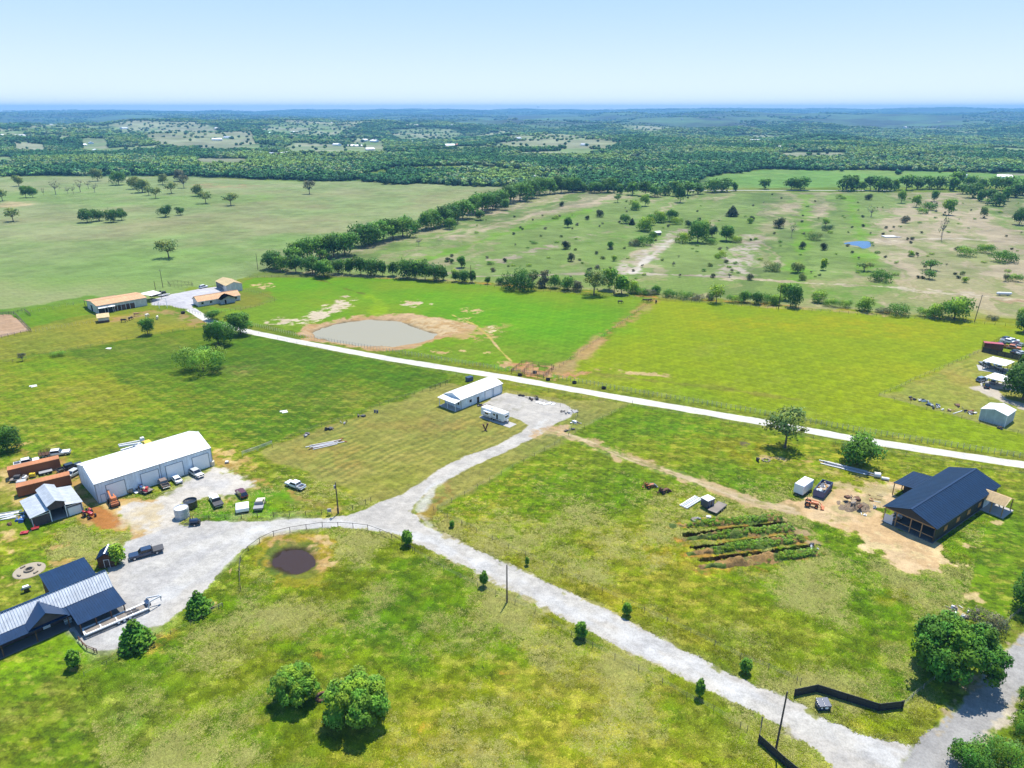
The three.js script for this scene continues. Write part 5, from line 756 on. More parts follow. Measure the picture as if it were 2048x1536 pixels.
function car(name, label, rear, front, o = {}) {
  const [pos, turn] = heading(rear, front), t = thing(name, label, o.cat ?? 'car', pos, turn), m = o.paint ?? M.silverPaint, L = o.L ?? 4.7, h = L / 2, H = o.suv ? 1.75 : 1.42, rr = o.suv ? -h + 0.15 : -h + 0.75;
  mesh('body', [rbox(L, 0.5, 1.8, 0.16, 0, 0.62, 0), rbox(L * 0.96, 0.26, 1.72, 0.1, 0, 0.86, 0)], m, t);
  mesh('cab', cabGeo([[rr - 0.05, 0.92], [h - 1.15, 0.92], [h - 1.85, H], [rr + 0.45, H]], 0.84, 0.2), m, t);
  mesh('windshield', cabGeo([[h - 1.17, 0.97], [h - 1.11, 0.97], [h - 1.79, H - 0.05], [h - 1.85, H - 0.05]], 0.79, 0.18), M.glass, t);
  mesh('rear_window', cabGeo([[rr - 0.06, 1.0], [rr, 1.0], [rr + 0.46, H - 0.05], [rr + 0.4, H - 0.05]], 0.74, 0.18), M.glass, t);
  for (const s of [-1, 1]) { const g = prism([[rr + 0.2, 1.0], [h - 1.35, 1.0], [h - 1.9, H - 0.09], [rr + 0.5, H - 0.09]], -0.01, 0.01), p = g.attributes.position; for (let i = 0; i < p.count; i++) { const k = (p.getY(i) - 0.92) / (H - 0.92); p.setZ(i, s * (0.84 * (1 - 0.2 * k) + 0.012) + p.getZ(i)); } mesh('side_window', g, M.glass, t); mesh('headlight', box(0.08, 0.14, 0.32, h - 0.03, 0.74, s * 0.66), M.glass, t); mesh('taillight', box(0.06, 0.16, 0.3, -h + 0.02, 0.8, s * 0.66), M.redPaint, t); }
  wheels(t, [h - 0.85, -h + 0.85], 0.78, 0.33, 0.22); return t;
}
function flatTrailer(name, label, rear, front, o = {}) {
  const [pos, turn] = heading(rear, front), L = o.L ?? rear.distanceTo(front), t = thing(name, label, 'trailer', pos, turn), h = L / 2, W = o.W ?? 2.1, y = o.y ?? 0.7;
  mesh('deck', [box(L, 0.1, W, 0, y, 0)], o.deck ?? M.greyWood, t); mesh('frame', [...[-1, 1].map((s) => box(L, 0.16, 0.1, 0, y - 0.05, s * (W / 2 + 0.06))), ...[-1, 1].map((s) => box(0.1, 0.16, W, s * h, y - 0.05, 0)), beam(V3(h, y - 0.1, 0.6), V3(h + 1.1, y - 0.15, 0), 0.1, 0.1), beam(V3(h, y - 0.1, -0.6), V3(h + 1.1, y - 0.15, 0), 0.1, 0.1)], o.frame ?? M.darkSteel, t);
  wheels(t, o.axles ?? [-0.4, 0.4], W / 2 + 0.12, 0.34, 0.2); return t;
}
function boxTrailer(name, label, rear, front, o = {}) {
  const [pos, turn] = heading(rear, front), L = o.L ?? 4.8, W = o.W ?? 2.2, H = o.H ?? 2.1, t = thing(name, label, o.cat ?? 'trailer', pos, turn);
  mesh('body', rbox(L, H, W, 0.1, 0, 0.5 + H / 2, 0), o.paint ?? M.whitePaint, t); mesh('roof', rbox(L - 0.1, 0.08, W - 0.1, 0.03, 0, 0.53 + H, 0), M.whiteMetal, t); mesh('skirt', box(L - 0.2, 0.14, W - 0.1, 0, 0.44, 0), M.darkSteel, t);
  mesh('drawbar', [beam(V3(L / 2, 0.45, 0.6), V3(L / 2 + 1.1, 0.45, 0), 0.1, 0.1), beam(V3(L / 2, 0.45, -0.6), V3(L / 2 + 1.1, 0.45, 0), 0.1, 0.1)], M.darkSteel, t); wheels(t, o.axles ?? [-0.5, 0.35], W / 2 - 0.05, 0.34, 0.2); return t;
}
function tractor(name, label, rear, front, o = {}) {
  const [pos, turn] = heading(rear, front), t = thing(name, label, o.cat ?? 'tractor', pos, turn), m = o.paint ?? M.redPaint;
  mesh('hood', [rbox(1.6, 0.6, 0.75, 0.1, 0.75, 1.1, 0), box(2.6, 0.3, 0.5, 0.2, 0.75, 0)], m, t); mesh('fender', [...[-1, 1].map((s) => rbox(1.0, 0.12, 0.4, 0.04, -0.75, 1.45, s * 0.7)), box(0.5, 0.35, 0.9, -0.7, 1.1, 0)], m, t);
  mesh('seat', [rbox(0.45, 0.12, 0.5, 0.04, -0.65, 1.35, 0), rbox(0.12, 0.45, 0.5, 0.04, -0.9, 1.6, 0)], M.dark, t); mesh('roll_bar', [bar(V3(-1.05, 1.2, -0.5), V3(-1.05, 2.3, -0.5), 0.05), bar(V3(-1.05, 1.2, 0.5), V3(-1.05, 2.3, 0.5), 0.05), bar(V3(-1.05, 2.3, -0.5), V3(-1.05, 2.3, 0.5), 0.05)], M.darkSteel, t);
  if (o.loader) mesh('loader', [...[-1, 1].flatMap((s) => [beam(V3(-0.1, 1.4, s * 0.6), V3(1.7, 1.25, s * 0.6), 0.1, 0.14), beam(V3(1.7, 1.25, s * 0.6), V3(2.3, 0.5, s * 0.6), 0.1, 0.14)]), prism([[2.2, 0.15], [3.0, 0.15], [2.9, 0.3], [2.45, 0.35], [2.4, 0.9], [2.25, 0.9]], -0.95, 0.95)], o.loaderPaint ?? m, t);
  if (o.hoe) mesh('backhoe', [beam(V3(-1.3, 0.8, 0), V3(-2.0, 2.6, 0.1), 0.2, 0.25), beam(V3(-2.0, 2.6, 0.1), V3(-2.7, 1.2, 0.15), 0.18, 0.2), rbox(0.5, 0.6, 0.6, 0.08, -2.75, 0.8, 0.15)], m, t);
  for (const s of [-1, 1]) { for (const [x, r, w] of [[-0.75, 0.72, 0.42], [1.25, 0.42, 0.26]]) { const wh = new THREE.Group(); wh.name = 'wheel'; wh.position.set(x, r, s * (0.62 + w / 2)); t.add(wh); mesh('tyre', wheelGeo(r, w, 0, 0, 0), M.tyre, wh); mesh('rim', wheelGeo(r * 0.55, w + 0.03, 0, 0, 0), o.rim ?? m, wh); } } return t;
}
// heap of odds and ends as parts of one pile
function junkPile(name, label, pos, n, w, mats, s, h = 0.5, cat = 'junk pile') { const r = rng(s), t = thing(name, label, cat, pos, r() * 6); for (let i = 0; i < n; i++) { const x = (r() - 0.5) * w, z = (r() - 0.5) * w * 0.7, a = 0.25 + r() * 0.8, k = Math.floor(r() * 3); const y = h * (0.25 + 0.4 * r()); const g = k === 0 ? box(a * 1.4, 0.15 + r() * h, a, x, y, z, r() * 0.4, r() * 6, r() * 0.4) : k === 1 ? cyl(a * 0.35, a * 0.4, 0.3 + r() * h, 9, x, y, z, r() * 1.5, r() * 3, 0) : beam(V3(x - a, y * 0.6, z), V3(x + a, y * 1.3, z + (r() - 0.5)), 0.12, 0.1); mesh('scrap', g, mats[Math.floor(r() * mats.length)], t); } return t; }
// ---------------------------------------------------------------- fences and poles
function walk(pts, step) { const out = []; let carry = 0; for (let i = 1; i < pts.length; i++) { const a = pts[i - 1], b = pts[i], L = a.distanceTo(b); let d = i === 1 ? 0 : carry; while (d < L) { out.push(a.clone().lerp(b, d / L)); d += step; } carry = d - L; } out.push(pts[pts.length - 1].clone()); return out; }
const _post = new Map();
function fence(name, label, pts, o = {}) {
  const { step = 3, h = 1.3, r = 0.05, post = M.post, wires = 3, wire = M.wire, wr = 0.012, rails = 0, railM, joined, cap = 0 } = o, t = thing(name, label, 'fence', V3(0, 0, 0)), ps = walk(pts, step), c = ps.reduce((a, p) => a.add(p), V3(0, 0, 0)).multiplyScalar(1 / ps.length).setY(0); t.position.copy(c);
  const q = ps.map((p) => p.clone().sub(c)), key = [r, h, o.sq].join(), g = _post.get(key) ?? (o.sq ? box(r * 2, h, r * 2, 0, h / 2 - 0.02, 0) : cyl(r * 0.9, r, h, 6, 0, h / 2 - 0.02, 0)); _post.set(key, g);
  if (joined) { const jp = mesh('post', q.map((p) => g.clone().translate(p.x, 0, p.z)), post, t); jp.userData.kind = 'stuff'; }
  else q.forEach((p, i) => { const m = mesh('post', g, post, t); m.position.set(p.x, 0, p.z); m.scale.y = 0.96 + 0.08 * ((i * 7919) % 13) / 13; });
  for (let k = 0; k < wires; k++) { const y = h * (0.94 - 0.74 * k / Math.max(1, wires)); mesh('wire', q.slice(1).map((p, i) => bar(V3(q[i].x, y, q[i].z), V3(p.x, y, p.z), wr, 3)), wire, t); }
  for (let k = 0; k < rails; k++) { const y = h * (0.94 - 0.7 * k / Math.max(1, rails)); mesh('rail', q.slice(1).map((p, i) => (o.sqRail ? beam(V3(q[i].x, y, q[i].z), V3(p.x, y, p.z), 0.05, o.sqRail) : bar(V3(q[i].x, y, q[i].z), V3(p.x, y, p.z), o.rr ?? 0.04, 5))), railM ?? post, t); }
  return t;
}
function pole(px, py, ty, label, o = {}) {
  const b = G(px, py), dy = -(ty - 768) / FOCAL, c = Math.cos(PITCH), s = Math.sin(PITCH), tt = b.z / (-s * dy - c), h = CAM_H + (c * dy - s) * tt, t = thing('utility_pole', label, 'utility pole', b, o.turn ?? 0.4);
  if (o.lean) t.rotation.z = o.lean;
  mesh('shaft', cyl(0.11, 0.17, h, 9, 0, h / 2, 0), M.pole, t);
  if (o.arm) mesh('crossarm', box(2.2, 0.12, 0.1, 0, h - 0.5, 0.14), M.greyWood, t);
  mesh('insulator', [cyl(0.05, 0.06, 0.16, 8, 0, h + 0.08, 0), ...(o.arm ? [-0.95, 0.95].map((x) => cyl(0.05, 0.06, 0.18, 8, x, h - 0.35, 0.14)) : [])], M.ceramic, t);
  if (o.can) mesh('transformer', [cyl(0.26, 0.26, 0.75, 12, 0.42, h - 1.3, 0), cyl(0.05, 0.05, 0.2, 6, 0.42, h - 0.83, 0)], M.junkGrey, t);
  return t;
}
const Z1 = Z(0, 840, 3.793), Z2 = Z(0, 1080, 3.793), Z3 = Z(840, 720, 4.452), Z5 = Z(1680, 640, 5.565), Z6 = Z(0, 520, 3.657), Z7 = Z(1440, 1200, 3.368), Z8 = Z(300, 880, 4.452);
const Zh = (x0, y0, s) => (x, y, h) => G(x0 + x / s, y0 + y / s, h);
// ---------------------------------------------------------------- the white shop
const shop = plan(Z1(750, 634), Z1(1618, 346), Z1(592, 484));
{
  const o = thing('shop_building', 'long white metal shop with four garage doors beside the beige gravel yard', 'building', shop.c, shop.turn), { L, W } = shop, H = 5.3;
  gable(o, { L, W, eave: H, ridge: H + 2.2, over: 0.15, end: 0.15, roof: M.whiteMetal, wall: M.whiteWall, trim: M.blueGreyPaint, seam: 0.9 });
  for (const k of [0.155, 0.44, 0.655, 0.895]) bigDoor(o, 4.2, 4.1, -L / 2 + L * k, W / 2 + 0.03, 0, M.whiteTrim, M.blueGreyPaint);
  doorWin(o, 'door', 1.0, 2.1, -L / 2 + L * 0.045, 0, W / 2 + 0.03, 0, M.whiteTrim, M.greyTrim);
  mesh('downspout', [box(0.12, H, 0.12, -L / 2 + L * 0.535, H / 2, W / 2 + 0.08)], M.greyTrim, o);
}
const shopAt = (u, v) => { const o = V3(-shop.L / 2 + shop.L * u, 0, shop.W / 2 + v).applyAxisAngle(V3(0, 1, 0), shop.turn); return o.add(shop.c); };
// rust coloured box containers beside it
for (const [a, b, lab] of [[[78, 458], [470, 366], 'rust orange box container, the upper one of two left of the white shop'], [[146, 592], [552, 492], 'rust orange box container, the lower one of two behind the grey roofed shed']]) {
  const A0 = Z1(...a), B0 = Z1(...b), [pos, turn] = heading(A0, B0), L = A0.distanceTo(B0), o = thing('box_container', lab, 'container', pos.clone().add(V3(-0.8, 0, -1)), turn), H = 2.5, W = 2.5;
  const gs = [box(L, H, W, 0, 0.35 + H / 2, 0)]; const n = Math.round(L / 0.45); for (let i = 0; i <= n; i++) for (const s of [-1, 1]) gs.push(box(0.12, H - 0.2, 0.05, -L / 2 + 0.06 + (L - 0.12) * i / n, 0.35 + H / 2, s * (W / 2 + 0.02)));
  mesh('body', gs, M.rustPaint, o); mesh('roof', [box(L + 0.02, 0.08, W + 0.1, 0, 0.35 + H + 0.04, 0), ...Array.from({ length: 14 }, (_, i) => box(0.07, 0.05, W, -L / 2 + L * (i + 0.5) / 14, 0.35 + H + 0.1, 0))], M.rustRoofPaint, o);
  mesh('rear_door', [box(0.05, H - 0.1, W / 2 - 0.05, -L / 2 - 0.03, 0.35 + H / 2, W / 4), box(0.05, H - 0.1, W / 2 - 0.05, -L / 2 - 0.03, 0.35 + H / 2, -W / 4)], M.rustyPaint ?? M.rustPaint, o); mesh('skid', [box(L, 0.35, 0.2, 0, 0.17, 0.9), box(L, 0.35, 0.2, 0, 0.17, -0.9)], M.darkSteel, o);
}
// ---------------------------------------------------------------- raised centre barn with grey roof
{
  const b = plan(Z1(258, 818), Z1(635, 694), Z1(168, 694)), { L, W } = b, o = thing('monitor_barn', 'brown monitor barn with grey metal roof and white door near the containers', 'barn', b.c, b.turn), c0 = -L / 2 + L * 0.35, c1 = -L / 2 + L * 0.68, H = 2.6, Hc = 4.2;
  mesh('wall', [metricUV(box(L * 0.35, H, W, -L / 2 + L * 0.175, H / 2, 0)), metricUV(box(L * 0.32, H, W, L / 2 - L * 0.16, H / 2, 0)), metricUV(box(L * 0.33, Hc, 0.15, (c0 + c1) / 2, Hc / 2, -W / 2 + 0.08)), box(0.12, Hc - H, W, c0 + 0.06, (Hc + H) / 2, 0), box(0.12, Hc - H, W, c1 - 0.06, (Hc + H) / 2, 0)], M.brownWall, o);
  const front = prism([[c0, 3.0], [c1, 3.0], [c1, Hc], [(c0 + c1) / 2, Hc + 0.9], [c0, Hc]], W / 2 - 0.12, W / 2 - 0.01); mesh('gable_front', front, M.brownWall, o);
  const lean = (x0, x1, y0, y1) => { const g = slope(-W / 2 - 0.3, W / 2 + 0.3, (x1 - x0), y1, 0, y0, 0.08, 0.6); g.rotateY(Math.PI / 2); g.translate(x0, 0, 0); return g; };
  const leanL = lean(0, L * 0.35 + 0.3, 3.3, H + 0.08); leanL.rotateY(Math.PI); leanL.translate(c0, 0, 0); mesh('roof', leanL, M.galvanised, o); mesh('roof', lean(c1, L * 0.32 + 0.3 + c1, 3.3, H + 0.08), M.galvanised, o);
  const mid = (c0 + c1) / 2, hw = (c1 - c0) / 2 + 0.3; for (const s of [1, -1]) { const g = slope(-W / 2 - 0.35, W / 2 + 0.35, s * hw, Hc + 0.02, 0, Hc + 1.0, 0.08, 0.6); g.rotateY(Math.PI / 2); g.translate(mid, 0, 0); mesh('roof', g, M.galvanised, o); }
  mesh('post', [box(0.18, 3.1, 0.18, c0 + 0.1, 1.55, W / 2 + 0.02)], M.whiteTrim, o); mesh('post', [box(0.18, 3.1, 0.18, c1 - 0.1, 1.55, W / 2 + 0.02)], M.whiteTrim, o);
  mesh('trim', [box(L * 0.35, 0.12, 0.06, -L / 2 + L * 0.175, H, W / 2 + 0.04), box(0.1, H, 0.1, -L / 2, H / 2, W / 2), box(0.1, H, 0.1, L / 2, H / 2, W / 2), box(L * 0.32, 0.12, 0.06, L / 2 - L * 0.16, H, W / 2 + 0.04)], M.whiteTrim, o);
  bigDoor(o, 2.7, 2.1, L / 2 - L * 0.16, W / 2 + 0.03); mesh('floor', box(L * 0.33, 0.08, W, mid, 0.04, 0), M.concrete, o);
}
tractor('lawn_tractor', 'small red tractor mower on the grass by the grey roofed barn', Z1(660, 718), Z1(700, 742), { paint: M.redPaint });
{ const t = thing('red_implement', 'red tiller attachment in front of the brown barn corner, nearer the barn', 'implement', Z1(270, 830), 0.6); mesh('frame', [beam(V3(-0.8, 0.5, 0), V3(0.8, 0.5, 0), 0.2, 0.2), rbox(1.5, 0.35, 0.5, 0.08, 0, 0.3, 0.2), beam(V3(0, 0.5, 0), V3(0, 1.1, -0.5), 0.1, 0.1)], M.redPaint, t); mesh('tine', Array.from({ length: 6 }, (_, i) => cyl(0.03, 0.02, 0.4, 5, -0.6 + i * 0.24, 0.18, 0.4)), M.darkSteel, t); }
{ const t = thing('red_implement', 'red mower deck lying on sand left of the red tiller', 'implement', Z1(187, 862), 0.3); mesh('deck', [rbox(1.6, 0.3, 1.1, 0.1, 0, 0.3, 0), cyl(0.25, 0.25, 0.2, 10, -0.3, 0.5, 0)], M.redPaint, t); mesh('hitch', [beam(V3(0.7, 0.35, 0.3), V3(1.6, 0.5, 0), 0.08, 0.08), beam(V3(0.7, 0.35, -0.3), V3(1.6, 0.5, 0), 0.08, 0.08)], M.darkSteel, t); }
// ---------------------------------------------------------------- vehicles about the shop
pickup('pickup_truck', 'white dually pickup with dark stake bed above the rust containers', Z1(330, 282), Z1(525, 256), { bed: 'stake', L: 7 });
pickup('pickup_truck', 'white pickup partly hidden behind the upper rust container', Z1(140, 352), Z1(272, 322), {});
pickup('pickup_truck', 'dark pickup parked at the back left corner of the white shop', Z1(488, 390), Z1(580, 360), { paint: M.blackPaint });
pickup('pickup_truck', 'white and dark pickup beside the left end wall of the shop', Z1(585, 410), Z1(540, 435), { paint: M.silverPaint });
pickup('pickup_truck', 'brown pickup nosed up to the shop between second and third garage door', Z1(1268, 528), Z1(1216, 462), { paint: M.brownPaint });
car('car', 'silver sedan parked next to the brown pickup in front of the shop', Z1(1366, 488), Z1(1316, 440), { paint: M.whitePaint });
pickup('pickup_truck', 'silver pickup facing the yard, rightmost vehicle along the shop front', Z1(1444, 392), Z1(1530, 444), { paint: M.silverPaint, cover: true });
pickup('pickup_truck', 'white pickup parked alone in the grass below the parcel line', Z8(1370, 448), Z8(1225, 395), { paint: M.whitePaint });
pickup('pickup_truck', 'white flatbed pickup in the grass between tanks and maroon car', Z1(1668, 672), Z1(1612, 590), { bed: 'flat', crew: false });
car('car', 'dark maroon hatchback in the grass at the end of the shop yard', Z1(1862, 602), Z1(1808, 545), { paint: M.maroonPaint, suv: true, cat: 'car' });
pickup('old_truck', 'cream coloured old work truck right of the white topped trailer', Z1(1962, 692), Z1(1985, 620), { paint: M.beigePaint, bed: 'flat', crew: false, bedPaint: M.junkGrey, L: 5, cat: 'truck' });
boxTrailer('utility_trailer', 'low square trailer with white top between maroon car and fence', Z1(1842, 712), Z1(1842, 660), { L: 3.4, W: 3.0, H: 0.8, axles: [0] });
{ const [pos, turn] = heading(Z1(900, 318), Z1(1130, 248)), t = thing('boom_truck', 'white bucket truck with boom and yellow nose behind the shop roof', 'truck', pos.add(V3(0, 0, -2)), turn); mesh('chassis', [box(8.5, 0.3, 1.0, 0, 0.8, 0), box(6, 0.15, 2.4, -1.2, 1.1, 0)], M.darkSteel, t); mesh('cab', [rbox(1.9, 1.8, 2.3, 0.15, 3.0, 2.0, 0), rbox(1.1, 1.0, 2.0, 0.12, 4.3, 1.4, 0)], M.yellowPaint, t); mesh('utility_box', [rbox(4.8, 1.2, 0.5, 0.05, -1.3, 1.75, 0.95), rbox(4.8, 1.2, 0.5, 0.05, -1.3, 1.75, -0.95), rbox(2, 1.6, 2.3, 0.1, 0.6, 2.1, 0)], M.whitePaint, t); mesh('boom', [beam(V3(0.5, 3.2, 0.3), V3(-4.2, 3.9, 0.3), 0.4, 0.4), beam(V3(-4.2, 4.2, -0.2), V3(1.5, 3.6, -0.2), 0.3, 0.3), rbox(1, 1, 0.9, 0.1, 2.0, 3.9, -0.2)], M.junkWhite, t); mesh('windshield', box(0.05, 0.7, 1.9, 3.97, 2.4, 0), M.glass, t); wheels(t, [3.6, -2.2, -3.3], 1.0, 0.5, 0.3); }
{ const [pos, turn] = heading(Z1(890, 690), Z1(840, 585)), t = thing('skid_steer', 'rusty orange lift machine at the left corner of the shop front', 'machine', pos, turn); mesh('body', [rbox(2.6, 0.9, 1.5, 0.12, -0.6, 1.1, 0), rbox(1.1, 1.1, 1.2, 0.1, -1.0, 1.8, 0.1)], M.orangePaint, t); mesh('boom', [beam(V3(-1.4, 2.0, -0.4), V3(2.6, 2.7, -0.4), 0.32, 0.4), beam(V3(2.6, 2.6, -0.4), V3(3.4, 0.8, -0.4), 0.25, 0.3), beam(V3(-0.8, 1.4, 0.5), V3(1.8, 1.7, 0.5), 0.25, 0.3)], M.orangePaint, t); mesh('counterweight', rbox(0.8, 0.6, 1.7, 0.1, -2.1, 0.9, 0), M.rustPaint, t); mesh('fork', [box(1.2, 0.06, 0.14, 3.9, 0.5, -0.1), box(1.2, 0.06, 0.14, 3.9, 0.5, -0.7)], M.darkSteel, t); wheels(t, [1.0, -1.5], 0.95, 0.55, 0.4, M.orangePaint); }
{ const t = flatTrailer('junk_trailer', 'trailer heaped with parts in front of the second garage door', Z1(1130, 556), Z1(1070, 530), { L: 4.2, W: 2.1 }); const r = rng(4); for (let i = 0; i < 14; i++) mesh('scrap', i % 3 ? box(0.3 + r(), 0.2 + r() * 0.5, 0.3 + r() * 0.7, (r() - 0.5) * 3.4, 0.95 + r() * 0.4, (r() - 0.5) * 1.5, r(), r() * 3, 0) : cyl(0.2 + r() * 0.3, 0.3, 0.5, 10, (r() - 0.5) * 3.2, 1.0, (r() - 0.5) * 1.4, r() * 2, 0, 0), [M.junkWhite, M.redPaint, M.junkGrey, M.beigePaint, M.darkSteel, M.blueTarp][i % 6], t); }
junkPile('junk_pile', 'dark metal parts lying left of the heaped trailer at the shop wall', Z1(1040, 545), 7, 2, [M.junkGrey, M.junkWhite, M.darkSteel], 8, 0.4);
{ const t = thing('hay_bale', 'round bale at the shop wall right of the first garage door', 'bale', Z1(992, 552), 0.3); mesh('bale', cyl(0.6, 0.6, 1.2, 16, 0, 0.6, 0, 0, 0, Math.PI / 2), M.rawWood, t); mesh('net_wrap', [cyl(0.615, 0.615, 0.08, 16, -0.3, 0.6, 0, 0, 0, Math.PI / 2), cyl(0.615, 0.615, 0.08, 16, 0.3, 0.6, 0, 0, 0, Math.PI / 2)], M.beigePaint, t); }
{ const t = thing('water_tank', 'beige plastic tank at the right front corner of the shop', 'tank', Z1(1612, 345)); mesh('body', cyl(0.65, 0.65, 1.3, 18, 0, 0.65, 0), M.beigePaint, t); mesh('lid', [cyl(0.2, 0.62, 0.18, 18, 0, 1.39, 0), cyl(0.2, 0.2, 0.1, 12, 0, 1.52, 0)], M.beigePaint, t); }
{ const t = thing('pallet', 'stack of grey pallets in the sand right of the shop', 'pallet', Z1(1722, 325), 0.3); for (let k = 0; k < 2; k++) mesh('pallet_layer', [...[-0.45, 0, 0.45].map((x) => box(0.1, 0.09, 1.2, x, 0.05 + k * 0.15, 0)), ...[-0.5, -0.25, 0, 0.25, 0.5].map((z) => box(1.1, 0.025, 0.12, 0, 0.11 + k * 0.15, z))], M.greyWood, t); mesh('block', rbox(0.8, 0.25, 0.7, 0.05, 0, 0.42, 0), M.junkWhite, t); }
{ const t = thing('stock_tank', 'tall galvanised round tank with open white top beside the gravel fork', 'tank', Z1(1385, 735)); const L = new THREE.LatheGeometry([[1.55, 0], [1.6, 0.02], [1.6, 2.6], [1.56, 2.62], [1.52, 2.6], [1.52, 2.2], [0.01, 2.15]].map((p) => new THREE.Vector2(...p)), 28); mesh('shell', L, M.galvanised, t); mesh('hoop', [0.6, 1.3, 2.0].map((y) => place(new THREE.TorusGeometry(1.61, 0.035, 6, 28), 0, y, 0, Math.PI / 2)), M.steel, t); mesh('cover', [cyl(0.9, 1.5, 0.15, 20, 0.15, 2.5, 0), cyl(0.4, 0.4, 0.2, 14, 0.15, 2.62, 0)], M.junkWhite, t); }
{ const t = thing('stock_tank', 'black round tank behind the galvanised one', 'tank', Z1(1450, 662)); const L = new THREE.LatheGeometry([[1.5, 0], [1.55, 0.05], [1.55, 1.9], [1.5, 1.95], [1.45, 1.9], [1.45, 1.5], [0.01, 1.5]].map((p) => new THREE.Vector2(...p)), 28); mesh('shell', L, M.blackPaint, t); mesh('rim_ring', place(new THREE.TorusGeometry(1.53, 0.06, 8, 28), 0, 1.92, 0, Math.PI / 2), M.darkSteel, t); }
{ const [pos, turn] = heading(Z1(1500, 795), Z1(1440, 800)), t = thing('smoker_trailer', 'small dark barbecue smoker trailer at the edge of the house drive', 'trailer', pos, turn); mesh('drum', cyl(0.55, 0.55, 1.8, 16, -0.2, 1.15, 0, 0, 0, Math.PI / 2), M.navyPaint, t); mesh('firebox', rbox(0.7, 0.7, 0.8, 0.06, -1.2, 0.95, 0), M.blackPaint, t); mesh('chimney', cyl(0.1, 0.1, 0.9, 8, 0.5, 2.0, 0), M.blackPaint, t); mesh('frame', [box(2.6, 0.1, 1.1, -0.3, 0.5, 0), beam(V3(1, 0.5, 0.4), V3(2.2, 0.5, 0), 0.1, 0.1), beam(V3(1, 0.5, -0.4), V3(2.2, 0.5, 0), 0.1, 0.1)], M.darkSteel, t); wheels(t, [-0.4], 0.65, 0.32, 0.2); }
{ const t = flatTrailer('junk_trailer', 'dark wheeled farm junk in front of the upper rust container', Z1(200, 455), Z1(100, 465), { L: 4, W: 1.8 }); mesh('engine', [rbox(1.4, 0.8, 1, 0.1, 0.4, 1.2, 0), cyl(0.35, 0.35, 0.9, 12, -1, 1.1, 0.2, 1.57)], M.darkSteel, t); mesh('fender', rbox(0.8, 0.4, 1.4, 0.1, -1.3, 0.95, 0), M.junkWhite, t); }
{ const t = thing('generator', 'small yellow box machine between the two rust containers', 'machine', Z1(250, 435), 0.3); mesh('housing', rbox(1.3, 0.9, 0.9, 0.08, 0, 0.75, 0), M.yellowPaint, t); mesh('frame', [box(1.5, 0.12, 1.0, 0, 0.2, 0)], M.darkSteel, t); mesh('exhaust', cyl(0.06, 0.06, 0.4, 8, 0.3, 1.35, 0), M.darkSteel, t); }
flatTrailer('small_trailer', 'grey utility trailer between the two rust containers', Z1(330, 412), Z1(370, 402), { L: 3, W: 1.6, deck: M.junkGrey });
{ const t = thing('crate', 'white slatted crate in front of the lower rust container', 'crate', Z1(165, 484), 0.4); mesh('slat', Array.from({ length: 5 }, (_, i) => box(1.9, 0.1, 0.16, 0, 0.9, -0.6 + i * 0.3)), M.junkWhite, t); mesh('side', [box(1.9, 0.7, 0.06, 0, 0.45, 0.7), box(1.9, 0.7, 0.06, 0, 0.45, -0.7), box(0.06, 0.7, 1.4, 0.95, 0.45, 0), box(0.06, 0.7, 1.4, -0.95, 0.45, 0)], M.junkWhite, t); }
junkPile('junk_pile', 'blue and white tarped heap against the left wall of the brown barn', Z1(180, 745), 9, 3.4, [M.blueTarp, M.junkWhite, M.blueTarp, M.junkGrey], 12, 0.9);
{ const t = thing('pipe_stack', 'white sheets and pipes laid on sand at the left edge below the containers', 'pipes', Z1(60, 728), 0.35); for (let i = 0; i < 7; i++) mesh('pipe', i % 2 ? box(4.5 - i * 0.3, 0.08, 0.5, (i % 3) * 0.5 - 0.6, 0.06, -1.6 + i * 0.55, 0, 0.05 * i, 0) : cyl(0.12, 0.12, 5, 8, (i % 3) * 0.4, 0.13, -1.6 + i * 0.55, 0, 0, Math.PI / 2), i % 3 ? M.junkWhite : M.galvanised, t); }
junkPile('junk_pile', 'bits of dark scrap on the sand below the white pipes at the left edge', Z1(70, 790), 5, 2, [M.darkSteel, M.rustySteel], 21, 0.3);
// meter boxes and pole at the drive
{ const t = thing('electric_meter', 'grey electric meter cabinet on posts beside the pole at the fork', 'cabinet', Z8(1600, 668), 0.2); mesh('cabinet', rbox(0.9, 0.8, 0.4, 0.04, 0, 1.3, 0), M.junkGrey, t); mesh('post', cyl(0.05, 0.05, 1.6, 6, -0.4, 0.8, -0.1), M.post, t); mesh('post', cyl(0.05, 0.05, 1.6, 6, 0.4, 0.8, -0.1), M.post, t); mesh('meter', cyl(0.1, 0.1, 0.1, 10, 0, 1.4, 0.24, Math.PI / 2), M.glass, t); }
pole(677, 1027, 965, 'utility pole at the fork of the drive with a long ground shadow', { can: true, turn: 2.5 });
pole(1014, 1205, 1130, 'utility pole beside the middle of the long gravel drive', {});
pole(1552, 1497, 1385, 'leaning utility pole by the left black entry fence', { lean: -0.02 });
pole(326, 575, 539, 'tall utility pole behind the orange roofed barn', { arm: true }); pole(311, 579, 562, 'short service pole beside the tall one behind the barn', {});
pole(516, 540, 507, 'utility pole left of the hedge corner', {}); pole(942, 567, 530, 'utility pole in the brush row right of the hedge trees', {}); pole(1228, 588, 550, 'utility pole in the brush row right of the half leafed tree', {});
pole(1557, 617, 572, 'utility pole in the brush row above the bright pasture', {}); pole(1949, 643, 590, 'leaning utility pole with crossarm at the right of the brush row', { arm: true, lean: -0.08 }); pole(1882, 474, 450, 'short pole beside the stony track', {}); pole(2030, 745, 714, 'light pole behind the upper white carport', {});
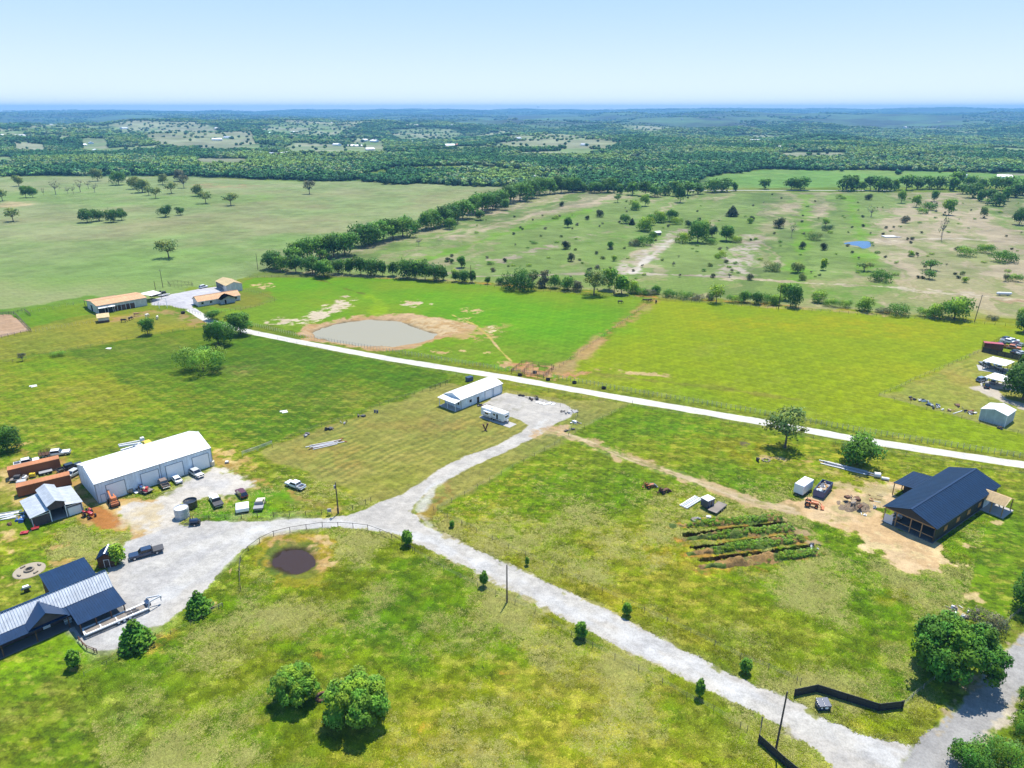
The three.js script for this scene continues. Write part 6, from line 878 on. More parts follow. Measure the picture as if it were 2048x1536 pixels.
// ---------------------------------------------------------------- the ranch house
{
  const hz = Zh(0, 1080, 3.793), RY = 5.6, EY = 3.1, R0 = hz(800, 228, RY), R1 = hz(0, 553, RY), E0 = hz(862, 351, EY), u = R0.clone().sub(R1).setY(0).normalize(), n = V3(-u.z, 0, u.x); if (n.z < 0) n.negate();
  const half = E0.clone().sub(R0).setY(0).dot(n), turn = Math.atan2(-u.z, u.x), L = 36, c = R0.clone().setY(0).addScaledVector(u, -L / 2), o = thing('ranch_house', 'brown ranch house with dark blue metal roofs, sun glare painted silver on the front slope, at lower left', 'house', c, turn), loc = (p) => p.clone().sub(c).applyAxisAngle(V3(0, 1, 0), -turn);
  const k = (RY - EY) / half, backE = RY - k * (half + 2);
  const PR = [loc(hz(500, 506, EY)), loc(hz(970, 480, 2.6)), loc(hz(590, 640, 2.6))], px0 = PR[0].x, pz = (PR[1].z + PR[2].z) / 2;   // right porch
  mesh('wall', gableBlock(L - 0.6, half * 2 - 0.8, EY - 0.1, RY - 0.15), M.brownWall, o);
  mesh('roof', slope(-L / 2, L / 2, half, EY, 0, RY, 0.1, 0.46, 0.11), M.galvanised, o);  // sun glare on the dark roof, painted as a bright silver front slope
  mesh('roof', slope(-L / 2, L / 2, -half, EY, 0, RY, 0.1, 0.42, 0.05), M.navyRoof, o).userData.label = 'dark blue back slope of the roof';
  mesh('ridge_cap', box(L, 0.06, 0.4, 0, RY + 0.04, 0), M.navyRoof, o);
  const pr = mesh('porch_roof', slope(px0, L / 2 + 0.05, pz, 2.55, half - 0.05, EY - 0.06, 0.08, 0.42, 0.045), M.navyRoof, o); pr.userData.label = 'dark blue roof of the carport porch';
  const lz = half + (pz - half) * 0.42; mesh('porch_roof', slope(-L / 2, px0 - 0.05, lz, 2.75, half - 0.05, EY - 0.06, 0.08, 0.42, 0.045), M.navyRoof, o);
  for (const f of [0.02, 0.35, 0.68, 0.98]) mesh('porch_post', box(0.2, 2.5, 0.2, lerp(px0 + 0.2, L / 2 - 0.2, f), 1.25, pz - 0.2), M.brownWood, o);
  for (let i = 0; i < 6; i++) mesh('porch_post', box(0.18, 2.7, 0.18, lerp(-L / 2 + 1, px0 - 0.6, i / 5), 1.35, lz - 0.15), M.brownWood, o);
  mesh('porch_floor', [box(L / 2 - px0, 0.1, pz - half, (L / 2 + px0) / 2, 0.05, (pz + half) / 2), box(px0 + L / 2, 0.16, lz - half, (px0 - L / 2) / 2, 0.08, (lz + half) / 2)], M.darkSlab, o);  // porch shadow put into the dark floor colour
  // gabled dormer over the entry
  const ap = loc(hz(320, 515, 5.0)), dl = loc(hz(180, 635, 3.2)), dr = loc(hz(475, 505, 3.2)), dx = (dl.x + dr.x) / 2, dw = Math.abs(dr.x - dl.x) / 2, fz = lz - 0.1, ay = 5.2, by = 2.95;
  mesh('gable_face', prism([[dx - dw + 0.3, by], [dx + dw - 0.3, by], [dx, ay - 0.15]], fz - 0.5, fz - 0.35), M.brownWall, o);
  for (const s of [-1, 1]) { const g = new THREE.BufferGeometry(), zb = 0.25; const P = [[dx, ay, fz], [dx + s * dw, by, fz], [dx + s * dw, by, half - 0.2], [dx, ay, zb]], P2 = P.map((p) => [p[0], p[1] - 0.08, p[2]]), v = []; const q = (a, b, cc, d) => v.push(...a, ...b, ...cc, ...a, ...cc, ...d); q(P[0], P[1], P[2], P[3]); q(P2[3], P2[2], P2[1], P2[0]); q(P[0], P2[0], P2[1], P[1]); q(P[1], P2[1], P2[2], P[2]); g.setAttribute('position', new THREE.BufferAttribute(new Float32Array(v), 3)); g.computeVertexNormals(); mesh('dormer_roof', g, M.navyRoof, o); }
  // rear wing with its own blue slope, and the back porch
  const w = [loc(hz(640, 135, 4.4)), loc(hz(295, 268, 4.4)), loc(hz(742, 222, 3.4))]; const wx0 = w[1].x, wx1 = w[0].x, wz = w[0].z;
  mesh('wing_wall', metricUV(box(wx1 - wx0 - 0.4, 3.6, -half - wz + 0.6, (wx0 + wx1) / 2, 1.8, (wz - half + 0.4) / 2 + 0.1)), M.brownWood, o);
  mesh('wing_roof', slope(wx0, wx1, -half + 1.1, 3.75, wz - 0.2, 4.5, 0.1, 0.42, 0.045), M.navyRoof, o);
  mesh('back_porch_roof', slope(-L / 2, wx0 - 0.1, -half - 2.6, 2.5, -half + 0.1, EY - 0.06, 0.08, 0.42, 0.045), M.navyRoof, o);
  for (let i = 0; i < 4; i++) mesh('porch_post', box(0.18, 2.4, 0.18, lerp(-L / 2 + 1, wx0 - 0.5, i / 3), 1.2, -half - 2.4), M.brownWood, o);
  for (const x of [-12, -7.5, -3, 1.5]) doorWin(o, 'window', 1.3, 1.2, x, 1.0, half - 0.38); doorWin(o, 'door', 1.0, 2.05, dx, 0.16, half - 0.38, 0, M.whiteTrim); doorWin(o, 'window', 1.2, 1.1, px0 + 3, 1.1, half - 0.38); doorWin(o, 'window', 1.0, 1.2, L / 2 - 0.28, 1.1, 0.8, Math.PI / 2);
  const q = thing('porch_chair', 'pale blue chest by the wall under the porch roof', 'chest', V3(dx + 3.2, 0.16, half + 0.9).applyAxisAngle(V3(0, 1, 0), turn).add(c), turn); mesh('box', rbox(1.2, 0.7, 0.7, 0.06, 0, 0.35, 0), M.blueGreyPaint, q); mesh('lid', rbox(1.25, 0.12, 0.75, 0.04, 0, 0.76, 0), M.whiteTrim, q);
}
{ const b = plan(Z2(752, 218), Z2(885, 200), Z2(708, 165)), o = thing('garden_shed', 'small brown wooden shed with dark blue roof beside the round tree', 'shed', b.c, b.turn), L = Math.max(3.2, b.L), W = Math.max(3, b.W * 1.0); const g = gableBlock(W, L, 2.5, 3.5); g.rotateY(Math.PI / 2); mesh('wall', [g, ...Array.from({ length: 9 }, (_, i) => box(0.05, 2.4, 0.03, -L / 2 + 0.2 + i * (L - 0.4) / 8, 1.25, W / 2 + 0.015))], M.brownWood, o); for (const s of [-1, 1]) { const r = slope(-W / 2 - 0.3, W / 2 + 0.3, s * (L / 2 + 0.25), 2.4, 0, 3.6, 0.08, 0.42, 0.045); r.rotateY(Math.PI / 2); mesh('roof', r, M.navyRoof, o); } mesh('ridge_cap', box(0.3, 0.06, W + 0.6, 0, 3.63, 0), M.whiteTrim, o); doorWin(o, 'door', 0.9, 1.9, 0, 0, W / 2 + 0.02, 0, M.brownWall); }
{ const o = thing('fire_pit', 'round stone paved fire pit on the lawn behind the house', 'fire pit', Z2(222, 232)); mesh('paving', [place(new THREE.CylinderGeometry(2.9, 3.0, 0.1, 30), 0, 0.04, 0)], M.stone, o); const r = rng(3); for (let i = 0; i < 14; i++) { const a = i / 14 * 6.283; mesh('stone', rbox(0.4, 0.4, 0.3, 0.06, Math.cos(a) * 0.8, 0.28, Math.sin(a) * 0.8, 0, -a + Math.PI / 2, 0), M.stone, o); } mesh('ash', cyl(0.7, 0.7, 0.06, 16, 0, 0.13, 0), M.dark, o); for (let i = 0; i < 4; i++) { const a = i * 1.6 + 0.4; mesh('seat_stone', rbox(0.9, 0.35, 0.4, 0.08, Math.cos(a) * 2.1, 0.25, Math.sin(a) * 2.1, 0, -a + 1.57, 0), M.stone, o); } }
{ const o = thing('outdoor_grill', 'white and black grill standing behind the back porch roof', 'grill', Z2(205, 392), 0.7); mesh('hood', rbox(1.1, 0.5, 0.7, 0.12, 0, 1.15, 0), M.whitePaint, o); mesh('cart', [rbox(1.7, 0.12, 0.7, 0.03, 0, 0.86, 0), box(0.9, 0.6, 0.55, 0, 0.5, 0)], M.blackPaint, o); mesh('leg', [-0.4, 0.4].flatMap((x) => [-0.25, 0.25].map((z) => cyl(0.03, 0.03, 0.5, 6, x, 0.25, z))), M.darkSteel, o); }
{ const d = pickup('flatbed_truck', 'dark navy flatbed pickup parked on the gravel beside the house', Z2(1235, 80), Z2(985, 150), { paint: M.navyPaint, bed: 'flat', bedPaint: M.darkSteel, L: 6.6, cat: 'pickup truck' }); d.position.add(V3(0, 0, 0)); }
{ // long gooseneck
  const A0 = Z2(655, 745), B0 = Z2(1240, 495), [pos, turn] = heading(A0, B0), L = A0.distanceTo(B0), t = thing('gooseneck_trailer', 'long white flat gooseneck trailer beside the carport of the house', 'trailer', pos.add(V3(-0.6, 0, -0.6)), turn), x1 = L / 2 - 2.6, D = x1 + L / 2, cx = (x1 - L / 2) / 2;
  mesh('deck', [0, 1, 2, 3].map((i) => box(D / 4 - 0.15, 0.05, 1.5, -L / 2 + D * (i + 0.5) / 4, 0.93, 0)), M.greyWood, t); mesh('frame', [...[-1, 1].map((s) => box(D, 0.24, 0.34, cx, 0.86, s * 1.02)), box(0.3, 0.24, 2.3, -L / 2, 0.86, 0), box(0.3, 0.24, 2.3, x1, 0.86, 0), ...[1, 2, 3].map((i) => box(0.2, 0.16, 2.1, -L / 2 + D * i / 4, 0.87, 0))], M.whitePaint, t);
  mesh('gooseneck', [...[-1, 1].flatMap((s) => [beam(V3(x1, 0.9, s * 1.0), V3(x1 + 0.4, 2.0, s * 0.8), 0.22, 0.24), beam(V3(x1 + 0.4, 2.0, s * 0.8), V3(L / 2, 1.8, s * 0.15), 0.2, 0.22)]), box(0.3, 0.5, 0.5, L / 2, 1.6, 0), cyl(0.08, 0.08, 0.9, 8, L / 2, 1.1, 0)], M.silverPaint, t); mesh('toolbox', rbox(0.8, 0.7, 1.6, 0.06, x1 + 0.2, 1.35, 0), M.navyPaint, t); mesh('landing_leg', [box(0.14, 1.0, 0.14, x1, 0.45, 0.8), box(0.14, 1.0, 0.14, x1, 0.45, -0.8)], M.darkSteel, t);
  mesh('ramp', [beam(V3(0.5, 1.02, 0.4), V3(2.6, 1.05, 0.35), 0.5, 0.1), beam(V3(0.4, 1.02, -0.4), V3(2.3, 1.05, -0.3), 0.3, 0.12)], M.darkSteel, t); wheels(t, [-1.2, -0.2, 0.8], 0.85, 0.38, 0.3, M.whitePaint);
}
// ---------------------------------------------------------------- white barn in the yard
const wb = plan(Z3(368, 440), Z3(730, 292), Z3(228, 384));
{
  const o = thing('metal_barn', 'white metal barn with porch end on the small lot by the lane', 'barn', wb.c, wb.turn), { L, W } = wb;
  gable(o, { L, W, eave: 3.4, ridge: 4.7, over: 0.3, end: 0.3, roof: M.whiteMetal, wall: M.whiteWall, trim: M.greyTrim, seam: 0.9 });
  mesh('porch_roof', box(2.9, 0.1, W + 0.6, -L / 2 - 1.6, 3.1, 0, 0, 0, 0.09), M.whiteMetal, o);
  for (const z of [-W / 2 + 0.1, 0, W / 2 - 0.1]) mesh('porch_post', box(0.14, 3.0, 0.14, -L / 2 - 2.5, 1.5, z), M.whiteTrim, o);
  mesh('porch_floor', box(2.8, 0.12, W, -L / 2 - 1.4, 0.06, 0), M.concrete, o);
  doorWin(o, 'window', 1.0, 1.0, -L / 2 + 4.2, 1.2, W / 2 + 0.03); doorWin(o, 'door', 1.1, 2.1, -L / 2 + 7.6, 0, W / 2 + 0.03, 0, M.dark); bigDoor(o, 3.2, 2.9, L / 2 - 6.6, W / 2 + 0.03); bigDoor(o, 3.4, 3.0, L / 2 - 2.4, W / 2 + 0.03);
  doorWin(o, 'door', 1.0, 2.1, -L / 2 - 0.03, 0.12, 0.8, -Math.PI / 2, M.whiteTrim, M.greyTrim); doorWin(o, 'window', 0.9, 1.0, -L / 2 - 0.03, 1.3, -1.8, -Math.PI / 2); doorWin(o, 'window', 0.8, 0.9, -L / 2 - 0.03, 1.3, 2.6, -Math.PI / 2);
}
{ const t = thing('storage_box', 'dark blue bin behind the back corner of the white barn', 'bin', Z3(440, 185), 0.7); mesh('body', rbox(2.4, 1.4, 1.6, 0.08, 0, 0.75, 0), M.bluePaint, t); mesh('lid', rbox(2.5, 0.12, 1.7, 0.04, 0, 1.5, 0), M.navyPaint, t); }
{ // travel trailer
  const b = plan(Z3(512, 522), Z3(705, 590), Z3(590, 450)), L = b.L + 0.6, W = 2.6, t = thing('travel_trailer', 'white camper trailer with slide out parked on the gravel pad', 'trailer', b.c, b.turn);
  const prof = [[-L / 2, 0.7], [L / 2 - 0.4, 0.7], [L / 2, 1.4], [L / 2 - 0.1, 3.2], [-L / 2 + 0.1, 3.25], [-L / 2, 2.6]]; mesh('body', prism(prof, -W / 2, W / 2, 0.06), M.whitePaint, t); mesh('roof', [rbox(L - 0.4, 0.08, W - 0.15, 0.03, 0, 3.27, 0), rbox(0.8, 0.3, 0.7, 0.08, -1.0, 3.42, 0), rbox(0.5, 0.16, 0.5, 0.05, 1.6, 3.36, 0.4), rbox(0.4, 0.16, 0.4, 0.05, 2.8, 3.36, -0.5)], M.whiteMetal, t);
  mesh('slide_out', rbox(3.0, 1.7, 0.7, 0.05, -1.8, 1.8, W / 2 + 0.25), M.whitePaint, t); mesh('stripe', [box(L * 0.7, 0.18, 0.02, 0.3, 1.1, W / 2 + 0.012), box(2.96, 0.2, 0.02, -1.8, 1.25, W / 2 + 0.612)], M.greyPaint, t); doorWin(t, 'window', 1.4, 0.7, -1.8, 1.75, W / 2 + 0.61); doorWin(t, 'window', 0.8, 0.6, 0.8, 1.9, W / 2 + 0.02); doorWin(t, 'door', 0.7, 1.8, 2.0, 0.85, W / 2 + 0.02, 0, M.dark); doorWin(t, 'window', 1.5, 0.7, L / 2 - 0.06, 1.9, 0, Math.PI / 2);
  mesh('awning_arm', [bar(V3(0.4, 3.1, W / 2 + 0.1), V3(3.4, 3.1, W / 2 + 0.1), 0.09, 8)], M.greyTrim, t); mesh('drawbar', [beam(V3(L / 2 - 0.5, 0.65, 0.6), V3(L / 2 + 1.0, 0.6, 0), 0.1, 0.12), beam(V3(L / 2 - 0.5, 0.65, -0.6), V3(L / 2 + 1.0, 0.6, 0), 0.1, 0.12)], M.darkSteel, t); mesh('propane_tank', [cyl(0.16, 0.16, 0.5, 10, L / 2 + 0.35, 0.95, 0.18), cyl(0.16, 0.16, 0.5, 10, L / 2 + 0.35, 0.95, -0.18)], M.whitePaint, t); wheels(t, [-0.8, 0.1], W / 2 - 0.12, 0.36, 0.2);
  const pad = struct('concrete_pad', box(L + 3, 0.06, 3.4, 0, 0.02, 0).rotateY(b.turn).translate(b.c.x + 0.8, 0.01, b.c.z + 1.2), M.concrete); pad.userData.label = 'concrete strip under and beside the camper trailer';
}
{ const t = thing('scrap_sculpture', 'rusty V shaped metal sculpture on the mown grass by the camper', 'sculpture', Z3(583, 628), 0.2); mesh('arm', [bar(V3(0, 0.2, 0), V3(-0.7, 2.1, 0), 0.16, 7, 0.28)], M.rustySteel, t); mesh('arm', [bar(V3(0, 0.2, 0), V3(0.75, 2.3, 0), 0.16, 7, 0.3)], M.rustySteel, t); mesh('base', [cyl(0.3, 0.45, 0.3, 9, 0, 0.12, 0)], M.rustySteel, t); }
junkPile('junk_pile', 'bicycles and mowers at the back of the camper', Z3(560, 412), 10, 3.6, [M.darkSteel, M.redPaint, M.junkGrey, M.rustySteel], 33, 0.6);
junkPile('brush_pile', 'dark heap of burnt scrap on the edge of the gravel pad', Z3(1012, 345), 13, 4, [M.dark, M.darkSteel, M.rustySteel], 34, 0.8);
junkPile('stone_heap', 'grey rubble heap at the right corner of the gravel pad', Z3(1325, 470), 16, 4.6, [M.junkGrey, M.concrete, M.greyWood], 35, 0.5, 'rubble pile'); junkPile('stone_heap', 'strip of broken white rubble along the pad fence', Z3(1375, 560), 9, 3, [M.junkWhite, M.concrete, M.greyWood], 36, 0.4, 'rubble pile'); junkPile('stone_heap', 'small grey heap lowest along the pad fence', Z3(1335, 625), 6, 2.4, [M.greyWood, M.darkSteel], 37, 0.4, 'rubble pile');
{ const t = thing('slab_stack', 'white flat slabs lying on the gravel pad edge', 'slabs', Z3(1120, 388), -0.2); for (let i = 0; i < 5; i++) mesh('slab', rbox(1.8, 0.14, 0.9, 0.02, (i - 2) * 1.25, 0.08 + (i % 2) * 0.02, (i % 3) * 0.5 - 0.4, 0, i * 0.3, 0), M.junkWhite, t); }
for (const [x, y, l] of [[890, 318, 'left one of two black tyres by the pad fence'], [917, 321, 'right one of two black tyres by the pad fence']]) { const t = thing('tyre_stack', l, 'tyre', Z3(x, y)); mesh('tread', place(new THREE.TorusGeometry(0.45, 0.2, 8, 18), 0, 0.2, 0, Math.PI / 2), M.tyre, t); mesh('hub', cyl(0.28, 0.28, 0.14, 10, 0, 0.12, 0), M.dark, t); }
{ const t = thing('pipe_stack', 'long white and rusty pipes stacked on the mown yard', 'pipes', Z8(1560, 50), 0.45); for (let i = 0; i < 9; i++) mesh('pipe', cyl(0.13, 0.13, 9 - (i % 3), 8, (i % 4) * 0.6 - 0.8, 0.14 + (i > 5 ? 0.2 : 0), -1.2 + (i % 6) * 0.42, 0, 0.04 * (i % 3), Math.PI / 2), i % 3 === 1 ? M.rustySteel : M.junkWhite, t); mesh('timber', [box(4, 0.18, 0.25, 4, 0.1, -1.6, 0, 0.5, 0), box(3, 0.18, 0.25, 5, 0.1, -0.6, 0, -0.7, 0)], M.rustPaint, t); }
{ const t = thing('blue_drum', 'small blue and dark barrels against the back fence of the yard', 'barrel', G(750, 825)); mesh('drum', [cyl(0.3, 0.3, 0.9, 12, 0, 0.45, 0), cyl(0.3, 0.3, 0.9, 12, 0.8, 0.45, 0.3)], M.bluePaint, t); mesh('lid', [cyl(0.31, 0.31, 0.05, 12, 0, 0.92, 0), cyl(0.31, 0.31, 0.05, 12, 0.8, 0.92, 0.3)], M.darkSteel, t); }
for (const [x, y, l] of [[612, 872, 'leftmost dark heap against the back fence of the mown yard'], [655, 858, 'second dark heap against the back fence of the mown yard'], [690, 846, 'third dark heap against the back fence of the mown yard'], [722, 832, 'fourth dark heap against the back fence of the mown yard']]) junkPile('junk_pile', l, G(x, y), 7, 2.6, [M.darkSteel, M.greyWood, M.junkGrey, M.dark], x, 0.7);
for (const [x, y, l] of [[217, 698, 'white panels dropped in the grass near the left parcel corner'], [567, 823, 'white sheet lying in the weedy parcel'], [66, 772, 'small white sheet in the grass at far left']]) { const t = thing('loose_sheet', l, 'sheet metal', G(x, y), x * 0.1); mesh('panel', box(2.2, 0.06, 0.9, 0, 0.16, 0, 0.05, 0.1, 0.03), M.whiteMetal, t); mesh('panel', box(1.8, 0.06, 0.8, 0.6, 0.1, 0.9, 0, 0.4, 0), M.whiteMetal, t); }
// ---------------------------------------------------------------- the black barn under construction
const bbp = plan(ZT(1582, 524), ZT(1898, 302), ZT(1332, 410));
{
  const { L, W } = bbp, o = thing('black_barn', 'long black barn with open timber framed gable on the sandy building site', 'barn', bbp.c, bbp.turn), H = 4.0, RH = H + 2.0;
  const k = (RH - H) / (W / 2), over = 0.4;
  mesh('wall', [metricUV(box(L, H, 0.18, 0, H / 2, W / 2 - 0.09)), ...ribsOn(L, 0.1, H - 0.1, W / 2)], M.blackWall, o); mesh('wall', [metricUV(box(L * 0.72, H, 0.18, L * 0.14, H / 2, -W / 2 + 0.09))], M.blackWall, o);
  const end = gableBlock(0.2, W - 0.4, H, RH - 0.1, L / 2 - 0.1); mesh('wall', end, M.blackWall, o); const head = prism([[-W / 2, H - 0.15], [W / 2, H - 0.15], [W / 2, H], [0, RH - 0.05], [-W / 2, H]], -0.08, 0.08); head.rotateY(Math.PI / 2); head.translate(-L / 2 + 0.1, 0, 0); mesh('gable_face', head, M.blackWall, o);
  mesh('roof', slope(-L / 2 - 0.4, L / 2 + 0.4, W / 2 + over, H - k * over + 0.12, 0, RH + 0.12, 0.1, 0.9), M.blackRoof, o); mesh('roof', slope(-L / 2 - 0.4, L / 2 + 0.4, -W / 2 - over, H - k * over + 0.12, 0, RH + 0.12, 0.1, 0.9), M.blackRoof, o); mesh('ridge_cap', box(L + 0.8, 0.06, 0.45, 0, RH + 0.16, 0), M.navyRoof, o);
  mesh('fascia', [box(L + 0.8, 0.16, 0.06, 0, H - k * over, W / 2 + over + 0.03), box(L + 0.8, 0.16, 0.06, 0, H - k * over, -W / 2 - over - 0.03)], M.navyRoof, o);
  mesh('floor', box(L + 0.3, 0.14, W + 0.3, 0, 0.07, 0), M.darkSlab, o);  // slab coloured dark to stand for the shade inside the barn
  for (const z of [-W / 2 + 0.1, -W / 4, 0.4, W / 4, W / 2 - 0.1]) mesh('timber_post', box(0.2, H, 0.2, -L / 2 + 0.15, H / 2, z), M.tanWood, o);
  mesh('timber_beam', box(0.2, 0.3, W, -L / 2 + 0.18, H - 0.3, 0), M.tanWood, o); mesh('timber_beam', box(0.12, 0.18, W, -L / 2 + 0.3, 1.3, 0), M.tanWood, o);
  for (let i = 1; i < 7; i++) { const x = -L / 2 + i * 3.0; mesh('truss', [box(0.1, 0.2, W - 0.4, x, H - 0.2, 0), box(0.1, 0.18, W / 2, x, (H + RH) / 2 - 0.35, W / 4, Math.atan(k), 0, 0), box(0.1, 0.18, W / 2, x, (H + RH) / 2 - 0.35, -W / 4, -Math.atan(k), 0, 0)], M.tanWood, o); }
  for (const z of [-W / 4, W / 4]) for (let i = 1; i < 4; i++) mesh('timber_post', box(0.18, H, 0.18, -L / 2 + i * 6, H / 2, z), M.tanWood, o);
  for (const f of [0.17, 0.36, 0.53, 0.71]) { const w = mesh('window_board', box(1.5, 1.2, 0.06, -L / 2 + L * f, 1.9, W / 2 + 0.05), M.osb, o); w.userData.label = 'orange board over a window opening'; }
  for (const z of [-2.4, 2.4]) mesh('window_board', box(0.06, 1.2, 1.5, L / 2 + 0.05, 1.9, z), M.osb, o);
  mesh('wrap_panel', box(0.05, 2.2, 2.0, -L / 2 + 0.02, 1.2, -W / 2 + 1.2), M.junkWhite, o);
  // annex at the back left, entry porch at the right
  mesh('annex_roof', slope(-L / 2 + 14, -L / 2 + 24, -W / 2 - 5.2, 3.3, -W / 2 - over, H - k * over - 0.02, 0.1, 0.9), M.blackRoof, o); for (const x of [14.4, 19, 23.6]) mesh('annex_post', box(0.18, 3.2, 0.18, -L / 2 + x, 1.6, -W / 2 - 5), M.tanWood, o); mesh('annex_wall', box(6, 3.2, 3.6, -L / 2 + 20, 1.6, -W / 2 - 2), M.blackWall, o);
  const px = L / 2 - 5.2; mesh('porch_roof', [...[-1, 1].map((s) => { const g = slope(0, 6.4, s * 2.9, 3.1, 0, 4.4, 0.08, 0); g.rotateY(-Math.PI / 2); g.translate(px, 0, W / 2 - 1.6); return g; })], M.tanRoof, o); mesh('porch_batten', Array.from({ length: 9 }, (_, i) => [-1, 1].map((s) => { const g = box(6.2, 0.05, 0.09, 3.1, 0, 0); g.rotateY(-Math.PI / 2); g.translate(px + s * (0.3 + i * 0.3), 4.42 - (0.3 + i * 0.3) * 1.3 / 2.9, W / 2 - 1.6); return g; })).flat(), M.tanWood, o);
  for (const x of [-2.6, 2.6]) for (const z of [2.0, 4.4]) mesh('porch_post', box(0.2, 3.0, 0.2, px + x, 1.5, W / 2 + z), M.tanWood, o); mesh('porch_floor', box(6, 0.2, 5, px, 0.1, W / 2 + 2.5), M.concrete, o); mesh('wall_wrap', box(3.6, 2.6, 0.12, px, 1.3, W / 2 + 0.09), M.whiteWall, o);
}
for (let i = 0; i < 1; i++) junkPile('junk_pile', 'white and tan offcuts stacked inside the open gable of the black barn', ZT(1372, 395).add(V3(1.5, 0.14, 0)), 8, 2.4, [M.junkWhite, M.tanWood, M.junkGrey], 51, 0.8);
boxTrailer('cargo_trailer', 'white enclosed trailer left of the blue roll off dumpster', ZT(962, 262), ZT(890, 262), { L: 5.4, W: 2.5, H: 2.4 }).rotation.y += 0.75;
{ const b = plan(ZT(985, 298), ZT(1068, 255), ZT(978, 270)), turn = b.turn + 0.25, L = 6.6, W = 2.5, H = 1.7, t = thing('roll_off_dumpster', 'blue roll off dumpster heaped with pale rubbish', 'dumpster', ZT(1025, 268), turn); mesh('side_wall', [box(L, H, 0.1, 0, 0.25 + H / 2, W / 2), ...Array.from({ length: 9 }, (_, i) => box(0.12, H, 0.12, -L / 2 + 0.2 + i * (L - 0.4) / 8, 0.25 + H / 2, W / 2 + 0.09))], M.bluePaint, t); mesh('side_wall', [box(L, H, 0.1, 0, 0.25 + H / 2, -W / 2), ...Array.from({ length: 9 }, (_, i) => box(0.12, H, 0.12, -L / 2 + 0.2 + i * (L - 0.4) / 8, 0.25 + H / 2, -W / 2 - 0.09))], M.bluePaint, t); mesh('end_wall', [box(0.1, H, W, -L / 2, 0.25 + H / 2, 0), box(0.1, H, W, L / 2, 0.25 + H / 2, 0)], M.bluePaint, t); mesh('rim', [box(L + 0.2, 0.1, 0.16, 0, 0.3 + H, W / 2), box(L + 0.2, 0.1, 0.16, 0, 0.3 + H, -W / 2), box(0.16, 0.1, W, L / 2, 0.3 + H, 0), box(0.16, 0.1, W, -L / 2, 0.3 + H, 0)], M.navyPaint, t); mesh('floor', box(L, 0.2, W, 0, 0.2, 0), M.darkSteel, t);
  const r = rng(61), j = thing('rubbish_heap', 'pale rubbish and boards filling the blue dumpster', 'rubbish', ZT(1025, 268), turn); for (let i = 0; i < 26; i++) mesh('scrap', box(0.4 + r() * 1.1, 0.15 + r() * 0.4, 0.3 + r() * 0.7, (r() - 0.5) * (L - 1.6), 1.1 + r() * 0.7, (r() - 0.5) * (W - 1.2), r(), r() * 6, r()), [M.junkWhite, M.rawWood, M.junkGrey, M.tanWood, M.whiteWall][i % 5], j); mesh('bag', [rbox(L - 0.5, 1.0, W - 0.4, 0.2, 0, 0.85, 0)], M.junkGrey, j); }
tractor('loader_tractor', 'orange red loader tractor on the sand in front of the dumpster', ZT(935, 328), ZT(1000, 342), { paint: M.orangePaint, loader: true });
tractor('loader_tractor', 'tractor with backhoe, left of two old machines beside the dirt track', ZT(130, 245), ZT(170, 238), { paint: M.orangePaint, hoe: true, loader: true, loaderPaint: M.junkGrey }).scale.setScalar(0.72); tractor('trencher', 'dark trencher with raised arms, right of two old machines beside the track', ZT(205, 272), ZT(240, 262), { paint: M.rustySteel, hoe: true, loader: true, loaderPaint: M.rustySteel, cat: 'machine' }).scale.setScalar(0.72);
{ const t = thing('panel_stack', 'stack of grey metal roof panels left of the white tank cabin', 'panels', ZT(360, 318), 0.75); for (let i = 0; i < 4; i++) mesh('panel', [box(6.6, 0.12, 0.5, 0, 0.2, -0.9 + i * 0.6), box(6.6, 0.08, 0.06, 0, 0.3, -0.7 + i * 0.6)], i % 2 ? M.galvanised : M.junkWhite, t); mesh('bearer', [box(0.2, 0.14, 2.4, -2, 0.07, 0), box(0.2, 0.14, 2.4, 2, 0.07, 0)], M.rawWood, t); }
{ const [pos, turn] = heading(ZT(420, 348), ZT(462, 330)), t = thing('tool_cabin', 'small white topped dark cabin trailer above the soil mounds', 'trailer', pos, turn); mesh('body', rbox(2.4, 2.0, 2.2, 0.06, 0, 1.4, 0), M.navyPaint, t); mesh('roof', rbox(2.55, 0.14, 2.35, 0.05, 0, 2.47, 0), M.whiteMetal, t); doorWin(t, 'door', 0.8, 1.7, 0, 0.55, 1.12, 0, M.blackPaint, M.greyTrim); mesh('drawbar', beam(V3(1.2, 0.45, 0), V3(2.2, 0.45, 0), 0.12, 0.12), M.darkSteel, t); wheels(t, [0], 1.0, 0.34, 0.2); }
flatTrailer('flat_trailer', 'empty flat trailer with grey boards right of the dark cabin', ZT(470, 372), ZT(515, 335), { L: 5.4, W: 2.2 });
junkPile('timber_heap', 'pale timber offcuts at the head of the top soil mound', ZT(450, 402), 8, 3, [M.junkWhite, M.rawWood], 71, 0.3, 'timber'); junkPile('timber_heap', 'greenish boards left of the pale timber offcuts', ZT(388, 404), 6, 2.4, [M.greyWood, M.junkGrey], 72, 0.25, 'timber'); junkPile('timber_heap', 'white pipes at the right end of the trenches', ZT(988, 535), 7, 3, [M.junkWhite, M.galvanised, M.darkSteel], 73, 0.3, 'pipes');
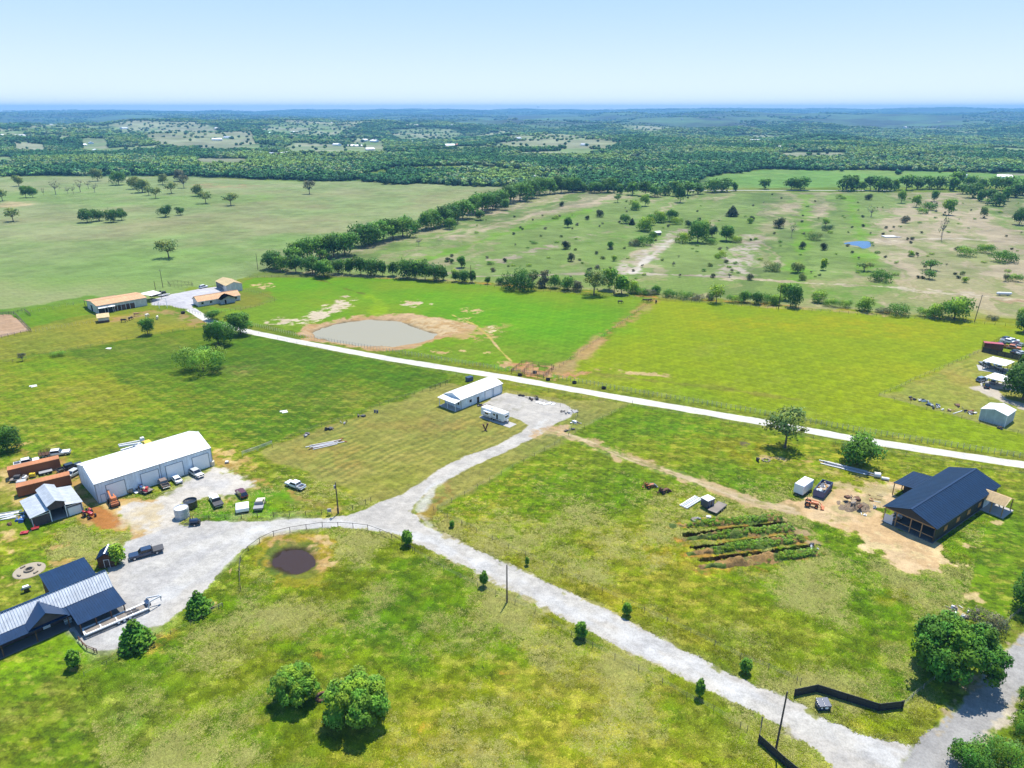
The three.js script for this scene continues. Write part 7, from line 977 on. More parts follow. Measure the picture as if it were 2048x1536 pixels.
{ const t = thing('pipe_bundle', 'long bundle of grey pipes with a white roll at its end below the oak', 'pipes', ZT(1150, 148), -0.62); for (let i = 0; i < 8; i++) mesh('pipe', cyl(0.15, 0.16, 13 - (i % 3) * 1.5, 8, (i % 4) * 0.5 - 0.8, 0.16 + (i > 4 ? 0.28 : 0), -0.9 + (i % 5) * 0.4, 0, 0.02 * (i % 3), Math.PI / 2), i % 2 ? M.junkGrey : M.galvanised, t); mesh('roll', [cyl(0.7, 0.7, 1.5, 16, 7.4, 0.7, 0.2, 0, 0.3, Math.PI / 2), cyl(0.4, 0.4, 1.8, 12, 9.4, 0.4, 0.6, 0, 0.2, Math.PI / 2)], M.junkWhite, t); }
{ const t = thing('burn_barrel', 'dark bench like frame and stones of a burn spot in the grass', 'fire ring', ZT(730, 105), 0.2); mesh('frame', [box(0.2, 1.0, 1.2, -2.0, 0.5, 0), box(0.6, 0.12, 1.0, -1.8, 0.9, 0)], M.dark, t); for (let i = 0; i < 9; i++) { const a = i / 9 * 6.28; mesh('stone', rbox(0.5, 0.35, 0.4, 0.1, Math.cos(a) * 1.0 + 0.6, 0.15, Math.sin(a) * 0.9, 0, a, 0), M.stone, t); } }
// rubble and spoil
function mound(name, label, pts, w, h, m, s, cat = 'soil mound', veg = 0) {
  const c = pts[0].clone().lerp(pts[pts.length - 1], 0.5).setY(0), t = thing(name, label, cat, c), dir = pts[1].clone().sub(pts[0]).setY(0), L = dir.length(), yaw = Math.atan2(-dir.z, dir.x), nx = Math.max(12, Math.round(L / 0.45)), nz = 10, P = [], idx = [];
  for (let i = 0; i <= nx; i++) for (let j = 0; j <= nz; j++) { const u = i / nx, v = j / nz * 2 - 1, e = Math.pow(Math.sin(Math.PI * clamp(u, 0, 1)), 0.35), x = (u - 0.5) * L, z = v * w * (0.85 + 0.25 * fbm(x + s, 3, 4)), y = (1 - v * v) * e * h * (0.75 + 0.35 * fbm(x, z + s * 3, 2.4) + 0.25 * fbm(x, z, 0.9, s)) + (Math.abs(v) < 1 && u > 0 && u < 1 ? 0 : -0.06); P.push(x, y, z); }
  for (let i = 0; i < nx; i++) for (let j = 0; j < nz; j++) { const a = i * (nz + 1) + j, b = a + 1, d = a + nz + 1, e2 = d + 1; idx.push(a, b, d, b, e2, d); }
  const g = new THREE.BufferGeometry(); g.setAttribute('position', new THREE.BufferAttribute(new Float32Array(P), 3)); g.setIndex(idx); g.computeVertexNormals(); g.rotateY(yaw); const g2 = g.toNonIndexed(), n = g2.attributes.position.count, col = new Float32Array(n * 3), uv = new Float32Array(n * 2), cA = A(206, 164, 96), cB = A(116, 146, 44);
  for (let i = 0; i < n; i++) { const x = g2.attributes.position.getX(i), z = g2.attributes.position.getZ(i), k = veg ? sstep(0.3 - veg, 1.1 - veg, 0.5 + fbm(x, z, 4, s) + 0.3 * (i / n - 0.5)) : 0.1 * fbm(x, z, 2); for (let q = 0; q < 3; q++) col[i * 3 + q] = lerp(cA[q], cB[q], clamp(k, 0, 1)) * (0.9 + 0.15 * fbm(x, z, 1, s)); uv[i * 2] = x; uv[i * 2 + 1] = z; }
  g2.setAttribute('color', new THREE.BufferAttribute(col, 3)); g2.setAttribute('uv', new THREE.BufferAttribute(uv, 2)); mesh('soil', g2, m, t);
  if (veg) { const r = rng(s), lobes = []; for (let i = 0; i < 230; i++) { const u = 0.03 + 0.95 * r(), v = (r() - 0.5) * 1.5; if (u + v * 0.12 < 0.95 - veg * 1.05 + 0.12 * r()) continue; const x = (u - 0.5) * L, z = v * w; lobes.push([x * Math.cos(yaw) + z * Math.sin(yaw), (1 - v * v * 0.8) * h * 0.7, -x * Math.sin(yaw) + z * Math.cos(yaw), 0.26 + 0.24 * r(), 0.7]); } if (lobes.length) { const f = mesh('weeds', foliage(lobes, lobes.length * 40, 0.15, GREEN.fresh[0], GREEN.lime[1], r), leafM, t); f.userData.kind = 'stuff'; } }
  return t;
}
const earthMat = phys({ vertexColors: true, roughness: 1, bumpMap: texRep(bumpTex, 0.5, 0.5), bumpScale: 0.12 });
MOUND.map((m) => m.map((p) => p.clone().add(V3(0, 0, -0.7)))).forEach((m, i) => mound('soil_mound', ['topmost long spoil mound grown with weeds, above the trenches', 'second spoil mound from the top, green with a bare left end', 'third spoil mound from the top, between the two lower trenches', 'lowest spoil mound, mostly bare orange soil'][i], m, 1.65, 1.0, earthMat, 11 + i, 'soil mound', [0.74, 0.7, 0.72, 0.34][i]));
mound('debris_mound', 'grey brown heap of dirt and brush on the sand beside the black barn', [ZT(1100, 330), ZT(1270, 350)], 3.2, 1.5, phys({ color: new THREE.Color().setRGB(0.2, 0.15, 0.1), roughness: 1, bumpMap: texRep(bumpTex, 0.4, 0.4), bumpScale: 0.2 }), 25, 'dirt pile');
junkPile('timber_heap', 'branches and wood scraps on top of the dirt heap by the barn', ZT(1190, 335).setY(0.9), 18, 5, [M.rawWood, M.greyWood, M.brownWood], 81, 0.6, 'timber'); junkPile('junk_pile', 'white foam boards on the sand in front of the dirt heap', ZT(1238, 376), 3, 1.8, [M.junkWhite], 82, 0.25); junkPile('junk_pile', 'blue grey bag on the sand right of the dirt heap', ZT(1295, 345), 4, 1.6, [M.blueGreyPaint, M.darkSteel], 83, 0.5);
junkPile('timber_heap', 'scattered timber on the grass and sand behind the dirt heap', ZT(1330, 300), 9, 6, [M.rawWood, M.tanWood, M.junkWhite], 84, 0.2, 'timber');
junkPile('brush_pile', 'pale heap of dead branches by the right fence of the pasture', G(1930, 1228), 22, 5, [M.rawWood, M.greyWood, M.junkWhite], 85, 0.5, 'brush pile');
// ---------------------------------------------------------------- orange roofed barns at the far left
{
  const b = plan(Z6(722, 398), Z6(1082, 334), Z6(588, 362)), { L, W } = b, o = thing('stable_barn', 'long cream stable with orange metal roof at the far left', 'barn', b.c, b.turn), H = 3.9;
  gable(o, { L, W: W * 0.92, eave: H, ridge: H + 0.9, over: 0.3, roof: M.orangeRoof, wall: M.creamMetal, trim: M.greyTrim, seam: 1.2 });
  mesh('lean_to_roof', slope(-L / 2, L / 2 - 8, -W / 2 - 5, 3.0, -W / 2 + 0.2, H - 0.1, 0.1, 1.2), M.rustRoof, o); for (let i = 0; i < 6; i++) mesh('lean_to_post', box(0.18, 2.9, 0.18, lerp(-L / 2 + 0.3, L / 2 - 8.3, i / 5), 1.45, -W / 2 - 4.7), M.darkPost, o);
  bigDoor(o, 3, 3, -L / 2 - 0.03, -0.5, -Math.PI / 2, M.dark, M.whiteTrim, 'stable_door'); const z = W * 0.46 + 0.03;
  for (const [f, w, m] of [[0.11, 4, M.dark], [0.24, 4, M.dark], [0.385, 3.6, M.brownWood], [0.52, 5.5, M.brownWood], [0.655, 4, M.brownWood]]) bigDoor(o, w, 2.6, -L / 2 + L * f, z, 0, m, M.whiteTrim, 'stall_door');
  for (const f of [0.11, 0.24]) mesh('awning', box(4.4, 0.08, 1.6, -L / 2 + L * f, 3.0, z + 0.8, 0.25), M.whiteMetal, o);
}
carport('carport', 'flat cream carport at the right end of the orange roofed stable', 'carport', [Zh(0, 520, 3.657)(1105, 262, 3.4), Zh(0, 520, 3.657)(1182, 240, 3.4), Zh(0, 520, 3.657)(1120, 222, 3.6), Zh(0, 520, 3.657)(1010, 246, 3.6)], M.creamMetal, M.darkPost, {});
{ const b = plan(Z6(722, 462), Z6(802, 452), Z6(698, 445)), o = thing('small_shed', 'small cream shed with orange roof in front of the stable', 'shed', b.c, b.turn); mesh('wall', box(b.L, 2.4, b.W, 0, 1.2, 0), M.creamMetal, o); mesh('base', box(b.L + 0.05, 0.9, b.W + 0.05, 0, 0.45, 0), M.brownWood, o); mesh('roof', slope(-b.L / 2 - 0.4, b.L / 2 + 0.4, b.W / 2 + 0.5, 2.4, -b.W / 2 - 0.4, 3.0, 0.1, 0.9), M.tanRoof, o); }
{ const b = plan(Z6(1662, 240), Z6(1775, 222), Z6(1530, 212)), { L, W } = b, o = thing('open_garage', 'cream metal garage with an open front beside the pale apron', 'garage', b.c, b.turn), H = 3.8, x = b.L / 2; const g = gableBlock(0.15, L, H, H + 1.3, 0); g.rotateY(Math.PI / 2);
  mesh('wall', [g.clone().translate(0, 0, W / 2), gableBlock(0.15, L, H, H + 1.3, 0).rotateY(Math.PI / 2).translate(0, 0, -W / 2), box(0.15, H, W, x, H / 2, 0)], M.creamMetal, o); mesh('wall', box(0.15, H, W * 0.3, -x, H / 2, W * 0.35), M.creamMetal, o);
  for (const s of [1, -1]) { const r = slope(-W / 2 - 0.3, W / 2 + 0.3, s * (x + 0.4), H - 0.1, 0, H + 1.4, 0.1, 1.2); r.rotateY(Math.PI / 2); mesh('roof', r, M.tanRoof, o); } for (const z of [-W / 2 + 0.2, -W / 6, W / 8]) mesh('post', box(0.25, H, 0.25, -x, H / 2, z), M.greyTrim, o); mesh('floor', box(L, 0.12, W, 0, 0.06, 0), M.concrete, o); }
{ const b = plan(Z6(1455, 350), Z6(1762, 300), Z6(1440, 325)), L = b.L, W = Math.max(7.5, b.W), o = thing('ranch_cottage', 'small cream cottage with orange roof and front gable right of the apron', 'house', b.c.clone().add(V3(-1, 0, -2)), b.turn); gable(o, { L, W, eave: 2.7, ridge: 4.4, over: 0.5, end: 0.4, roof: M.orangeRoof, wall: M.creamMetal, trim: M.whiteTrim, seam: 1.0 });
  const g = gableBlock(2.6, 7, 2.7, 4.1, 0); g.rotateY(Math.PI / 2); g.translate(L * 0.16, 0, W / 2 + 1.2); mesh('front_wing', g, M.greyWall, o); for (const s of [1, -1]) { const r = slope(-2.2, W / 2 - 0.2, s * 3.9, 2.55, 0, 4.25, 0.1, 1.0); r.rotateY(Math.PI / 2); r.scale(1, 1, -1); r.index || 0; r.translate(L * 0.16, 0, W / 2 + 0.6); mesh('wing_roof', r, M.orangeRoof, o); }
  for (const f of [-0.4, -0.2, 0.4]) doorWin(o, 'window', 1.2, 1.2, L * f, 0.9, W / 2 + 0.03); doorWin(o, 'door', 1.0, 2.1, L * 0.1, 0, W / 2 + 2.52, 0, M.dark); }
car('car', 'white vehicle parked at the left of the open garage', Z6(1452, 212), Z6(1525, 196), { paint: M.whitePaint, suv: true, cat: 'car' });
pickup('pickup_truck', 'white pickup standing inside the open garage', Z6(1655, 222), Z6(1625, 200), {});
car('car', 'dark vehicle parked under the cream carport', Z6(1100, 268), Z6(1165, 262), { paint: M.blackPaint, suv: true }); flatTrailer('small_trailer', 'pale utility trailer right of the cream carport', Z6(1180, 268), Z6(1220, 258), { L: 5, deck: M.junkGrey, frame: M.whitePaint });
tractor('tractor', 'dark tractor behind the cream carport', Z6(1180, 250), Z6(1200, 246), { paint: M.blackPaint });
{ const t = thing('ranch_gate', 'tall white entrance arch over the lane by the cottage', 'gate', Z6(1195, 352), 0.15), w = Z6(1168, 356).distanceTo(Z6(1228, 350)) / 2; mesh('gate_post', cyl(0.1, 0.12, 4.6, 8, -w, 2.3, 0), M.whiteTrim, t); mesh('gate_post', cyl(0.1, 0.12, 4.6, 8, w, 2.3, 0), M.whiteTrim, t); mesh('lintel', box(w * 2 + 0.6, 0.3, 0.16, 0, 4.6, 0), M.whiteTrim, t); }
{ const t = thing('round_feeder', 'black round feeder by the lane near the cottage', 'feeder', Z6(1340, 392)); mesh('ring', place(new THREE.TorusGeometry(0.9, 0.14, 7, 18), 0, 0.9, 0, Math.PI / 2), M.dark, t); mesh('tub', cyl(0.95, 0.85, 0.8, 16, 0, 0.4, 0), M.tyre, t); }
// riding arena and paddock rails
fence('arena_fence', 'brown rail fence round the sandy arena at the left edge', [Z6(-200, 410), Z6(82, 398), Z6(118, 410), Z6(232, 528), Z6(-60, 588)], { step: 2.4, h: 1.6, r: 0.07, wires: 0, rails: 4, post: M.post });
fence('paddock_fence', 'rail fence with a sheltered corner behind the arena', [Z6(-60, 420), Z6(95, 400), Z6(180, 375), Z6(225, 410)], { step: 2.2, h: 1.7, r: 0.08, wires: 0, rails: 4 });
fence('paddock_fence', 'wire fence along the far side of the stable paddock', [Z6(235, 385), Z6(540, 330)], { step: 3, h: 1.4, post: M.palePost }); fence('paddock_fence', 'close post fence from arena to the small shed', [Z6(235, 530), Z6(480, 490), Z6(700, 458)], { step: 1.4, h: 1.4, post: M.palePost, r: 0.04 });
fence('paddock_fence', 'fence along the lane beside the gate arch', [Z6(1130, 330), Z6(1200, 340), Z6(1260, 352), Z6(1470, 402)], { step: 2.2, h: 1.4, r: 0.06 }); fence('garden_fence', 'wire fence round the cottage garden', [Z6(1800, 225), Z6(1900, 250), Z6(2030, 300), Z6(1850, 350), Z6(1620, 385)], { step: 2.4, h: 1.3, post: M.post });
fence('round_pen', 'round pen of dark panels behind the pale apron', [Z6(1230, 175), Z6(1290, 168), Z6(1400, 180), Z6(1420, 192), Z6(1330, 204), Z6(1250, 196), Z6(1230, 175)], { step: 2.6, h: 1.7, r: 0.05, wires: 0, rails: 3, post: M.darkPost });
fence('back_fence', 'wire fence between weedy parcel and stable pasture', [G(-60, 742), G(128, 703), G(300, 672), G(442, 648)], { step: 4.5, h: 1.3 });
// ---------------------------------------------------------------- the neighbour's lot at the right
const z5 = Zh(1680, 640, 5.565);
carport('carport', 'upper white flat carport of two on the right hand lot', 'carport', [z5(1840, 512, 3.2), z5(1945, 462, 3.2), z5(1702, 405, 3.2), z5(1590, 452, 3.2)], M.whiteMetal, M.darkPost, { posts: 6 });
carport('carport', 'lower white flat carport of two on the right hand lot', 'carport', [z5(1862, 697, 3.2), z5(1968, 647, 3.2), z5(1722, 585, 3.2), z5(1606, 632, 3.2)], M.whiteMetal, M.darkPost, { posts: 6 });
struct('carport_slab', box(13, 0.1, 7, 0, 0.05, 0).rotateY(-0.45).translate(z5(1760, 560, 0).x, 0, z5(1760, 560, 0).z), M.concrete).userData.label = 'grey slab under the upper white carport'; struct('carport_slab_001', box(13, 0.1, 7, 0, 0.05, 0).rotateY(-0.45).translate(z5(1800, 735, 0).x, 0, z5(1800, 735, 0).z), M.concrete).userData.label = 'grey slab under the lower white carport';
{ const b = plan(Z5(1542, 1110), Z5(1828, 1192), Z5(1660, 1050)), d = Z5(1952, 1132), L = b.L, W = Z5(1828, 1192).distanceTo(d), u = Z5(1828, 1192).sub(Z5(1542, 1110)).normalize(), n = V3(u.z, 0, -u.x), c = Z5(1542, 1110).lerp(Z5(1828, 1192), 0.5).addScaledVector(n, W / 2), o = thing('metal_garage', 'white windowless metal garage on the right hand lot', 'garage', c, b.turn), H = 3.7;
  const g = gableBlock(W, L, H, H + 0.9); g.rotateY(Math.PI / 2); mesh('wall', [g, ...ribsOn(L, 0.1, H, W / 2)], M.greyWall, o); for (const s of [1, -1]) { const r = slope(-W / 2 - 0.15, W / 2 + 0.15, s * (L / 2 + 0.2), H + 0.02, 0, H + 1.0, 0.1, 0.9); r.rotateY(Math.PI / 2); mesh('roof', r, M.whiteMetal, o); } mesh('trim', [-1, 1].flatMap((x) => [-1, 1].map((z) => box(0.14, H, 0.14, x * L / 2, H / 2, z * W / 2))), M.whiteTrim, o); }
car('car', 'blue grey car at the front of the lower white carport', Z5(1520, 695), Z5(1625, 668), { paint: M.blueGreyPaint, suv: true }); car('car', 'black off roader under the edge of the lower white carport', Z5(1630, 762), Z5(1615, 735), { paint: M.blackPaint, suv: true, L: 4 }); car('car', 'dark car behind the posts under the lower carport', Z5(1690, 720), Z5(1730, 690), { paint: M.greyPaint });
pickup('pickup_truck', 'dark pickup parked under the upper white carport', Z5(1640, 530), Z5(1600, 510), { paint: M.greyPaint }); car('car', 'white car deep under the upper white carport', Z5(1770, 550), Z5(1740, 525), { paint: M.whitePaint }); flatTrailer('small_trailer', 'boat trailer at the end of the upper white carport', Z5(1820, 580), Z5(1770, 560), { L: 4.5 });
for (const [x, y, n, w, s, ms, l] of [[800, 885, 7, 2.4, 91, ['junkGrey', 'rustySteel', 'darkSteel'], 'leftmost small brown scrap heap in the lot corner'], [930, 910, 9, 3.2, 92, ['junkWhite', 'junkGrey', 'darkSteel'], 'second, grey and white scrap heap along the lot fence'], [1050, 972, 13, 5, 93, ['junkWhite', 'darkSteel', 'junkWhite', 'navyPaint'], 'third, long white scrap heap beside the lot fence'], [1320, 965, 9, 3.2, 94, ['rustySteel', 'darkSteel', 'dark'], 'dark machine parts left of the white garage'], [1450, 1030, 12, 4.2, 95, ['junkWhite', 'rustPaint', 'junkGrey', 'darkSteel'], 'white scrap heap right beside the white garage'], [1242, 1012, 4, 2, 96, ['rawWood', 'tanWood'], 'small tan wood heap before the white garage'], [1780, 1212, 5, 2, 97, ['darkSteel', 'rustySteel'], 'brown bits at the fence in front of the white garage'], [1880, 700, 5, 2.6, 98, ['tanWood', 'rawWood'], 'timber at the right post of the lower carport']]) junkPile('junk_pile', l, Z5(x, y), n, w, ms.map((k) => M[k]), s, 0.6);
{ const t = thing('pipe_stack', 'single long white pipe lying on the lot lawn', 'pipe', Z5(1310, 1030), 0.5); mesh('pipe', cyl(0.14, 0.14, 5, 8, 0, 0.14, 0, 0, 0, Math.PI / 2), M.junkWhite, t); mesh('collar', [cyl(0.18, 0.18, 0.2, 8, 2.3, 0.16, 0, 0, 0, Math.PI / 2)], M.junkGrey, t); }
{ const [pos, turn] = heading(Z5(1618, 335), Z5(1835, 355)), L = Z5(1618, 335).distanceTo(Z5(1835, 355)), t = thing('freight_container', 'dark red freight container behind the black board fence', 'container', pos.add(V3(0, 0, -2)), turn); const gs = [box(L, 2.6, 2.5, 0, 1.4, 0)]; for (let i = 0; i < 20; i++) for (const s of [-1, 1]) gs.push(box(0.2, 2.3, 0.05, -L / 2 + L * (i + 0.5) / 20, 1.4, s * 1.27)); mesh('body', gs, M.maroonPaint, t); mesh('roof', box(L, 0.08, 2.56, 0, 2.75, 0), M.redPaint, t); mesh('door', [box(0.06, 2.4, 1.2, L / 2 + 0.03, 1.4, 0.62), box(0.06, 2.4, 1.2, L / 2 + 0.03, 1.4, -0.62)], M.maroonPaint, t); }
for (const [x, y, x2, y2, k, p, l] of [[1760, 285, 1810, 275, 'c', 'blackPaint', 'black wreck left of the white wrecks in the junk yard'], [1840, 250, 1900, 262, 'p', 'whitePaint', 'white truck at the back of the junk yard'], [1880, 235, 1960, 245, 'c', 'whitePaint', 'white car at the very back of the junk yard'], [1870, 315, 1960, 330, 'p', 'orangePaint', 'rust orange wreck in the middle of the junk yard'], [1930, 285, 1990, 270, 'c', 'maroonPaint', 'dark red wreck in the middle of the junk yard'], [1990, 300, 2030, 285, 'c', 'greyPaint', 'grey wreck at the right of the junk yard'], [1990, 385, 2050, 380, 'c', 'silverPaint', 'silver wreck right behind the black board fence'], [1930, 372, 1970, 365, 'c', 'blackPaint', 'black wreck close behind the black board fence'], [1830, 222, 1870, 215, 'c', 'navyPaint', 'dark blue wreck at the back left of the junk yard']]) (k === 'c' ? car : pickup)(k === 'c' ? 'wrecked_car' : 'wrecked_truck', l, Z5(x, y), Z5(x2, y2), { paint: M[p], cat: k === 'c' ? 'car' : 'truck' });
// ---------------------------------------------------------------- fences
function boardFence(name, label, pts, o = {}) { // solid board panels between posts
  const { step = 4, h = 1.7, m = M.fenceBlack, bw = 0.2 } = o, ps = walk(pts, step), c = ps[0].clone().setY(0), t = thing(name, label, 'fence', c), q = ps.map((p) => p.clone().sub(c));
  q.forEach((p) => { mesh('post', box(0.16, h + 0.1, 0.16, p.x, h / 2, p.z), M.dark, t); });
  for (let i = 1; i < q.length; i++) { const a = q[i - 1], b = q[i], L = a.distanceTo(b); if (L < 0.3) continue; const yaw = Math.atan2(-(b.z - a.z), b.x - a.x), n = Math.max(1, Math.round(h / bw)), g = []; const p = new THREE.Group(); p.name = 'fence_panel'; p.position.set((a.x + b.x) / 2, 0, (a.z + b.z) / 2); p.rotation.y = yaw; t.add(p); if (o.vertical) { const k = Math.round(L / 0.3); for (let j = 0; j < k; j++) g.push(box(L / k - 0.02, h - 0.05 * (j % 2), 0.04, -L / 2 + L * (j + 0.5) / k, h / 2, 0)); mesh('board', g, m, p); } else for (let j = 0; j < n; j++) mesh('board', box(L - 0.17, h / n - 0.025, 0.05, 0, 0.06 + h * (j + 0.5) / n, 0), m, p); }
  return t;
}
boardFence('entry_fence', 'black board wing fence right of the drive entrance behind the dumpster', [Z7(500, 652), Z7(572, 605), Z7(705, 632), Z7(845, 682), Z7(1002, 732), Z7(1165, 782), Z7(1228, 728)], { step: 4.6, h: 1.6, bw: 0.4 });
boardFence('entry_fence', 'black board wing fence left of the drive entrance at the bottom', [Z7(278, 842), Z7(205, 912), Z7(300, 1000), Z7(400, 1090), Z7(520, 1190), Z7(700, 1340)], { step: 4.6, h: 1.6, bw: 0.4 });
boardFence('yard_fence', 'dark board fence in front of the junk yard on the right', [Z5(1580, 355), Z5(1740, 392), Z5(1940, 435), Z5(2080, 462)], { step: 2.6, h: 2.0, vertical: true, m: M.blackWall }); fence('yard_fence', 'post fence running back from the dark board fence', [Z5(1580, 350), Z5(1690, 270), Z5(1800, 215)], { step: 2, h: 1.6, r: 0.06, rails: 2, wires: 0, post: M.darkPost });
fence('lane_fence', 'long fence of close set pale posts along the far side of the white lane', [G(478, 645), G(600, 674), G(700, 691), G(800, 707), G(900, 724), G(1010, 741), G(1130, 760), G(1270, 786), G(1400, 807), G(1500, 824), G(1700, 860), G(1850, 885), G(2060, 918)], { step: 1.5, h: 1.6, r: 0.075, post: M.palePost, wires: 4, wr: 0.018 });
fence('lane_fence', 'sparse wire fence along the near side of the white lane', [G(500, 664), G(690, 712), G(900, 750), G(1000, 768), G(1270, 815), G(1500, 855), G(1700, 893), G(2060, 954)], { step: 6, h: 1.2, r: 0.04, wires: 3 });
fence('cross_fence', 'fence dividing the pond paddock from the bright pasture', [G(1088, 756), G(1150, 714), G(1220, 664), G(1308, 600)], { step: 3.2, h: 1.4, r: 0.05, wires: 5, post: M.post });
fence('pond_fence', 'dark post fence along the top of the pond paddock and pasture', [G(500, 556), G(640, 552), G(800, 560), G(900, 566), G(1100, 585), G(1300, 598), G(1500, 614), G(1700, 628), G(1960, 648), G(2060, 656)], { step: 4, h: 1.4, r: 0.06, wires: 4, post: M.darkPost });
fence('cattle_pen', 'brown pipe cattle pen on red soil beside the lane', [G(1022, 747), G(1046, 727), G(1110, 737), G(1086, 758), G(1022, 747)], { step: 2.6, h: 1.7, r: 0.06, wires: 0, rails: 5, post: M.rustySteel }); fence('cattle_pen', 'inner brown pipe rails of the cattle pen', [G(1045, 752), G(1057, 738), G(1094, 744)], { step: 2.4, h: 2.4, r: 0.06, wires: 0, rails: 5, post: M.rustySteel });
for (const [x, y, l] of [[890, 140, 'leftmost black tub on the lane fence beside the cattle pen'], [1140, 180, 'second black tub along the lane fence, right of the cattle pen'], [1375, 208, 'third black tub along the lane fence'], [1636, 256, 'rightmost black tub along the lane fence'], [1022, 118, 'black tub standing inside the cattle pen']]) { const t = thing('feed_tub', l, 'tub', Z3(x, y)); mesh('tub', new THREE.LatheGeometry([[0.01, 0.1], [0.6, 0.1], [0.72, 0.02], [0.8, 0.62], [0.74, 0.64], [0.66, 0.18], [0.01, 0.16]].map((p) => new THREE.Vector2(...p)), 16), M.tyre, t); mesh('rim', place(new THREE.TorusGeometry(0.77, 0.06, 6, 16), 0, 0.63, 0, Math.PI / 2), M.dark, t); }
fence('drive_fence', 'dark pipe fence round the small pond along the inner side of the drive', [G(482, 1182), G(479, 1150), G(482, 1118), G(505, 1094), G(540, 1074), G(580, 1064), G(640, 1054), G(690, 1054), G(740, 1060), G(779, 1075), G(830, 1106)], { step: 3.6, h: 1.35, r: 0.07, wires: 2, rails: 1, rr: 0.05, post: M.darkPost, railM: M.darkPost, wr: 0.015 });
fence('drive_fence', 'wire fence along the near edge of the long drive down to the road', [G(830, 1106), G(897, 1146), G(943, 1168), G(1004, 1197), G(1077, 1228), G(1126, 1263), G(1200, 1304), G(1298, 1351), G(1357, 1388), G(1425, 1422), G(1494, 1463)], { step: 4.6, h: 1.3, r: 0.05, wires: 4, post: M.post });
fence('drive_fence', 'pipe fence between the parked cars and the house drive', [G(386, 1041), G(460, 1038), G(560, 1034), G(660, 1028), G(700, 1022), G(742, 1004)], { step: 3.7, h: 1.35, r: 0.07, wires: 3, post: M.darkPost, wr: 0.014 });
fence('parcel_fence', 'wire fence along the verge above the long drive', [G(867, 1021), G(967, 1072), G(1053, 1114), G(1102, 1136), G(1187, 1175), G(1261, 1211), G(1386, 1270), G(1469, 1312), G(1543, 1341), G(1601, 1368)], { step: 4.8, h: 1.3, r: 0.05, wires: 4, post: M.post }); fence('parcel_fence', 'wire fence from the drive fork up to the dirt track', [G(876, 1020), G(960, 974), G(1050, 924), G(1120, 886)], { step: 4.6, h: 1.4, r: 0.05, wires: 4, post: M.post }); fence('parcel_fence', 'wire fence from the dirt track up to the white lane', [G(1150, 866), G(1210, 836), G(1265, 808)], { step: 4.6, h: 1.3, r: 0.05, wires: 4 });
fence('roadside_fence', 'pale wire fence along the paved road past the big oak', [Z7(1228, 728), Z7(1290, 665), Z7(1420, 560), Z7(1700, 330), Z7(1900, 180), Z7(2020, 80)], { step: 3.4, h: 1.3, r: 0.06, wires: 4, post: M.greyWood });
fence('yard_back_fence', 'wire fence along the back of the mown yard', [G(545, 896), G(600, 868), G(660, 848), G(720, 828), G(800, 798), G(880, 772), G(900, 764)], { step: 3.6, h: 1.3, r: 0.05, wires: 4, post: M.darkPost }); fence('yard_rail', 'short black rail fence left of the white barn', [G(860, 781), G(896, 768)], { step: 2.4, h: 1.5, r: 0.07, wires: 0, rails: 4, post: M.dark });
fence('farm_gate', 'grey pipe gate on the parcel line right of the white shop', [Z8(822, 140), Z8(955, 95)], { step: 6, h: 1.4, r: 0.05, wires: 0, rails: 5, rr: 0.035, post: M.steel }); fence('farm_gate', 'second grey pipe gate joining the yard back fence', [Z8(962, 92), Z8(1088, 45)], { step: 6, h: 1.4, r: 0.05, wires: 0, rails: 5, rr: 0.035, post: M.steel });
fence('pad_fence', 'dark wire fence along the back of the gravel pad', [Z3(735, 268), Z3(850, 305), Z3(1000, 345), Z3(1180, 395), Z3(1310, 432), Z3(1415, 462), Z3(1395, 520), Z3(1330, 640), Z3(1320, 680)], { step: 3.4, h: 1.2, r: 0.05, wires: 3, post: M.darkPost });
fence('lot_fence', 'wire fence on the far side of the neighbour lot', [Z5(432, 850), Z5(640, 765), Z5(830, 670), Z5(1200, 515), Z5(1570, 352)], { step: 3.6, h: 1.4, r: 0.05, wires: 4 }); fence('lot_fence', 'wire fence on the near side of the neighbour lot', [Z5(432, 850), Z5(620, 905), Z5(1000, 1010), Z5(1500, 1140), Z5(2080, 1300)], { step: 5, h: 1.3, r: 0.045, wires: 4 });
fence('yard_rail', 'wooden rail at the corner of the house lawn below the carport', [Z2(600, 765), Z2(650, 830), Z2(738, 862)], { step: 1.8, h: 1.1, r: 0.08, wires: 0, rails: 2, rr: 0.06, post: M.brownWood }); fence('yard_rail', 'grey rail beside the conical evergreen at the drive curve', [Z2(1560, 570), Z2(1690, 510)], { step: 2.6, h: 1.1, r: 0.07, wires: 0, rails: 2, rr: 0.06, post: M.greyWood }); fence('yard_rail', 'low wire fence between house lawn and front pasture', [Z2(640, 1030), Z2(800, 950), Z2(950, 880), Z2(1150, 790), Z2(1330, 700), Z2(1560, 590)], { step: 3.6, h: 0.9, r: 0.045, wires: 2 });
{ const t = thing('guard_rail', 'short wooden guard rail at the bottom beside the paved road', 'guard rail', Z7(1800, 1000), 0.9); mesh('post', box(0.16, 0.9, 0.16, -0.9, 0.45, 0), M.brownWood, t); mesh('post', box(0.16, 0.9, 0.16, 0.9, 0.45, 0), M.brownWood, t); mesh('rail', box(2.4, 0.22, 0.08, 0, 0.75, 0.12), M.brownWood, t); }
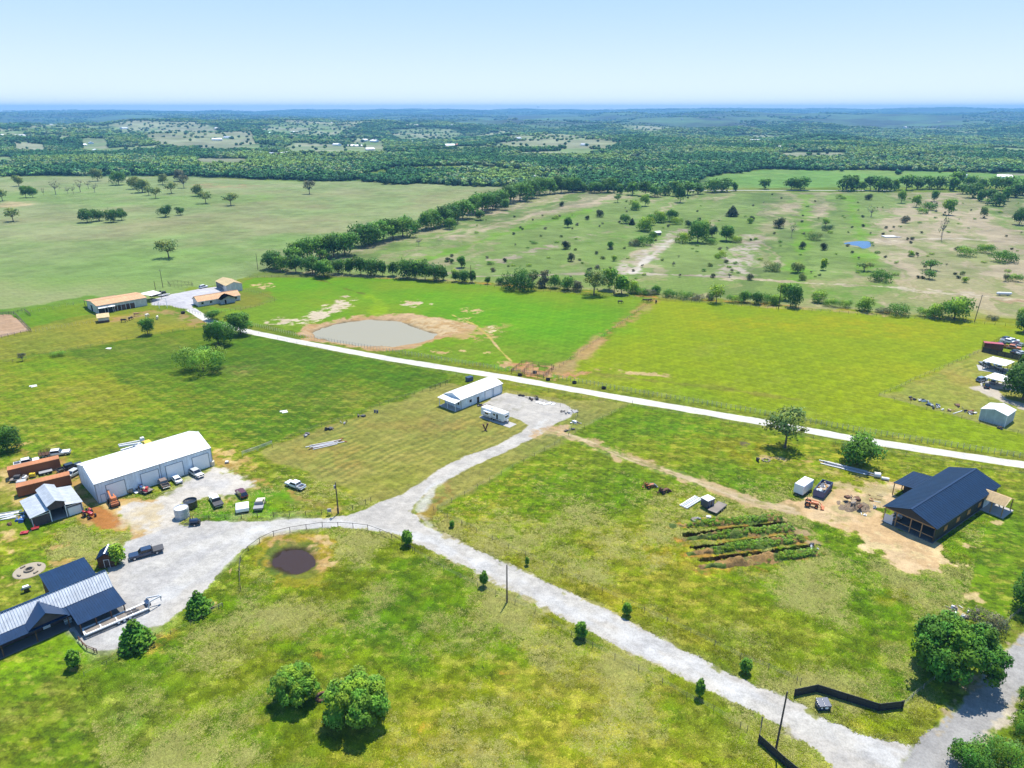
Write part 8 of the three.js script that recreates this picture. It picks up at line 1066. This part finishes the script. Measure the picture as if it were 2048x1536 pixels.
// dumpster by the entry
{ const [pos] = heading(Z7(660, 745), Z7(742, 748)), t = thing('dumpster', 'dark blue lidded dumpster on the grass by the drive entrance', 'dumpster', pos.add(V3(0, 0, -0.6)), 0.06), W = 2.0, D = 1.35; const g = prism([[-D / 2, 0.12], [D / 2, 0.12], [D / 2 + 0.1, 1.05], [-D / 2 - 0.1, 1.3]], -W / 2, W / 2, 0.02); g.rotateY(-Math.PI / 2); mesh('body', [g, ...[-1, 1].map((s) => box(0.12, 0.2, 0.9, s * (W / 2 + 0.06), 0.8, 0))], M.navyPaint, t); for (const s of [-1, 1]) mesh('lid', rbox(W / 2 - 0.03, 0.07, D + 0.3, 0.03, s * W / 4, 1.22, 0, 0.175, 0, 0), M.navyPaint, t); mesh('label_plate', box(0.5, 0.36, 0.02, 0.25, 0.72, D / 2 + 0.085, -0.1), M.whiteTrim, t); mesh('label_plate', box(0.24, 0.24, 0.02, -0.55, 0.72, D / 2 + 0.085, -0.1), M.whiteTrim, t); mesh('foot', [-1, 1].map((s) => box(0.12, 0.12, D, s * 0.8, 0.06, 0)), M.dark, t); }
{ const t = thing('tree_ring', 'half buried brown tractor tyre between the two front trees', 'tyre', Z(400, 1000, 2.866)(700, 1135)); mesh('tread', place(new THREE.TorusGeometry(0.85, 0.28, 8, 22), 0, 0.22, 0, Math.PI / 2), M.brownWood, t); mesh('bead', place(new THREE.TorusGeometry(0.62, 0.06, 6, 22), 0, 0.42, 0, Math.PI / 2), M.dark, t); }
{ const t = thing('propane_tank', 'long white tank lying on the stony track at the right', 'tank', Z(1600, 380, 4.571)(1862, 965), -0.12); mesh('shell', cyl(0.75, 0.75, 6, 16, 0, 1.1, 0, 0, 0, Math.PI / 2), M.junkWhite, t); mesh('cap', [place(new THREE.SphereGeometry(0.75, 14, 8), 3, 1.1, 0), place(new THREE.SphereGeometry(0.75, 14, 8), -3, 1.1, 0)], M.junkWhite, t); mesh('saddle', [box(0.3, 0.5, 1.2, 2, 0.25, 0), box(0.3, 0.5, 1.2, -2, 0.25, 0)], M.concrete, t); }
{ const t = thing('loose_sheet', 'white slab on the pale ground right of the blue pool', 'slab', G(1778, 474), 0.1); mesh('panel', rbox(9, 0.8, 6, 0.1, 0, 0.4, 0), M.junkWhite, t); mesh('panel', box(4, 0.3, 3, 6, 0.15, 2, 0, 0.3, 0), M.junkGrey, t); }
{ const t = thing('old_shed', 'small grey shed in the left thicket beside the pale track', 'shed', G(1314, 470), 0.4); mesh('wall', gableBlock(5, 3.6, 2.2, 3.0), M.greyWood, t); mesh('roof', slope(-2.7, 2.7, 2.1, 2.1, 0, 3.1), M.galvanised, t); mesh('roof', slope(-2.7, 2.7, -2.1, 2.1, 0, 3.1), M.galvanised, t); }
// ---------------------------------------------------------------- grazing animals: one smooth body each, swept along the spine, legs blended in
function beast(kind) {
  const gs = [], tube = (pts) => { // pts: [x, y, z, radius]
    const n = 10, P = [], idx = []; pts.forEach((p, i) => { const a = pts[Math.max(0, i - 1)], b = pts[Math.min(pts.length - 1, i + 1)], d = V3(b[0] - a[0], b[1] - a[1], b[2] - a[2]).normalize(), s = V3(0, 0, 1).sub(d.clone().multiplyScalar(d.z)).normalize(), u = s.clone().cross(d); for (let k = 0; k < n; k++) { const t = k / n * 6.283; P.push(p[0] + (s.x * Math.cos(t) * (p[4] ?? 1) + u.x * Math.sin(t)) * p[3], p[1] + (s.y * Math.cos(t) * (p[4] ?? 1) + u.y * Math.sin(t)) * p[3], p[2] + (s.z * Math.cos(t) * (p[4] ?? 1) + u.z * Math.sin(t)) * p[3]); } });
    for (let i = 0; i < pts.length - 1; i++) for (let k = 0; k < n; k++) { const a = i * n + k, b = i * n + (k + 1) % n; idx.push(a, a + n, b, b, a + n, b + n); } for (const [o, f] of [[0, 1], [(pts.length - 1) * n, 0]]) for (let k = 1; k < n - 1; k++) f ? idx.push(o, o + k, o + k + 1) : idx.push(o, o + k + 1, o + k);
    const g = new THREE.BufferGeometry(); g.setAttribute('position', new THREE.BufferAttribute(new Float32Array(P), 3)); g.setIndex(idx); g.computeVertexNormals(); gs.push(g); };
  const h = kind === 'horse';
  tube([[-0.98, 1.1, 0, 0.1], [-0.9, 1.16, 0, 0.27], [-0.6, 1.14, 0, 0.34, 0.85], [-0.1, 1.05, 0, h ? 0.33 : 0.4, 0.9], [0.4, 1.08, 0, 0.35, 0.8], [0.75, 1.12, 0, 0.27, 0.75], [0.86, 1.1, 0, 0.12]]);
  tube([[0.6, 1.2, 0, 0.24, 0.7], [0.95, 1.05, 0, 0.19, 0.65], [1.25, 0.72, 0, 0.13, 0.7], [1.38, 0.5, 0, 0.13, 0.75], [1.36, 0.32, 0, 0.09], [1.3, 0.14, 0, 0.07], [1.29, 0.1, 0, 0.03]]);
  for (const s of [-1, 1]) { tube([[0.6, 1.0, s * 0.18, 0.14], [0.62, 0.62, s * 0.18, 0.075], [0.6, 0.5, s * 0.18, 0.075], [0.6, 0.1, s * 0.18, 0.045], [0.64, 0, s * 0.18, 0.07]]); tube([[-0.68, 1.02, s * 0.2, 0.2], [-0.6, 0.7, s * 0.2, 0.11], [-0.8, 0.48, s * 0.2, 0.075], [-0.74, 0.1, s * 0.2, 0.045], [-0.7, 0, s * 0.2, 0.07]]); tube([[1.3, 0.62, s * 0.07, 0.04], [1.26, 0.72, s * (h ? 0.08 : 0.16), 0.03], [1.24, 0.78, s * (h ? 0.08 : 0.2), 0.01]]); }
  tube([[-0.95, 1.2, 0, 0.05], [-1.08, 0.9, 0, 0.06], [-1.1, 0.45, 0, 0.04]]); return merge(gs);
}
const horseG = beast('horse'), cowG = beast('cow');
for (const [p, m, k, a, l] of [[G(1240, 607), 'horseBlack', 'horse', 0.1, 'black horse grazing in the paddock left of the dividing fence'], [G(1290, 604), 'horseBlack', 'horse', 2.9, 'left one of two dark horses at the top of the dividing fence'], [G(1299, 604), 'horseBlack', 'horse', 0.4, 'right one of two dark horses at the top of the dividing fence'], [G(1312, 606), 'horseBlack', 'horse', 1.5, 'dark animal standing end on right of the dividing fence'],
  [Z6(905, 455), 'horseBlack', 'horse', 0.2, 'black horse grazing in the yard below the orange roofed stable'], [Z6(957, 440), 'horseBlack', 'horse', 1.3, 'dark horse seen end on right of the grazing black horse'], [Z6(1000, 410), 'cowTan', 'cow', 0.5, 'tan calf at the back of the stable yard'], [Z6(1077, 418), 'cowWhite', 'cow', 1.4, 'white animal at the back of the stable yard'], [Z6(1153, 432), 'cowWhite', 'cow', 1.8, 'white and tan animal nearest the lane in the stable yard']]) { const t = thing(k === 'horse' ? 'grazing_horse' : 'grazing_cow', l, k, p, a); t.scale.setScalar(1.15); mesh('body', k === 'horse' ? horseG : cowG, M[m], t); if (k === 'horse') mesh('mane', [box(0.5, 0.14, 0.05, 0.95, 1.2, 0, 0, 0, -0.75)], M.dark, t); }
// ---------------------------------------------------------------- far farmhouses, towers
{
  const r = rng(55); let proto;
  const far = (x, y, s, m, roof, l, group, long = 1.6) => { const p = G(x, y); p.y = farY(p.x, p.z); const o = thing('farmhouse', l, 'house', p, r() * 3.1, group); const L = s * long, W = s, H = 3.4; mesh('wall', gableBlock(L, W, H, H + s * 0.22), m, o); for (const q of [1, -1]) mesh('roof', slope(-L / 2 - 0.4, L / 2 + 0.4, q * (W / 2 + 0.4), H - 0.1, 0, H + s * 0.22 + 0.15), roof, o); doorWin(o, 'window', 1.6, 1.4, L * 0.25, 1, W / 2 + 0.03); doorWin(o, 'window', 1.6, 1.4, -L * 0.25, 1, W / 2 + 0.03); doorWin(o, 'door', 1.2, 2.2, 0, 0, W / 2 + 0.03, 0, M.brownWood); return o; };
  for (const [x, y, s, w, ro, l, k] of [[570, 310, 16, 'redPaint', 'whiteMetal', 'far red barn with long white roof in the clearing', 2.6], [540, 310, 14, 'greyWall', 'galvanised', 'grey roofed barn left of the far red barn', 1.6], [1519, 286, 22, 'rustRoof', 'whiteMetal', 'big far building with white roof alone in the right hand woods', 3], [1085, 237, 30, 'tanWood', 'creamMetal', 'far tan building under the horizon towers', 2.4], [435, 283, 14, 'whiteWall', 'whiteMetal', 'far white house below the left middle clearing', 2], [318, 345, 9, 'whiteWall', 'whiteMetal', 'white house among trees at the edge of the left pasture', 1.5], [150, 342, 9, 'whiteWall', 'whiteMetal', 'small white roof in the wood edge at far left', 1.5], [62, 314, 12, 'greyWall', 'galvanised', 'grey house in the woods at far left', 1.6], [298, 270, 16, 'whiteWall', 'whiteMetal', 'white barn in the clearing left of the middle', 1.6], [460, 265, 18, 'whiteWall', 'whiteMetal', 'white barn at the top of the left middle clearing', 1.8], [596, 254, 20, 'greyWall', 'creamMetal', 'far cream house in the upper left clearing', 1.6], [165, 291, 12, 'whiteWall', 'whiteMetal', 'white house left of the far red barn', 1.6], [235, 284, 12, 'whiteWall', 'whiteMetal', 'pair of white roofs in the left woods', 2], [45, 277, 18, 'greyWall', 'whiteMetal', 'long white roof at far upper left', 2.2], [5, 279, 16, 'whiteWall', 'whiteMetal', 'white roof at the left edge far away', 2], [556, 351, 9, 'blueGreyPaint', 'galvanised', 'bluish house hidden in the wood edge', 1.5], [698, 348, 12, 'whiteWall', 'whiteMetal', 'white house at the corner of the small far field', 1.6], [1375, 333, 14, 'creamMetal', 'creamMetal', 'cream house in the woods above the far road', 1.8], [1352, 338, 10, 'greyWall', 'creamMetal', 'small cream house left of the one in the woods', 1.6], [1080, 356, 8, 'whiteWall', 'whiteMetal', 'white trailer house at the right corner of the small far field', 2.6], [1925, 355, 10, 'whiteWall', 'whiteMetal', 'white shed at the right end of the far green field', 2], [2008, 358, 10, 'whiteWall', 'whiteMetal', 'white roof at the right edge by the far green field', 1.8], [900, 288, 14, 'greyWall', 'galvanised', 'left house of the hamlet in the middle distance', 1.8], [920, 289, 12, 'brownWall', 'rustRoof', 'brown house in the hamlet in the middle distance', 1.8], [955, 286, 14, 'greyWall', 'creamMetal', 'right house of the hamlet in the middle distance', 1.8], [825, 277, 14, 'whiteWall', 'whiteMetal', 'white house above the hamlet', 1.6], [715, 286, 14, 'blueGreyPaint', 'galvanised', 'blue grey house left of the hamlet', 1.6], [740, 300, 12, 'greyWall', 'galvanised', 'grey house below the blue grey one', 1.6], [698, 286, 16, 'whiteWall', 'whiteMetal', 'white barn at the left of the hamlet fields', 1.8], [830, 254, 30, 'creamMetal', 'creamMetal', 'long cream building far beyond the hamlet', 3.4]]) far(x, y, s, M[w], M[ro], l, undefined, k);
  for (let i = 0; i < 40; i++) { const x = i < 24 ? r() * 1000 : 1000 + r() * 1040, y = lerp(240, 300, r()); far(x, y, 10 + (300 - y) * 0.22, M.whiteWall, [M.whiteMetal, M.galvanised, M.creamMetal][i % 3], 'tiny pale roofed house among the far woods', 'tiny houses of the far woods', 1.7); }
  for (const [x, ty, l, w] of [[1036, 212, 'thin lattice mast standing above the horizon, the left one', 1], [1076, 215, 'water tower like mast above the horizon, the right one', 2]]) { const p = G(x, 227); p.y = farY(p.x, p.z); const h = 96 - p.y + (219.5 - ty) / 1420 * -p.z * 0.6, o = thing('radio_mast', l, 'mast', p); mesh('mast', cyl(3, 6, h, 6, 0, h / 2, 0), M.steel, o); if (w > 1) mesh('tank', place(new THREE.SphereGeometry(14, 12, 8), 0, h, 0), M.junkGrey, o); else mesh('antenna', cyl(1.2, 1.2, 12, 5, 0, h + 6, 0), M.steel, o); }
  // the car on the far road and the road itself
  const rd = struct('far_road', box(260, 0.1, 5, 0, 0.05, 0).rotateY(0).translate(G(1570, 381).x, 0.02, G(1570, 381).z), M.concrete); rd.userData.label = 'pale strip of a far road behind the overgrown field';
}
// ---------------------------------------------------------------- tall grass tufts of the nearer pastures
{
  const r = rng(1234), blades = (n, s) => { const P = [], C = []; for (let i = 0; i < n; i++) { const a = r() * 6.283, x = (r() - 0.5) * s, z = (r() - 0.5) * s, h = 0.5 + 0.5 * r(), w = 0.13, lx = Math.cos(a) * 0.45 * h, lz = Math.sin(a) * 0.45 * h, px = -Math.sin(a) * w, pz = Math.cos(a) * w; P.push(x - px, -0.05, z - pz, x + px, -0.05, z + pz, x + lx, h, z + lz); const v = 0.8 + 0.4 * r(); for (let k = 0; k < 3; k++) C.push(v, v, v); } const g = new THREE.BufferGeometry(); g.setAttribute('position', new THREE.BufferAttribute(new Float32Array(P), 3)); g.setAttribute('color', new THREE.BufferAttribute(new Float32Array(C), 3)); g.computeVertexNormals(); const nn = g.attributes.normal; for (let i = 0; i < nn.count; i++) { const v = V3(nn.getX(i), Math.abs(nn.getY(i)) + 1.2, nn.getZ(i)).normalize(); nn.setXYZ(i, v.x, v.y, v.z); } return g; };
  const kinds = [blades(9, 0.9), blades(7, 0.7), blades(12, 1.2)], mat = phys({ vertexColors: true, roughness: 1, side: THREE.DoubleSide }), spots = [[], [], []];
  mat.specularIntensity = 0.1;
  const grassAt = (x, z) => { const t = x < 0 ? tileL : tileR, i = Math.floor((x - t.x0) / t.sx), j = Math.floor((z - t.z0) / t.sz); if (i < 0 || j < 0 || i >= t.w || j >= t.h) return null; const k = j * t.w + i; return t.g[k] < 0.75 ? null : [t.c[k * 3], t.c[k * 3 + 1], t.c[k * 3 + 2]]; };
  for (let i = 0; i < 480000; i++) { const z = -64 - 110 * Math.pow(r(), 1.1), far = sstep(-174, -120, z), x = (r() - 0.5) * 1.55 * -z; const rough = 0.55 + 0.25 * fbm(x, z, 16, 51) + 0.2 * fbm(x, z, 3, 52); const mown = sdPoly(YARD, x, z) > 0; if (mown || r() > (0.35 + 0.75 * rough) * far) continue; const c = grassAt(x, z); if (!c) continue; const dry = 0.45 * fbm(x, z, 12, 53) + r() > 0.72, v = 0.95 + 0.5 * r(); spots[i % 3].push([x, z, 0.45 + 0.6 * r(), (0.08 + 0.14 * r() * rough), dry ? [lerp(c[0], STRAW[0], 0.7) * v, lerp(c[1], STRAW[1], 0.7) * v, lerp(c[2], STRAW[2], 0.5) * v] : c.map((q) => q * v * 1.08)]); }
  const M4 = new THREE.Matrix4(), q = new THREE.Quaternion(), up = V3(0, 1, 0), col = new THREE.Color();
  kinds.forEach((g, k) => { const im = new THREE.InstancedMesh(g, mat, spots[k].length); im.name = ['grass_tufts', 'grass_tufts_001', 'grass_tufts_002'][k]; im.userData.kind = 'stuff'; im.userData.label = 'rough pasture grass in tufts'; im.castShadow = im.receiveShadow = true; spots[k].forEach(([x, z, w, h, c], i) => { q.setFromAxisAngle(up, r() * 6.28); M4.compose(V3(x, groundY(x, z), z), q, V3(w, h, w)); im.setMatrixAt(i, M4); im.setColorAt(i, col.setRGB(...c)); }); scene.add(im); });
  console.log('tufts', spots.map((s) => s.length).join(' '));
}
renderer.render(scene, camera);
